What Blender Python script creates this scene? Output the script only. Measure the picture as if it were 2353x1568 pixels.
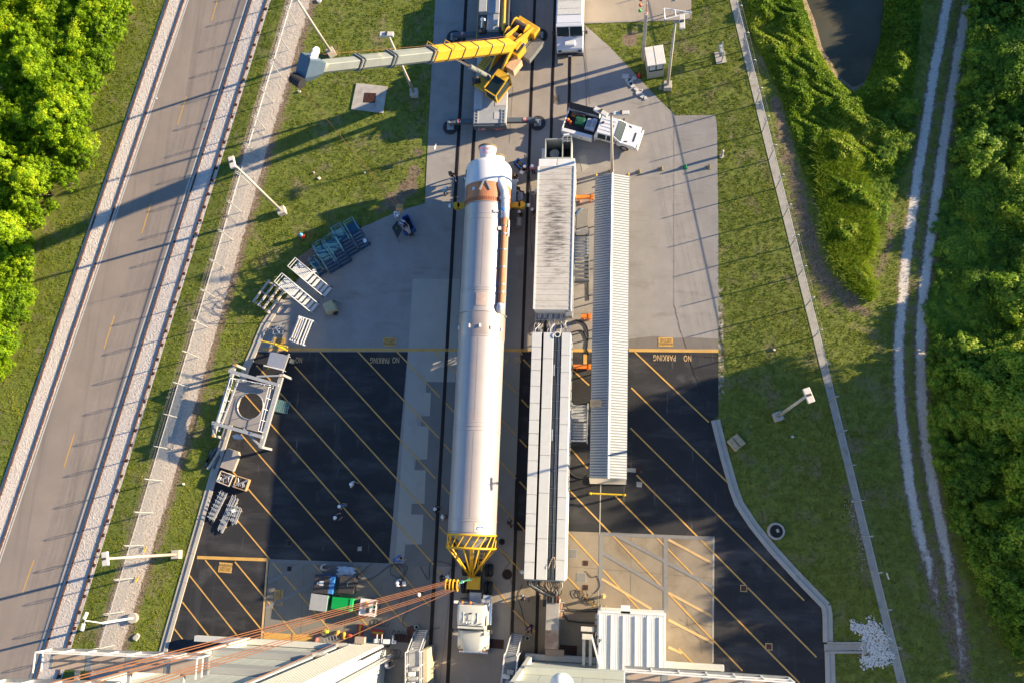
import bpy, bmesh, math, random
import numpy as np
from mathutils import Vector, Matrix
R = math.radians
rnd = random.Random(7)
scene = bpy.context.scene
for o in list(bpy.data.objects): bpy.data.objects.remove(o)

# ---------------------------------------------------------------- camera
CAM_H = 71.0
FOC = 1950.0                      # focal length in pixels of a 2352 px wide picture
MW = np.array([[0.99212953, 0.03816207, -0.1192588],
               [0.01164591, -0.97642016, -0.21556449],
               [-0.12467308, 0.21247902, -0.9691797]])
cam_d = bpy.data.cameras.new('camera'); cam = bpy.data.objects.new('camera', cam_d)
scene.collection.objects.link(cam); scene.camera = cam
cam_d.sensor_width = 36.0; cam_d.lens = 36.0 * FOC / 2352.0; cam_d.clip_start = 0.5; cam_d.clip_end = 3000
mx = Matrix.Identity(4)
for i in range(3):
    mx[i][0] = MW[0][i]; mx[i][1] = -MW[1][i]; mx[i][2] = -MW[2][i]
mx[2][3] = CAM_H
cam.matrix_world = mx

# ---------------------------------------------------------------- sky, sun, exposure
SUN_AZ, SUN_EL = 15.7, 16.0       # degrees from +X towards +Y
world = bpy.data.worlds.new('World'); scene.world = world; world.use_nodes = True
wn = world.node_tree; wn.nodes.clear()
sky = wn.nodes.new('ShaderNodeTexSky'); sky.sky_type = 'NISHITA'; sky.sun_disc = False
sky.sun_elevation = R(SUN_EL); sky.sun_rotation = R(90 - SUN_AZ); sky.air_density = 1.0; sky.dust_density = 0.1; sky.ozone_density = 6.0
bg = wn.nodes.new('ShaderNodeBackground'); bg.inputs['Strength'].default_value = 0.085
wo = wn.nodes.new('ShaderNodeOutputWorld')
wn.links.new(sky.outputs[0], bg.inputs[0]); wn.links.new(bg.outputs[0], wo.inputs[0])
sl = bpy.data.lights.new('sun', 'SUN'); sl.energy = 5.0; sl.angle = R(0.5); sl.color = (1.0, 0.80, 0.54)
so = bpy.data.objects.new('sun', sl); scene.collection.objects.link(so)
sdir = Vector((math.cos(R(SUN_EL)) * math.cos(R(SUN_AZ)), math.cos(R(SUN_EL)) * math.sin(R(SUN_AZ)), math.sin(R(SUN_EL))))
so.rotation_euler = sdir.to_track_quat('Z', 'Y').to_euler(); so.location = sdir * 200
vs = scene.view_settings; vs.view_transform = 'Standard'; vs.look = 'None'; vs.exposure = 1.6; vs.gamma = 1.0

# ---------------------------------------------------------------- helpers
def P(x, y, h=0.0):
    """pixel of the 2352x1568 survey picture -> point at height h"""
    d = MW.T @ np.array([(x - 1176) / FOC, (y - 784) / FOC, 1.0]); t = (h - CAM_H) / d[2]
    return Vector((d[0] * t, d[1] * t, h))
def PX(pts, h=0.0): return [tuple(P(x, y, h)) for x, y in pts]
def PXY(pts, h=0.0): return [tuple(P(x, y, h))[:2] for x, y in pts]
COL = scene.collection
def lnk(o): COL.objects.link(o); return o
def tag(o, label=None, cat=None, group=None, kind=None):
    if label: o['label'] = label
    if cat: o['category'] = cat
    if group: o['group'] = group
    if kind: o['kind'] = kind
    return o
def T(name, label, cat, loc=(0, 0, 0), rz=0.0, group=None):
    o = lnk(bpy.data.objects.new(name, None)); o.empty_display_size = 0.2
    o.location = loc; o.rotation_euler = (0, 0, rz); return tag(o, label, cat, group)
def dup(root, loc=None, rz=None, label=None, group=None, sc=None):
    r = root.copy(); COL.objects.link(r)
    if loc is not None: r.location = loc
    if rz is not None: r.rotation_euler = (0, 0, rz)
    if sc is not None: r.scale = sc
    if label: r['label'] = label
    if group: r['group'] = group
    for ch in list(root.children):
        c = ch.copy(); COL.objects.link(c); c.parent = r
        for g in list(ch.children):
            d = g.copy(); COL.objects.link(d); d.parent = c
    return r
class MB:
    def __init__(s): s.v = []; s.f = []
    def add(s, vs, fs):
        n = len(s.v); s.v += [tuple(v) for v in vs]; s.f += [tuple(i + n for i in f) for f in fs]; return s
    def box(s, x0, x1, y0, y1, z0, z1):
        return s.add([(x0,y0,z0),(x1,y0,z0),(x1,y1,z0),(x0,y1,z0),(x0,y0,z1),(x1,y0,z1),(x1,y1,z1),(x0,y1,z1)],
                     [(3,2,1,0),(4,5,6,7),(0,1,5,4),(1,2,6,5),(2,3,7,6),(3,0,4,7)])
    def cbox(s, c, d, rz=0.0):
        n = len(s.v); s.box(-d[0]/2, d[0]/2, -d[1]/2, d[1]/2, -d[2]/2, d[2]/2)
        ca, sa = math.cos(rz), math.sin(rz)
        for i in range(n, len(s.v)):
            x, y, z = s.v[i]; s.v[i] = (c[0] + x*ca - y*sa, c[1] + x*sa + y*ca, c[2] + z)
        return s
    def frame(s, p0, p1, up=(0, 0, 1)):
        a = Vector(p0); b = Vector(p1); d = (b - a); L = d.length; d = d / max(L, 1e-9); u = Vector(up)
        if abs(d.dot(u)) > 0.98: u = Vector((0, 1, 0))
        x = d.cross(u).normalized(); y = x.cross(d).normalized()
        return a, b, x, y
    def beam(s, p0, p1, w, h=None, up=(0, 0, 1), w1=None, h1=None):
        h = w if h is None else h; w1 = w if w1 is None else w1; h1 = h if h1 is None else h1
        a, b, x, y = s.frame(p0, p1, up); vs = []
        for p, ww, hh in ((a, w, h), (b, w1, h1)):
            for i, j in ((-1,-1),(1,-1),(1,1),(-1,1)): vs.append(p + x*(i*ww/2) + y*(j*hh/2))
        return s.add(vs, [(3,2,1,0),(4,5,6,7),(0,1,5,4),(1,2,6,5),(2,3,7,6),(3,0,4,7)])
    def cyl(s, p0, p1, r0, r1=None, n=10, caps=True):
        r1 = r0 if r1 is None else r1; a, b, x, y = s.frame(p0, p1); vs = []
        for p, r in ((a, r0), (b, r1)):
            for k in range(n):
                t = 2*math.pi*k/n; vs.append(p + x*(r*math.cos(t)) + y*(r*math.sin(t)))
        fs = [(k, (k+1) % n, n + (k+1) % n, n + k) for k in range(n)]
        if caps: fs += [tuple(range(n-1, -1, -1)), tuple(range(n, 2*n))]
        return s.add(vs, fs)
    def lathe(s, p0, p1, prof, n=24, caps=True):
        """prof: list of (distance along p0->p1, radius)"""
        a, b, x, y = s.frame(p0, p1); d = (b - a).normalized(); vs = []; fs = []
        for t_, r in prof:
            for k in range(n):
                t = 2*math.pi*k/n; vs.append(a + d*t_ + x*(r*math.cos(t)) + y*(r*math.sin(t)))
        for i in range(len(prof)-1):
            for k in range(n): fs.append((i*n+k, i*n+(k+1) % n, (i+1)*n+(k+1) % n, (i+1)*n+k))
        if caps: fs += [tuple(range(n-1, -1, -1)), tuple(range((len(prof)-1)*n, len(prof)*n))]
        return s.add(vs, fs)
    def tube(s, pts, r, n=6):
        pts = [Vector(p) for p in pts]; rings = []; up = Vector((0, 0, 1)); vs = []
        for i, p in enumerate(pts):
            d = (pts[min(i+1, len(pts)-1)] - pts[max(i-1, 0)]).normalized()
            u = up if abs(d.dot(up)) < 0.98 else Vector((0, 1, 0))
            x = d.cross(u).normalized(); y = x.cross(d)
            for k in range(n):
                t = 2*math.pi*k/n; vs.append(p + x*(r*math.cos(t)) + y*(r*math.sin(t)))
        fs = []
        for i in range(len(pts)-1):
            for k in range(n): fs.append((i*n+k, i*n+(k+1) % n, (i+1)*n+(k+1) % n, (i+1)*n+k))
        fs += [tuple(range(n-1, -1, -1)), tuple(range((len(pts)-1)*n, len(pts)*n))]
        return s.add(vs, fs)
    def prism(s, poly, z0, z1):
        n = len(poly); A = sum(poly[i][0]*poly[(i+1) % n][1] - poly[(i+1) % n][0]*poly[i][1] for i in range(n))
        if A < 0: poly = poly[::-1]
        vs = [(p[0], p[1], z0) for p in poly] + [(p[0], p[1], z1) for p in poly]
        return s.add(vs, [tuple(range(n-1, -1, -1)), tuple(range(n, 2*n))] + [(k, (k+1) % n, n+(k+1) % n, n+k) for k in range(n)])
    def flat(s, poly, z):
        n = len(poly); A = sum(poly[i][0]*poly[(i+1) % n][1] - poly[(i+1) % n][0]*poly[i][1] for i in range(n))
        if A < 0: poly = poly[::-1]
        return s.add([(p[0], p[1], z) for p in poly], [tuple(range(n))])
    def strip(s, p0, p1, w, z):
        a = Vector((p0[0], p0[1], 0)); b = Vector((p1[0], p1[1], 0)); d = (b - a).normalized(); x = Vector((-d.y, d.x, 0)) * (w/2)
        return s.flat([(a+x)[:2], (a-x)[:2], (b-x)[:2], (b+x)[:2]], z)
    def loft(s, secs, caps=True):
        n = len(secs[0]); vs = [p for q in secs for p in q]; fs = []
        for i in range(len(secs)-1):
            for k in range(n): fs.append((i*n+k, i*n+(k+1) % n, (i+1)*n+(k+1) % n, (i+1)*n+k))
        if caps: fs += [tuple(range(n-1, -1, -1)), tuple(range((len(secs)-1)*n, len(secs)*n))]
        return s.add(vs, fs)
    def poly(s, pts): return s.add(pts, [tuple(range(len(pts)))])
    def mesh(s, name, mat=None, smooth=False):
        me = bpy.data.meshes.new(name); me.from_pydata(s.v, [], s.f); me.update()
        if mat: me.materials.append(mat)
        if smooth: me.shade_smooth()
        return me
    def build(s, name, mat, parent=None, smooth=False, bevel=0.0, angle=None):
        o = lnk(bpy.data.objects.new(name, s.mesh(name, mat, smooth)))
        if parent: o.parent = parent
        if smooth and angle is not None: o.data.set_sharp_from_angle(angle=R(angle))
        if bevel:
            m = o.modifiers.new('bevel', 'BEVEL'); m.width = bevel; m.segments = 2; m.limit_method = 'ANGLE'
        return o
def inst(me, name, parent=None, loc=(0, 0, 0), rot=(0, 0, 0), sc=None):
    o = lnk(bpy.data.objects.new(name, me)); o.location = loc; o.rotation_euler = rot
    if sc is not None: o.scale = sc
    if parent: o.parent = parent
    return o
def off(p, dx=0, dy=0, dz=0): return (p[0]+dx, p[1]+dy, p[2]+dz)
def lerp(a, b, t): return tuple(a[i] + (b[i]-a[i])*t for i in range(len(a)))

# ---------------------------------------------------------------- materials
MATS = {}
def mat(name, c, rough=0.7, metal=0.0, var=0.12, scale=3.0, bump=0.0, bscale=40.0, c2=None, f2=0.5, s2=0.6, coord='Object', spec=0.5, c3=None, f3=0.65, s3=8.0, trans=0.0):
    """procedural paint/stone: base colour with two noise octaves; c2 = blotches, c3 = fine specks"""
    if name in MATS: return MATS[name]
    m = bpy.data.materials.new(name); m.use_nodes = True; nt = m.node_tree; N = nt.nodes; L = nt.links
    b = N['Principled BSDF']; b.inputs['Roughness'].default_value = rough; b.inputs['Metallic'].default_value = metal
    b.inputs['Specular IOR Level'].default_value = spec
    if coord == 'World': src = N.new('ShaderNodeNewGeometry').outputs['Position']
    else: src = N.new('ShaderNodeTexCoord').outputs['Object']
    def noise(sc, det=4.0, ro=0.55):
        n = N.new('ShaderNodeTexNoise'); n.inputs['Scale'].default_value = sc; n.inputs['Detail'].default_value = det; n.inputs['Roughness'].default_value = ro
        L.new(src, n.inputs['Vector']); return n.outputs['Fac']
    def ramp(fac, a, bb):
        r = N.new('ShaderNodeMapRange'); r.inputs[1].default_value = a; r.inputs[2].default_value = bb; L.new(fac, r.inputs[0]); r.clamp = True; return r.outputs[0]
    def mix(fac, A, B):
        x = N.new('ShaderNodeMix'); x.data_type = 'RGBA'; L.new(fac, x.inputs[0])
        for v, s in ((A, 6), (B, 7)):
            if isinstance(v, tuple): x.inputs[s].default_value = (*v, 1)
            else: L.new(v, x.inputs[s])
        return x.outputs[2]
    c = tuple(c); lo = tuple(x*(1-var) for x in c); hi = tuple(min(1, x*(1+var)) for x in c)
    n1 = noise(scale, 6.0, 0.6)
    col = mix(ramp(n1, 0.3, 0.7), lo, hi)
    if c2: col = mix(ramp(noise(s2, 5.0, 0.6), f2, f2+0.16), col, tuple(c2))
    if c3: col = mix(ramp(noise(s3, 3.0, 0.7), f3, f3+0.08), col, tuple(c3))
    L.new(col, b.inputs['Base Color'])
    if bump:
        bp = N.new('ShaderNodeBump'); bp.inputs['Strength'].default_value = bump; bp.inputs['Distance'].default_value = 0.03
        L.new(noise(bscale, 3.0, 0.6), bp.inputs['Height']); L.new(bp.outputs[0], b.inputs['Normal'])
    MATS[name] = m; return m
def leafmat(name, dark, light, tip=None, transl=0.45, orand=0.0):
    m = bpy.data.materials.new(name); m.use_nodes = True; nt = m.node_tree; N = nt.nodes; L = nt.links
    b = N['Principled BSDF']; b.inputs['Roughness'].default_value = 0.55; b.inputs['Specular IOR Level'].default_value = 0.25
    at = N.new('ShaderNodeAttribute'); at.attribute_name = 'tint'
    g = N.new('ShaderNodeNewGeometry'); n = N.new('ShaderNodeTexNoise'); n.inputs['Scale'].default_value = 0.25; n.inputs['Detail'].default_value = 4; L.new(g.outputs['Position'], n.inputs['Vector'])
    ad = N.new('ShaderNodeMath'); ad.operation = 'MULTIPLY_ADD'; ad.inputs[1].default_value = 1.1; L.new(n.outputs['Fac'], ad.inputs[0])
    sb = N.new('ShaderNodeMath'); sb.operation = 'SUBTRACT'; L.new(at.outputs['Fac'], sb.inputs[0]); sb.inputs[1].default_value = 0.55 + orand*.5; oi = N.new('ShaderNodeObjectInfo'); om = N.new('ShaderNodeMath'); om.operation = 'MULTIPLY_ADD'; L.new(oi.outputs['Random'], om.inputs[0]); om.inputs[1].default_value = orand; L.new(sb.outputs[0], om.inputs[2]); L.new(om.outputs[0], ad.inputs[2])
    cr = N.new('ShaderNodeValToRGB'); e = cr.color_ramp.elements; e[0].color = (*dark, 1); e[1].color = (*light, 1); e[0].position = 0.15; e[1].position = 0.75
    if tip: k = e.new(0.98); k.color = (*tip, 1)
    L.new(ad.outputs[0], cr.inputs[0]); L.new(cr.outputs[0], b.inputs['Base Color'])
    tr = N.new('ShaderNodeBsdfTranslucent'); L.new(cr.outputs[0], tr.inputs[0])
    mx_ = N.new('ShaderNodeMixShader'); mx_.inputs[0].default_value = transl
    L.new(b.outputs[0], mx_.inputs[1]); L.new(tr.outputs[0], mx_.inputs[2]); L.new(mx_.outputs[0], N['Material Output'].inputs[0])
    MATS[name] = m; return m
W_ = dict(coord='World')
m_soil = mat('grass_soil', (0.15, 0.175, 0.026), 0.95, var=0.3, scale=1.6, bump=0.6, bscale=14, c2=(0.22, 0.18, 0.09), f2=0.535, s2=0.45, c3=(0.065, 0.095, 0.016), f3=0.58, s3=5, **W_)
m_concrete = mat('concrete_pavement', (0.30, 0.265, 0.225), 0.9, var=0.09, scale=0.7, bump=0.25, bscale=30, c2=(0.255, 0.225, 0.19), f2=0.54, s2=0.25, c3=(0.22, 0.195, 0.17), f3=0.62, s3=9, **W_)
m_aggregate = mat('grey_aggregate', (0.285, 0.265, 0.24), 0.9, var=0.1, scale=0.5, bump=0.35, bscale=25, c2=(0.24, 0.225, 0.205), f2=0.55, s2=0.35, c3=(0.21, 0.19, 0.17), f3=0.6, s3=11, **W_)
m_slab = mat('pale_concrete_slab', (0.36, 0.34, 0.29), 0.85, var=0.06, scale=0.4, bump=0.12, bscale=30, c2=(0.31, 0.29, 0.25), f2=0.58, s2=0.5, **W_)
m_patch = mat('grey_concrete_patch', (0.175, 0.17, 0.155), 0.85, var=0.1, scale=0.8, bump=0.15, bscale=30, **W_)
m_brownc = mat('stained_brown_concrete', (0.25, 0.205, 0.145), 0.8, var=0.13, scale=0.5, bump=0.12, bscale=30, c2=(0.19, 0.145, 0.095), f2=0.53, s2=0.3, c3=(0.33, 0.30, 0.25), f3=0.68, s3=1.4, **W_)
m_black = mat('black_asphalt', (0.0165, 0.0165, 0.0185), 0.8, var=0.25, scale=0.35, bump=0.4, bscale=28, c2=(0.04, 0.039, 0.04), f2=0.55, s2=0.22, c3=(0.075, 0.072, 0.07), f3=0.67, s3=5, **W_)
m_road = mat('grey_road_asphalt', (0.275, 0.228, 0.188), 0.9, var=0.1, scale=0.35, bump=0.5, bscale=30, c2=(0.245, 0.205, 0.17), f2=0.52, s2=0.2, c3=(0.2, 0.168, 0.14), f3=0.57, s3=16, **W_)
m_gravel = mat('limestone_ballast', (0.62, 0.56, 0.49), 0.95, var=0.2, scale=4, bump=1.0, bscale=5, c2=(0.52, 0.46, 0.4), f2=0.55, s2=1.2, c3=(0.4, 0.35, 0.3), f3=0.6, s3=6, **W_)
m_dirt = mat('brown_dirt', (0.2, 0.14, 0.09), 0.95, var=0.3, scale=2, bump=0.7, bscale=10, c2=(0.33, 0.28, 0.22), f2=0.55, s2=1.5, **W_)
m_sand = mat('pale_sand_track', (0.40, 0.36, 0.31), 0.95, var=0.15, scale=1.2, bump=0.5, bscale=8, c2=(0.28, 0.25, 0.2), f2=0.58, s2=1.0, **W_)
m_kerb = mat('concrete_kerb', (0.42, 0.38, 0.32), 0.85, var=0.12, scale=0.8, bump=0.2, bscale=25, c2=(0.3, 0.26, 0.21), f2=0.6, s2=0.8, **W_)
m_yline = mat('yellow_line_paint', (0.57, 0.335, 0.085), 0.7, var=0.12, scale=1.5, bump=0.1, c2=(0.5, 0.31, 0.11), f2=0.52, s2=0.35, c3=(0.14, 0.09, 0.045), f3=0.65, s3=5, **W_)
m_ypale = mat('faded_yellow_paint', (0.55, 0.37, 0.17), 0.75, var=0.12, scale=1.5, c3=(0.2, 0.15, 0.1), f3=0.66, s3=7, **W_)
m_wline = mat('white_line_paint', (0.55, 0.54, 0.5), 0.7, var=0.1, scale=2, c3=(0.25, 0.23, 0.2), f3=0.62, s3=6, **W_)
m_greyline = mat('grey_cover_paint', (0.2, 0.195, 0.185), 0.8, var=0.08, **W_)
m_rust = mat('rusty_rail', (0.095, 0.045, 0.032), 0.8, metal=0.2, var=0.3, scale=2)
m_groove = mat('dark_rail_groove', (0.022, 0.016, 0.013), 0.9, var=0.3, scale=1, c3=(0.05, 0.06, 0.02), f3=0.64, s3=2, **W_)
m_water = mat('canal_water', (0.075, 0.075, 0.055), 0.35, var=0.3, scale=0.1, bump=0.02, bscale=1.0, spec=0.03, c2=(0.12, 0.095, 0.06), f2=0.53, s2=0.3, **W_)
m_mud = mat('canal_mud', (0.1, 0.085, 0.06), 0.6, var=0.3, scale=0.5, bump=0.4, bscale=6, **W_)
m_galv = mat('galvanised_steel', (0.4, 0.41, 0.41), 0.5, metal=0.3, var=0.12, scale=4)
m_mesh = mat('fence_wire', (0.22, 0.22, 0.21), 0.5, metal=0.5, var=0.1)
m_pole = mat('concrete_pole', (0.44, 0.40, 0.34), 0.8, var=0.08, scale=3, bump=0.1)
m_white = mat('white_paint', (0.72, 0.72, 0.70), 0.45, var=0.05, scale=2)
m_black_t = mat('stencil_black', (0.03, 0.022, 0.015), 0.8, var=0.2)
m_drum = mat('rust_iron_grate', (0.1, 0.042, 0.028), 0.8, metal=0.3, var=0.3, scale=6)
m_dark = mat('dark_void', (0.012, 0.012, 0.012), 0.9, var=0.2)
m_stone = mat('white_riprap', (0.56, 0.54, 0.5), 0.9, var=0.15, scale=3, bump=0.4, bscale=8)
m_bark = mat('bark', (0.12, 0.09, 0.06), 0.95, var=0.3, scale=6, bump=0.5, bscale=12)
m_grassL = leafmat('lawn_blades', (0.1, 0.155, 0.01), (0.29, 0.35, 0.021), (0.44, 0.41, 0.07), 0.4)
m_weed = leafmat('weed_leaves', (0.1, 0.19, 0.012), (0.27, 0.39, 0.022), (0.48, 0.47, 0.08), 0.45)
m_leafL = leafmat('shrub_leaves', (0.08, 0.17, 0.005), (0.31, 0.5, 0.008), (0.5, 0.6, 0.015), 0.5, .3)
m_leafR = leafmat('brush_leaves', (0.08, 0.17, 0.018), (0.24, 0.39, 0.03), (0.42, 0.5, 0.05), 0.45, .5)
m_palm = leafmat('palm_fronds', (0.08, 0.1, 0.02), (0.22, 0.24, 0.07), (0.34, 0.3, 0.12), 0.35)

def streaks(m, col, sx, sy, rz, lo, hi, amt=1.0, det=6):
    """long worn streaks: noise stretched along one direction of the ground"""
    nt = m.node_tree; N = nt.nodes; b = N['Principled BSDF']; prev = b.inputs['Base Color'].links[0].from_socket
    g = N.new('ShaderNodeNewGeometry'); mp = N.new('ShaderNodeMapping'); mp.inputs['Rotation'].default_value = (0, 0, rz); mp.inputs['Scale'].default_value = (sx, sy, 1); mp.vector_type = 'POINT'; nt.links.new(g.outputs['Position'], mp.inputs[0])
    n = N.new('ShaderNodeTexNoise'); n.inputs['Scale'].default_value = 1; n.inputs['Detail'].default_value = det; n.inputs['Roughness'].default_value = .62; nt.links.new(mp.outputs[0], n.inputs['Vector'])
    r = N.new('ShaderNodeMapRange'); r.inputs[1].default_value = lo; r.inputs[2].default_value = hi; r.inputs[4].default_value = amt; nt.links.new(n.outputs['Fac'], r.inputs[0])
    x = N.new('ShaderNodeMix'); x.data_type = 'RGBA'; nt.links.new(r.outputs[0], x.inputs[0]); nt.links.new(prev, x.inputs[6]); x.inputs[7].default_value = (*col, 1); nt.links.new(x.outputs[2], b.inputs['Base Color'])
streaks(m_black, (.075,.072,.072), .12, .5, .3, .5, .72, .8); streaks(m_black, (.05,.048,.05), .9, .06, .1, .58, .72, .6); streaks(m_black, (.11,.105,.1), 2.2, .25, -.7, .63, .7, .7); streaks(m_black, (.1,.097,.095), .25, .25, 0, .6, .72, .55)
streaks(m_road, (.17,.145,.122), .9, .03, math.radians(18.5), .5, .7, .7); streaks(m_road, (.33,.28,.235), 1.6, .05, math.radians(18.5), .58, .75, .6)
streaks(m_aggregate, (.19,.165,.14), .3, .9, .4, .55, .72, .65); streaks(m_aggregate, (.36,.33,.295), .5, .15, 0, .6, .75, .5); streaks(m_concrete, (.2,.175,.15), 1.2, .08, 0, .55, .75, .6); streaks(m_brownc, (.15,.11,.07), .35, .35, 0, .56, .7, .7)
# ================================================================ terrain
def inpoly(x, y, poly):
    poly = np.array(poly); n = len(poly); res = np.zeros(x.shape, bool); j = n-1
    for i in range(n):
        xi, yi = poly[i]; xj, yj = poly[j]
        c = ((yi > y) != (yj > y)) & (x < (xj-xi)*(y-yi)/((yj-yi) if yj != yi else 1e-9) + xi)
        res ^= c; j = i
    return res
def distpoly(x, y, poly, closed=True):
    poly = np.array(poly); n = len(poly); d = np.full(x.shape, 1e9)
    for i in range(n if closed else n-1):
        a = poly[i]; b = poly[(i+1) % n]; ab = b-a; t = np.clip(((x-a[0])*ab[0]+(y-a[1])*ab[1])/max(ab@ab, 1e-9), 0, 1)
        d = np.minimum(d, np.hypot(x-a[0]-t*ab[0], y-a[1]-t*ab[1]))
    return d
POND = PXY([(1840,-60),(1852,0),(1872,50),(1888,110),(1908,140),(1928,177),(1962,203),(1988,187),(2008,147),(2028,83),(2035,0),(2040,-60)], -0.9)
POND = [(POND[0][0]-3, POND[0][1]+40)] + POND + [(POND[-1][0]+3, POND[-1][1]+40)]
def terrain_z(x, y):
    x = np.asarray(x, float); y = np.asarray(y, float)
    d = distpoly(x, y, POND); ins = inpoly(x, y, POND); s = np.where(ins, -d, d)
    z = np.where(s < 0, -0.9 + np.maximum(-0.7, s*0.5), np.minimum(-0.9 + s*0.5, -0.03))
    return z
gx = np.concatenate([[-600,-400,-250,-160,-110], np.arange(-80, 50, 0.45), [55,70,110,160,250,400,600]])
gy = np.concatenate([[-600,-400,-250,-160,-110,-70,-45], np.arange(-30, 66, 0.45), [75,110,160,250,400,600]])
GX, GY = np.meshgrid(gx, gy); GZ = terrain_z(GX.ravel(), GY.ravel())
nx, ny = len(gx), len(gy)
me = bpy.data.meshes.new('ground')
me.from_pydata(list(zip(GX.ravel().tolist(), GY.ravel().tolist(), GZ.tolist())), [], [(j*nx+i, j*nx+i+1, (j+1)*nx+i+1, (j+1)*nx+i) for j in range(ny-1) for i in range(nx-1)])
me.materials.append(m_soil); me.shade_smooth(); tag(lnk(bpy.data.objects.new('ground', me)), kind='structure')
def sheet(name, px, z, m, world=False):
    return tag(MB().flat(px if world else PXY(px), z).build(name, m), kind='structure')
b = MB(); xs = [p[0] for p in POND]; ys = [p[1] for p in POND]
b.flat([(min(xs)-2, min(ys)-2), (max(xs)+2, min(ys)-2), (max(xs)+2, max(ys)), (min(xs)-2, max(ys))], -0.9)
tag(b.build('water', m_water), kind='structure')
# ---------------------------------------------------------------- road and its two railway tracks
def ext(a, c, t0, t1):
    a = Vector(a); c = Vector(c); d = c-a
    return a + d*t0, a + d*t1
def gl(p, q, t0=-0.6, t1=1.6): return ext(Vector(PXY([p])[0]), Vector(PXY([q])[0]), t0, t1)
def band(name, l0, l1, z, m):
    return tag(MB().flat([l0[0][:], l0[1][:], l1[1][:], l1[0][:]], z).build(name, m), kind='structure')
RAILPX = [((388,0),(33,1045)), ((423,0),(73,1045)), ((578,0),(246,1045)), ((613,0),(290,1045))]
rails = [gl(*r) for r in RAILPX]
LBL = gl((381,0),(26,1045)); LBR = gl((430,0),(78,1045)); RBL = gl((572,0),(239,1045)); RBR = gl((622,0),(300,1045))
road_l, road_r = gl((430,0),(78,1045)), gl((572,0),(239,1045))
band('road', road_l, road_r, 0.01, m_road)
band('track_ballast', LBL, LBR, 0.006, m_gravel); band('track_ballast', RBL, RBR, 0.006, m_gravel)
for nm, a, c in (('edge_line', (433,0),(82,1045)), ('edge_line', (568,0),(233,1045))):
    l = gl(a, c); tag(MB().strip(l[0], l[1], 0.11, 0.015).build(nm, m_wline), kind='structure')
# centre dashes
cl = gl((500.5,0),(158,1045)); cd = (cl[1]-cl[0]).normalized()
for (x0, y0), (x1, y1) in (((502,-8),(486,48)), ((428,222),(408,287)), ((347,468),(326,536)), ((263,725),(239,800)), ((171,995),(147,1072)), ((78,1285),(51,1362))):
    tag(MB().strip(PXY([(x0,y0)])[0], PXY([(x1,y1)])[0], 0.11, 0.015).build('centre_dash', m_yline), kind='structure')
RD = (rails[0][1]-rails[0][0]).normalized(); RN = Vector((-RD.y, RD.x))
clip_me = MB().box(-0.13,0.13,-0.1,0.1,0,0.05).box(-0.03,0.03,-0.05,0.05,0.05,0.11).mesh('tie_plate', m_rust)
for k, r in enumerate(rails):
    lab = ['outer rusty rail on the grass side of the road, by the thicket', 'rusty rail hugging the left asphalt edge of the road', 'rusty rail hugging the right asphalt edge of the road', 'rusty rail with tie plates between ballast and grass strip'][k]
    t = T('railway_rail', lab, 'rail', (*r[0], 0), group='rails along the road')
    d = r[1]-r[0]; b = MB(); L = Vector((d.x, d.y, 0))
    b.beam((0,0,0.105), (L.x,L.y,0.105), 0.065, 0.04); b.beam((0,0,0.06), (L.x,L.y,0.06), 0.025, 0.06); b.beam((0,0,0.02), (L.x,L.y,0.02), 0.15, 0.03)
    b.build('rail', m_rust, t)
    if k == 3:                                             # exposed tie plates outside the last rail
        ll = d.length; s = 0.0
        while s < ll:
            q = r[0] + d.normalized()*s
            if -16 < q.y < 52 and -64 < q.x < -25:
                inst(clip_me, 'tie_plate', t, (d.normalized().x*s - RN.x*-0.2, d.normalized().y*s - RN.y*-0.2, 0.0), (0, 0, math.atan2(d.y, d.x)+rnd.uniform(-.1,.1)))
            s += 1.32 + rnd.uniform(-0.1, 0.1)
# red white road markers
for (x, y) in ((605,50),(917,50),(1080,682),(1415,890)):
    p = P(x*.3331, y*.3331, 0.0)
    t = T('road_stud', {605:'tiny white reflector on the left rail bed near the top edge',917:'tiny red reflector at the right road edge near the top',1080:'tiny white reflector at the left road edge',1415:'tiny red reflector at the right road edge midway'}[x], 'reflector', p, group='road edge reflectors')
    MB().box(-.07,.07,-.07,.07,0,.05).build('body', m_white if x in (605,1080) else mat('red_reflector', (.5,.12,.08), .5), t)

# ---------------------------------------------------------------- the apron
PAD = [(1003,-140),(1000,0),(985,280),(976,468),(940,478),(900,492),(850,515),(797,535),(740,590),(687,639),(650,692),(612,750),(588,800),(566,850),(525,996),(500,1077),(387,1472),(330,1680),(340,1900),(1990,1900),(1899,1568),(1897,1500),(1893,1400),(1891,1393),(1830,1330),(1768,1262),(1725,1208),(1692,1158),(1680,1125),(1658,1048),(1634,966),(1650,955),(1650,522),(1647,290),(1643,265),(1551,266),(1500,215),(1455,166),(1400,108),(1340,55),(1588,46),(1588,-140)]
sheet('apron', PAD, 0.010, m_aggregate)
sheet('concrete_lane', [(1060,-140),(1322,-140),(1318,600),(1200,806),(1195,806),(1185,1045),(1180,1225),(1170,1900),(985,1900),(1000,1300),(1045,640),(1072,0)], 0.014, m_concrete)
sheet('black_asphalt', [(590,808),(937,808),(893,1293),(619,1283),(604,1480),(590,1900),(345,1900),(387,1472),(500,1077),(525,996),(566,850)], 0.014, m_black)
sheet('black_asphalt', [(1192,806),(1650,806),(1650,955),(1634,966),(1658,1048),(1680,1125),(1692,1158),(1725,1208),(1768,1262),(1830,1330),(1891,1393),(1893,1400),(1897,1500),(1899,1568),(1990,1900),(1650,1900),(1637,1520),(1639,1231),(1302,1219),(1180,1217)], 0.0145, m_black)
sheet('stained_concrete', [(1180,1217),(1302,1219),(1639,1231),(1637,1520),(1650,1900),(1150,1900)], 0.018, m_brownc)
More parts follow.
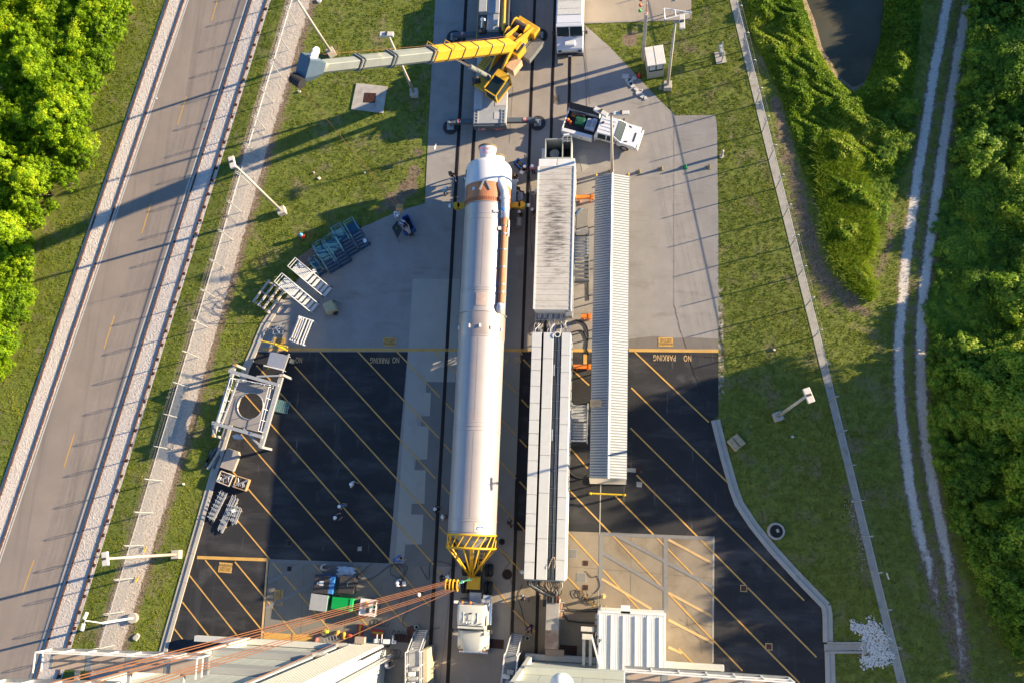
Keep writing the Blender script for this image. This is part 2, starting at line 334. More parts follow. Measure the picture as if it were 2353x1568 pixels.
sheet('lower_concrete', [(619,1283),(893,1293),(1002,1297),(985,1900),(590,1900),(604,1480)], 0.018, mat('lower_grey_concrete', (0.2, 0.185, 0.155), 0.85, var=0.12, scale=0.6, bump=0.15, c2=(0.16, 0.145, 0.12), f2=0.54, s2=0.4, **W_))
SL = [(948,641),(1057,641),(1046,877)]
SL += [(589.3+x*.3331, 522.4+y*.3331) for x, y in ((1170,1062),(1167,1135),(1203,1137),(1195,1298),(1108,1298),(1105,1365),(1188,1370),(1178,1560))]
SL += [(589.3+x*.3331, 1045+y*.3335) for x, y in ((1175,27),(1090,27),(1085,100),(1167,103),(1158,332),(1070,332),(1066,405),(1150,408),(1140,612),(1025,612),(1015,745),(955,745))]
sheet('pale_slab', SL, 0.0225, m_slab)
sheet('grey_patch', [(979,876),(1072,877),(1050,1300),(925,1300)], 0.0202, m_patch)
sheet('pale_slab', [(1150,641),(1205,641),(1188,1090),(1130,1090)], 0.018, mat('tan_slab', (0.30,0.27,0.22), .85, var=.08, scale=.5, **W_))
sheet('worn_apron_strip', [(1445,778),(1500,772),(1545,776),(1590,775),(1650,778),(1650,801),(1445,801)], 0.014, mat('damp_aggregate', (.17,.15,.125), .8, var=.1, scale=1, c3=(.13,.115,.1), f3=.6, s3=9, **W_))
sheet('upper_yard', [(1340,52),(1588,44),(1588,-140),(1338,-140)], 0.014, mat('tan_yard_concrete', (0.37,0.31,0.235), .85, var=.1, scale=.4, c2=(.3,.25,.19), f2=.55, s2=.3, **W_))
for px in ([(1186,568),(1204,566),(1204,586),(1184,588)], [(1330,360),(1345,355),(1352,385),(1338,395)], [(1462,1080),(1474,1080),(1474,1085),(1440,1083),(1440,1074),(1474,1075)], [(1462,1105),(1475,1106),(1474,1118),(1462,1117)], [(822,1255),(831,1254),(831,1264),(821,1264)]):
    sheet('pavement_patch', px, 0.026, m_slab)
# joints
for a, c, w in (((1178,200),(1170,330),.03),((1340,60),(1355,240),.03),((1548,270),(1548,700),.022),((1040,1300),(1010,1568),.03),((1012,640),(1005,640),.03),((1380,1100),(1376,1400),.05),((1305,1300),(1640,1327),.025),((1450,1228),(1448,1398),.02),((698,1296),(690,1480),.03),((800,1290),(790,1460),.03)):
    tag(MB().strip(PXY([a])[0], PXY([c])[0], w, 0.027).build('pavement_joint', mat('joint_filler', (.13,.12,.105), .9, var=.2, **W_)), kind='structure')
rj = random.Random(3)
def crack(name, pts, w=0.018, m=m_groove):
    q = []
    for (a, c) in zip(pts[:-1], pts[1:]):
        for k in range(5): q.append((a[0]+(c[0]-a[0])*k/5+rj.uniform(-1.5,1.5), a[1]+(c[1]-a[1])*k/5+rj.uniform(-1.5,1.5)))
    q.append(pts[-1]); b = MB(); w_ = PXY(q)
    for a, c in zip(w_[:-1], w_[1:]): b.strip(a, c, w*rj.uniform(.6,1.3), 0.0275)
    return tag(b.build(name, m), kind='structure')
crack('pavement_crack', [(1560,1420),(1590,1440),(1625,1475)]); crack('pavement_crack', [(1548,1360),(1575,1395),(1580,1440),(1608,1470),(1612,1500)])
crack('pavement_crack', [(1540,1440),(1575,1435),(1600,1430),(1637,1440)]); crack('pavement_crack', [(1090,1420),(1120,1440),(1115,1470)])
crack('pavement_crack', [(1548,700),(1562,755),(1580,808)], .03); crack('pavement_crack', [(1580,810),(1600,870),(1628,960)], .05); crack('pavement_crack', [(1345,60),(1340,110),(1348,200),(1345,300)], .04); crack('pavement_crack', [(1445,810),(1490,815),(1560,812),(1650,822)], .05)
# bright tan sealing joint in the lower right
tag(MB().strip(PXY([(1380,1100)])[0], PXY([(1374,1400)])[0], .09, 0.0285).build('pavement_joint', m_slab), kind='structure')
tag(MB().strip(PXY([(1639,1231)])[0], PXY([(1637,1520)])[0], .14, 0.0285).build('pavement_joint', m_slab), kind='structure')

# rails let into the apron
for k, (a, c, lab) in enumerate((((1070.8,0),(991,1445),'dark grooved rail left of the booster, outermost'), ((1104,0),(1035,1430),'dark grooved rail running beneath the booster'), ((1228.5,0),(1175,1480),'dark weedy rail groove between booster and trailers'), ((1275,0),(1233,1440),'dark grooved rail running beneath the long white trailers'), ((1312,0),(1304,400),'short dark grooved rail under the step van and pickup'))):
    l = gl(a, c, -0.12, 1.0 if k == 4 else 1.25)
    t = T('sunken_rail', lab, 'rail', (0, 0, 0), group='rails let into the apron')
    MB().strip(l[0], l[1], 0.30 if k < 2 else 0.26, 0.029).build('groove', m_groove, t)
    for s in (-.05, .05):
        nrm = Vector((-(l[1]-l[0]).y, (l[1]-l[0]).x)).normalized()*s
        MB().beam((*(l[0]+nrm), .042), (*(l[1]+nrm), .042), .03, .02).build('rail_head', mat('dark_rail_steel', (.035,.026,.022), .6, metal=.3, var=.3), t)

# ---------------------------------------------------------------- painted lines
LN = [0]
def line(a, c, w=0.115, m=m_yline, z=0.031, name='painted_line'):
    LN[0] += 1; z += LN[0]*.00012
    return tag(MB().strip(PXY([a])[0], PXY([c])[0], w, z).build(name, m), kind='structure')
line((603,802),(1066,803.5), .27, z=0.0325); line((1150,804),(1216,804.3), .27, z=0.0325); line((1298,804.5),(1360,804.6), .27, z=0.0325); line((1444,804),(1650,806), .27, z=0.0325)
line((1344,812),(1344,836), .3, z=.0335)
def c2(x, y): return (589.3+x*.3331, 522.4+y*.3331)
def c3(x, y): return (589.3+x*.3331, 1045+y*.3335)
for a, c in (((733.7,806),(1000,1098)), ((821,806),(1009,1006)), ((910.6,806),(1010,911)), ((1000,806),(1017,824)), ((1029,836),(1048,856)), ((1024,925),(1044,947)), ((1020,1019),(1039,1040)), ((1016,1113),(1034,1135)), ((1009.6,1207.5),(1028,1228)), ((1004,1307),(1022,1329)),
             ((677.6,840.6),(997,1193)), ((589,838.6),(622,873)), ((640,897.5),(996,1295)), ((552,893),(986,1390)), ((554,996),(935,1438)), ((530,1076),(852,1445)), ((545.6,1194),(619.7,1283)), ((619.7,1283),(757,1444))):
    line(a, c)
line((453,1279),(615,1284.5), .26, z=.0325); line((615,1284),(601,1470), .17, z=.0335, m=m_ypale)
for a, c in (((471.6,1285),(623.5,1473)), ((540,1289),(686,1466)), ((435.5,1320),(551,1466)), ((419,1381),(485,1466)), ((401,1443),(420,1467))): line(a, c)
def c4(x, y): return (1178.6+x*.3335, 1045+y*.3335)
for a, c in (((1448,982),(1847,1378)), ((1450,890),(1672,1108)), ((1458,808),(1628,969)), ((1462,1090),(1712,1342)), ((1717,1348),(1875,1508)), ((1414,1138),(1837,1568)), ((1305,1122),(1705,1539)), ((1302,1218),(1474,1404)), ((1300,1320),(1367,1392)), ((1559,1488),(1592,1522)),
             ((1315,849),(1353,884)), ((1310,1028),(1350,1075)), c4(0,0) and ((1195,806),(1200,815))): line(a, c, .12)
for a, c in ((c2(1700,1045),c2(1790,1140)), (c2(1690,1325),c2(1790,1430)), (c3(1675,35),c3(1790,160)), (c3(1665,320),c3(1775,445)), (c3(1655,620),c3(1785,755)), (c3(1580,830),c3(1755,1040)), (c3(1600,1170),c3(1625,1200)), (c4(0,1065),c4(150,1215)), (c4(20,760),c4(80,830)), (c4(30,460),c4(90,530)), (c4(45,180),c4(95,235)), ((1202,825),(1219,843)), ((1198,917),(1214,935)), ((1193,1008),(1210,1026))): line(a, c)
for a, c in (((1535,1238),(1635,1292)), ((1382,1328),(1497,1398)), ((1535,1360),(1637,1415)), ((1535,1422),(1637,1475)), ((1535,1485),(1566,1499))): line(a, c, .2, m_ypale, .0305)
for a, c, w in (((1382,1267),(1525,1352),.27), ((1415,1228),(1639,1348),.27), ((1529,1228),(1529,1405),.36), ((1382,1226),(1379,1355),.34), ((1500,1401),(1535,1403),.3), ((1380,1225),(1638,1236),.28), ((616,1337),(700,1293),.28), ((610,1397),(760,1318),.28), ((800,1345),(890,1297),.28), ((620,1287),(895,1297),.3)): line(a, c, w, m_greyline, .0295)
# loading zone yellow at the foot of the building
for a, c, w in (((606,1458),(668,1462),.5), ((672,1463),(720,1463),.5), ((606,1462),(622,1475),.2)): line(a, c, w, m_yline, .0335)

def text(txt, p, size, rz, m, name, sx=1.0, z=0.034, font_space=1.0):
    cu = bpy.data.curves.new(name, 'FONT'); cu.body = txt; cu.size = size; cu.align_x = 'CENTER'; cu.align_y = 'CENTER'; cu.offset = size*.012; cu.space_character = font_space
    o = bpy.data.objects.new(name, cu); COL.objects.link(o)
    dg = bpy.context.evaluated_depsgraph_get(); me = bpy.data.meshes.new_from_object(o.evaluated_get(dg)); bpy.data.objects.remove(o)
    me.materials.clear(); me.materials.append(m)
    q = lnk(bpy.data.objects.new(name, me)); q.location = (p[0], p[1], z); q.rotation_euler = (0, 0, rz); q.scale = (sx, 1, 1); return q
# stencilled words: letters with bridging gaps
def stencil(word, px, width, rz=math.pi, size=0.72, m=m_ypale):
    o = text(word, P(*px), size, rz, m, 'painted_word', 1.0, .034, 1.1); xs_ = [v.co.x for v in o.data.vertices]; o.scale.x = width/(max(xs_)-min(xs_)); return tag(o, kind='structure')
stencil('NO', (687,826), .6); stencil('NO', (909.6,826), .62); stencil('PARKING', (872.6,827), 1.72); stencil('NO', (1190,826), .6); stencil('P', (1163,826), .25); stencil('NO', (1579,822), .62); stencil('PARKING', (1526,821), 1.85)
def warning(px, w, h, rz, lab):
    p = P(*px); t = T('warning_panel', lab, 'floor marking', (p.x, p.y, 0), rz, 'painted warning panels')
    MB().flat([(-w/2,-h/2),(w/2,-h/2),(w/2,h/2),(-w/2,h/2)], .034).build('panel', m_yline, t)
    for s, y, sz in (('WARNING', .155, .30), ('CLAMSHELL BAY', -.02, .12), ('PROJECT TO SPINET', -.13, .12), ('BEYOND THIS POINT', -.24, .12)):
        o = text(s, (0, y*h/.75), sz*h/.75, 0, m_black_t, 'lettering', min(1.0, w*.78/(len(s)*sz*.62)), .037, 1.1); o.parent = t
warning((642,786), 1.12, .78, math.pi, 'orange WARNING panel painted on the apron beside the yellow barrier arm')
warning((895,785.5), 1.2, .78, math.pi, 'orange WARNING panel painted above the left NO PARKING words')
warning((1529,785.5), 1.22, .78, math.pi, 'bright orange WARNING panel painted above the right NO PARKING words')
warning((518,1302.5), 1.2, .82, R(-2), 'orange WARNING panel painted on black asphalt in the lower left corner')
warning((640,1371), 1.25, .75, R(-88), 'orange WARNING panel painted sideways on grey concrete near the equipment boxes')
warning((1279,229), .8, .45, R(90), 'small faded panel painted in the booth shadow near the pickup')
for o in bpy.data.objects:
    if o.name.startswith('panel') and o.parent and o.parent.get('label', '').startswith('small faded'): o.data.materials[0] = mat('faded_tan', (.2,.16,.12), .8)

# ---------------------------------------------------------------- kerbs
def kerb(name, pts, lab, w=0.32, h=0.13):
    q = [Vector(p) for p in PXY(pts)]; t = T(name, lab, 'kerb', (0, 0, 0), group='apron kerbs')
    for i, (a, c) in enumerate(zip(q[:-1], q[1:])):
        L = (c-a).length; n = max(1, round(L/2.6))
        for k in range(n):
            p0 = a + (c-a)*(k/n); p1 = a + (c-a)*((k+1)/n); d = (p1-p0).normalized()*.012
            nn = Vector((-d.y, d.x)).normalized()
            b = MB(); p0 = p0+d*(1 if k else -9); p1 = p1-d*(1 if k < n-1 else -9); h = .13+.0016*(i % 2)
            b.prism([tuple(p0+nn*w/2), tuple(p0-nn*w/2), tuple(p1-nn*w/2), tuple(p1+nn*w/2)], 0.0, h)
            b.prism([tuple(p0-nn*w/2), tuple(p0-nn*(w/2+.42)), tuple(p1-nn*(w/2+.42)), tuple(p1-nn*w/2)], 0.0, 0.04+.0016*(i % 2)) if name == 'gutter_kerb' else None
            b.build('kerb_stone', m_kerb, t)
    return t
kerb('gutter_kerb', [(330,1680),(387,1472),(500,1077),(525,996),(570,848),(590,802),(612,750),(650,692)][::-1], 'concrete kerb along the left edge of the black asphalt')
kerb('gutter_kerb', [(1638,968),(1658,1048),(1680,1125),(1692,1158),(1725,1208),(1768,1262),(1830,1330),(1891,1393),(1894,1410),(1895,1470)][::-1], 'curving concrete kerb along the right edge of the black asphalt')
kerb('gutter_kerb', [(1899,1498),(1901,1568),(1910,1700)][::-1], 'straight concrete kerb below the drain spillway')
t = T('drain_spillway', 'concrete drainage spillway running from the kerb to the white riprap', 'spillway', (0,0,0))
MB().flat(PXY([(1893,1478),(1978,1478),(1978,1492),(1893,1494)]), .03).build('channel', m_kerb, t)
MB().prism(PXY([(1900,1473),(1980,1473),(1980,1477),(1900,1477)]), 0, .14).build('side_wall', m_kerb, t)
MB().prism(PXY([(1903,1494),(1980,1494),(1980,1499),(1903,1499)]), 0, .14).build('side_wall', m_kerb, t)
MB().prism(PXY([(1983,1474),(1988,1474),(1989,1502),(1984,1502)]), 0, .1).build('end_sill', m_kerb, t)

# ---------------------------------------------------------------- strips under the fences, wheel ruts
FL = [(720,-80),(697,0),(599,332),(546,523),(398,1037),(267,1465),(205,1680)]
def wavy(pts, w0, w1, jit, seed, step=14):
    r_ = random.Random(seed); L_, R_ = [], []; ph = [r_.uniform(0, 6) for _ in range(6)]; s = 0
    for a, c in zip(pts[:-1], pts[1:]):
        n = max(2, int(math.hypot(c[0]-a[0], c[1]-a[1])/step))
        for k in range(n):
            t = k/n; x = a[0]+(c[0]-a[0])*t; y = a[1]+(c[1]-a[1])*t; s += 1
            j = lambda o: jit*(math.sin(s*.37+ph[o])+.7*math.sin(s*.91+ph[o+1])+r_.uniform(-1, 1))
            L_.append((x-w0+j(0), y)); R_.append((x+w1+j(2), y))
    return L_ + R_[::-1]
FR = [(1657,-80),(1677,0),(1765,362),(1805,522),(1935,1045),(2062,1568),(2085,1660)]
sheet('fence_mow_strip', [(x-1, y) for x, y in FR] + [(x+18, y) for x, y in FR[::-1]], 0.004, mat('mow_strip_concrete', (.36,.34,.3), .9, var=.15, scale=2, c2=(.26,.25,.2), f2=.55, s2=.9, **W_))
RUT1 = [(2184,-50),(2177,0),(2162,83),(2148,150),(2135,233),(2122,317),(2108,400),(2092,522),(2080,606),(2073,689),(2065,772),(2065,855),(2070,955),(2082,1045),(2092,1128),(2112,1228),(2138,1312),(2150,1370)]
RUT2 = [(2232,-50),(2223,0),(2205,100),(2192,183),(2178,267),(2162,367),(2142,522),(2132,589),(2122,672),(2115,756),(2115,822),(2118,922),(2130,1045),(2145,1128),(2162,1212),(2179,1295),(2192,1378),(2207,1470),(2213,1530)]

# soil masks carried by the terrain mesh: bare dirt, loose gravel, pale sand of the wheel tracks
gX, gY = GX.ravel(), GY.ravel()
def near(px, w, soft=0.5): 
    d = distpoly(gX, gY, PXY(px), closed=False); return np.clip((w+soft-d)/(2*soft), 0, 1)
def blob(px, s, soft=.6):
    p = P(*px); return np.clip((s+soft-np.hypot(gX-p.x, gY-p.y))/(2*soft), 0, 1)
dirt = np.maximum.reduce([np.clip((.55+.4-np.abs(distpoly(gX, gY, POND)+.1))/.8, 0, 1)*.95, near([(x-6, y) for x, y in FL], 1.75, .55)*.75, near([(x+16, y) for x, y in FL], 1.0, .6)*.7, near(RUT1, .7, .5)*.75, near(RUT2, .75, .5)*.75,
    near([(1780,230),(1800,300),(1830,420),(1868,560),(1905,650),(1950,700),(1990,720)], .5, .6)*.85, near([(1915,640),(1960,690),(2010,650),(2045,560),(2050,480)], .4, .7)*.8, near([(1790,300),(1850,560),(1900,700)], .9, .8)*.6,
    blob((1447,91), .75, .3), blob((938,430), 1.0)*.9, blob((960,350), .6)*.8, blob((950,395), .7)*.9, blob((905,462), 1.2)*.75, blob((870,480), .8)*.6, near([(1655,700),(1657,850),(1652,920)], .3, .4)*.8, near([(1560,270),(1640,262)], .1, .3)*.6,
    near([(1945,1110),(1990,1300)], .3, .5)*.8, near([(2160,1400),(2215,1560)], 1.1, .9)*.55, near([(760,125),(640,420)], .3, .6)*.5, blob((1590,110), .9)*.55, blob((1560,170), .8)*.5, near([(30,520),(110,480),(200,240),(240,150)], .3, .5)*.7, blob((200,225), 1.0)*.9])
grav = np.maximum.reduce([near([(x-8, y) for x, y in FL], 1.05, .35), near([(1652,660),(1654,800),(1655,910)], .25, .3)*.85, near([(1960,1170),(1975,1230)], .15, .4)*.8, near([(1975,1290),(2010,1420)], .1, .4)*.7, near([(660,130),(690,50)], .4, .6)*.8, near([(600,440),(640,330),(680,150)], .2, .5)*.6])
fade = np.clip((gY+4.5)/6, 0, 1)
sand = np.maximum(near(RUT1, .34, .28)*(.45+.55*fade), near(RUT2, .35, .28)*(.5+.5*fade))
sand = np.maximum(sand, near([(2150,1370),(2163,1440),(2168,1500)], .1, .3)*.55)
gme = bpy.data.objects['ground'].data
for nm, arr in (('dirt', dirt), ('gravel', grav), ('sand', sand)):
    at = gme.attributes.new(nm, 'FLOAT', 'POINT'); at.data.foreach_set('value', arr.astype(np.float32))
nt = m_soil.node_tree; N = nt.nodes; bs = N['Principled BSDF']
geo = N.new('ShaderNodeNewGeometry')
def overlay(attr, ca, cb, sc, lo, hi, amp):
    prev = bs.inputs['Base Color'].links[0].from_socket
    a = N.new('ShaderNodeAttribute'); a.attribute_name = attr
    n1 = N.new('ShaderNodeTexNoise'); n1.inputs['Scale'].default_value = sc; n1.inputs['Detail'].default_value = 6; n1.inputs['Roughness'].default_value = .7; nt.links.new(geo.outputs['Position'], n1.inputs['Vector'])
    m1 = N.new('ShaderNodeMath'); m1.operation = 'MULTIPLY_ADD'; nt.links.new(n1.outputs['Fac'], m1.inputs[0]); m1.inputs[1].default_value = amp; nt.links.new(a.outputs['Fac'], m1.inputs[2])
    mr = N.new('ShaderNodeMapRange'); mr.inputs[1].default_value = lo+amp*.5; mr.inputs[2].default_value = hi+amp*.5; nt.links.new(m1.outputs[0], mr.inputs[0])
    n2 = N.new('ShaderNodeTexNoise'); n2.inputs['Scale'].default_value = 7; n2.inputs['Detail'].default_value = 4; nt.links.new(geo.outputs['Position'], n2.inputs['Vector'])
    mr2 = N.new('ShaderNodeMapRange'); mr2.inputs[1].default_value = .35; mr2.inputs[2].default_value = .65; nt.links.new(n2.outputs['Fac'], mr2.inputs[0])
    mc = N.new('ShaderNodeMix'); mc.data_type = 'RGBA'; nt.links.new(mr2.outputs[0], mc.inputs[0]); mc.inputs[6].default_value = (*ca, 1); mc.inputs[7].default_value = (*cb, 1)
    mo = N.new('ShaderNodeMix'); mo.data_type = 'RGBA'; nt.links.new(mr.outputs[0], mo.inputs[0]); nt.links.new(prev, mo.inputs[6]); nt.links.new(mc.outputs[2], mo.inputs[7]); nt.links.new(mo.outputs[2], bs.inputs['Base Color'])
overlay('dirt', (.13,.085,.05), (.25,.19,.13), 1.3, .42, .58, .9)
overlay('gravel', (.38,.32,.26), (.56,.49,.41), 2.0, .42, .56, .9)
overlay('sand', (.5,.455,.39), (.64,.59,.515), 2.0, .34, .62, .95)
# ================================================================ vegetation
rg = np.random.default_rng(11)
FRAME = PXY([(-60,-60),(2412,-60),(2412,1628),(-60,1628)])
PADW = PXY(PAD); FRS = PXY([(x-2, y) for x, y in FR] + [(x+16, y) for x, y in FR[::-1]]); FLS = PXY(wavy(FL, 36, 24, 2, 9))
LBANK = [tuple(LBL[0]), tuple(LBL[1]), tuple(RBR[1]), tuple(RBR[0])]
RUTW = [PXY(wavy(RUT1, 7, 7, 2.2, 1, 7)), PXY(wavy(RUT2, 8, 8, 2.2, 2, 7))]
PADS_EX = [PXY([(828,190),(892,198),(882,262),(806,254)]), PXY([(1432,78),(1462,76),(1464,104),(1432,106)]), PXY([(1960,1430),(2010,1418),(2030,1440),(2048,1500),(2040,1535),(1990,1530),(1975,1480)])]
THICK = PXY([(-80,-60),(318,-60),(300,0),(267,73),(246,110),(240,160),(213,200),(186,240),(196,283),(206,333),(187,383),(140,443),(100,493),(76,530),(74,572),(58,645),(60,699),(33,765),(13,822),(-10,860),(-80,900)], 1.2)
BRUSH = PXY([(2245,-60),(2235,0),(2232,130),(2222,200),(2205,330),(2192,400),(2175,522),(2160,640),(2150,760),(2146,900),(2160,1050),(2178,1130),(2200,1185),(2240,1280),(2280,1380),(2330,1470),(2420,1560),(2420,-60)], 1.0)
WEEDS = PXY([(1725,-60),(1715,40),(1735,90),(1760,140),(1790,200),(1820,290),(1850,390),(1885,480),(1905,560),(1925,610),(1960,650),(2005,690),(2012,650),(1985,600),(2010,590),(2015,520),(2060,400),(2085,300),(2100,200),(2115,60),(2120,-60),(2046,-60),(2030,83),(2008,150),(1988,190),(1962,206),(1925,177),(1885,110),(1850,0),(1838,-60)], 0.3)
def blades(name, x, y, z, h, w, mat_, lean=0.6, tint=None, label=None, cat=None):
    n = len(x); a = rg.uniform(0, 2*np.pi, n); l = rg.uniform(0, lean, n)*h; b_ = rg.uniform(0, 2*np.pi, n)
    V = np.empty((n, 3, 3), np.float32)
    V[:,0,0] = x - np.cos(a)*w/2; V[:,0,1] = y - np.sin(a)*w/2; V[:,0,2] = z
    V[:,1,0] = x + np.cos(a)*w/2; V[:,1,1] = y + np.sin(a)*w/2; V[:,1,2] = z
    V[:,2,0] = x + np.cos(b_)*l; V[:,2,1] = y + np.sin(b_)*l; V[:,2,2] = z + h
    me = bpy.data.meshes.new(name); me.vertices.add(3*n); me.vertices.foreach_set('co', V.ravel()); me.loops.add(3*n); me.polygons.add(n)
    me.loops.foreach_set('vertex_index', np.arange(3*n, dtype=np.int32)); me.polygons.foreach_set('loop_start', np.arange(0, 3*n, 3, dtype=np.int32)); me.update()
    at = me.attributes.new('tint', 'FLOAT', 'POINT'); at.data.foreach_set('value', np.repeat(tint if tint is not None else rg.uniform(0, 1, n), 3).astype(np.float32))
    me.materials.append(mat_); o = lnk(bpy.data.objects.new(name, me)); tag(o, label, cat, kind='stuff'); return o
def quads(name, c, nrm, size, mat_, tint, asp=1.6):
    n = len(c); t = rg.normal(size=(n, 3)); u = np.cross(nrm, t); u /= np.linalg.norm(u, axis=1, keepdims=True)+1e-9; v = np.cross(nrm, u); v /= np.linalg.norm(v, axis=1, keepdims=True)+1e-9
    s = size[:, None]/2
    V = np.stack([c-u*s*asp, c-v*s*.8, c+u*s*asp, c+v*s*.8], 1).astype(np.float32)
    me = bpy.data.meshes.new(name); me.vertices.add(4*n); me.vertices.foreach_set('co', V.ravel()); me.loops.add(4*n); me.polygons.add(n)
    me.loops.foreach_set('vertex_index', np.arange(4*n, dtype=np.int32)); me.polygons.foreach_set('loop_start', np.arange(0, 4*n, 4, dtype=np.int32)); me.update()
    at = me.attributes.new('tint', 'FLOAT', 'POINT'); at.data.foreach_set('value', np.repeat(tint, 4).astype(np.float32)); me.materials.append(mat_); return me
fx = [p[0] for p in FRAME]; fy = [p[1] for p in FRAME]
N0 = 1500000
x = rg.uniform(min(fx), max(fx), N0); y = rg.uniform(min(fy), max(fy), N0)
k = inpoly(x, y, FRAME) & ~inpoly(x, y, PADW) & ~inpoly(x, y, LBANK) & ~inpoly(x, y, FRS) & ~inpoly(x, y, POND) & ~inpoly(x, y, THICK) & ~inpoly(x, y, WEEDS)
for e in PADS_EX: k &= ~inpoly(x, y, e)
for e in RUTW: k &= ~(inpoly(x, y, e) & (rg.uniform(0, 1, N0) < .94))
k &= ~(inpoly(x, y, FLS) & (rg.uniform(0, 1, N0) < .985))
x, y = x[k], y[k]
# thin where the soil mask is bare
ix = np.clip(np.searchsorted(gx, x)-1, 0, nx-1); iy = np.clip(np.searchsorted(gy, y)-1, 0, ny-1); bare = dirt.reshape(ny, nx)[iy, ix]
k = rg.uniform(0, 1, len(x)) > bare*.85; x, y = x[k], y[k]
# patchy turf: value noise at clump, patch and field scale
def vnoise(x, y, s, seed):
    g = np.random.default_rng(seed).uniform(0, 1, (256, 256)); u = x/s; v = y/s; i0 = np.floor(u).astype(int); j0 = np.floor(v).astype(int); fu = u-i0; fv = v-j0; fu = fu*fu*(3-2*fu); fv = fv*fv*(3-2*fv)
    i0 %= 256; j0 %= 256; i1 = (i0+1) % 256; j1 = (j0+1) % 256
    return (g[i0, j0]*(1-fu)+g[i1, j0]*fu)*(1-fv)+(g[i0, j1]*(1-fu)+g[i1, j1]*fu)*fv
n1 = vnoise(x, y, .28, 1); n2 = vnoise(x, y, .9, 2); n3 = vnoise(x, y, 4.0, 3)
k = rg.uniform(0, 1, len(x)) < np.clip(-.32+1.1*n1+.55*n2+.6*n3, .05, 1.0); x, y, n1, n2, n3 = x[k], y[k], n1[k], n2[k], n3[k]
z = terrain_z(x, y)
tint = np.clip(.02+.4*n1+.33*n2+.25*n3+rg.normal(0, .11, len(x)), 0, .86)
blades('grass', x, y, z, rg.uniform(.03, .09, len(x))*(.5+1.1*n1), rg.uniform(.04, .085, len(x)), m_grassL, tint=tint, label='short rough lawn around the apron and beside the road', cat='grass')

# weeds on the canal banks: mounded vines and tall bright grass
def moundz(x, y): return .42+.3*np.sin(x*1.3+np.sin(y*.9)*1.5)*np.sin(y*.8+x*.2)+.2*np.sin(y*1.7+x*.8)+.2*np.sin(x*3.4+2*np.sin(y*2.3))*np.sin(y*3.1+x)
N1 = 330000; wx = [p[0] for p in WEEDS]; wy = [p[1] for p in WEEDS]
x = rg.uniform(min(wx), max(wx), N1); y = rg.uniform(min(wy), max(wy), N1); k = inpoly(x, y, WEEDS) & (inpoly(x, y, FRAME)); x, y = x[k], y[k]
dd = np.clip(distpoly(x, y, WEEDS), 0, 1.2)/1.2
mz = np.clip(moundz(x, y), .08, None)*(.3+.7*dd); z = terrain_z(x, y) + mz*rg.uniform(.35, 1.1, len(x))
nrm = rg.normal(size=(len(x), 3))*.7 + np.array([0, 0, 1.0]); nrm /= np.linalg.norm(nrm, axis=1, keepdims=True)
pat = np.sin(x*.7)+np.sin(y*.8+x*.3); tint = np.clip(.5+.14*pat+rg.normal(0, .2, len(x)), 0, 1)
o = lnk(bpy.data.objects.new('canal_weeds', quads('canal_weeds', np.stack([x, y, z], 1), nrm, rg.uniform(.09, .22, len(x)), m_weed, tint))); tag(o, 'tangled bright weeds and vines on the banks of the dark canal', 'weeds', kind='stuff')
TALL = PXY([(1880,330),(1930,300),(1990,420),(2015,560),(1985,600),(2012,650),(2005,690),(1960,655),(1925,615),(1900,540)], .5)
tx = [p[0] for p in TALL]; ty = [p[1] for p in TALL]; x = rg.uniform(min(tx), max(tx), 60000); y = rg.uniform(min(ty), max(ty), 60000); k = inpoly(x, y, TALL); x, y = x[k], y[k]
blades('tall_grass', x, y, terrain_z(x, y), rg.uniform(.25, .9, len(x)), rg.uniform(.04, .09, len(x)), m_weed, lean=1.6, tint=np.clip(rg.normal(.5, .2, len(x)), 0, 1), label='tall bright green grass at the tip of the canal bank', cat='grass')

# loose limestone in the track beds, along the left fence and in the riprap
oct_v = np.array([(1,0,0),(-1,0,0),(0,1,0),(0,-1,0),(0,0,1),(0,0,-1)], float); oct_f = np.array([(0,2,4),(2,1,4),(1,3,4),(3,0,4),(2,0,5),(1,2,5),(3,1,5),(0,3,5)])
def stones(name, x, y, z, s, mat_, label, cat):
    n = len(x); q = rg.uniform(.6, 1.3, (n, 6, 1))*oct_v[None]*s[:, None, None]*np.array([1, 1, .7]); a = rg.uniform(0, 6.28, n); ca, sa = np.cos(a)[:, None], np.sin(a)[:, None]
    V = np.stack([q[:,:,0]*ca-q[:,:,1]*sa+x[:,None], q[:,:,0]*sa+q[:,:,1]*ca+y[:,None], q[:,:,2]+z[:,None]], 2).astype(np.float32)
    F = (oct_f[None]+np.arange(n)[:, None, None]*6).reshape(-1).astype(np.int32); m_ = n*8
    me = bpy.data.meshes.new(name); me.vertices.add(6*n); me.vertices.foreach_set('co', V.ravel()); me.loops.add(3*m_); me.polygons.add(m_)
    me.loops.foreach_set('vertex_index', F); me.polygons.foreach_set('loop_start', np.arange(0, 3*m_, 3, dtype=np.int32)); me.update(); me.materials.append(mat_)
    return tag(lnk(bpy.data.objects.new(name, me)), label, cat, kind='stuff')
def inband(l0, l1, n):
    u = rg.uniform(0, 1, n); v = rg.uniform(0, 1, n); A = np.array([l0[0], l0[1], l1[1], l1[0]])
    p = (A[0]*(1-u)[:,None]+A[1]*u[:,None])*(1-v)[:,None]+(A[3]*(1-u)[:,None]+A[2]*u[:,None])*v[:,None]
    k = inpoly(p[:,0], p[:,1], FRAME); return p[k,0], p[k,1]
m_bal = mat('ballast_stone', (0.62, 0.56, 0.49), .95, var=.14, scale=5, c2=(.52,.46,.4), f2=.57, s2=2.5, **W_)
x1, y1 = inband(LBL, LBR, 26000); x2, y2 = inband(RBL, RBR, 26000); x = np.concatenate([x1, x2]); y = np.concatenate([y1, y2])
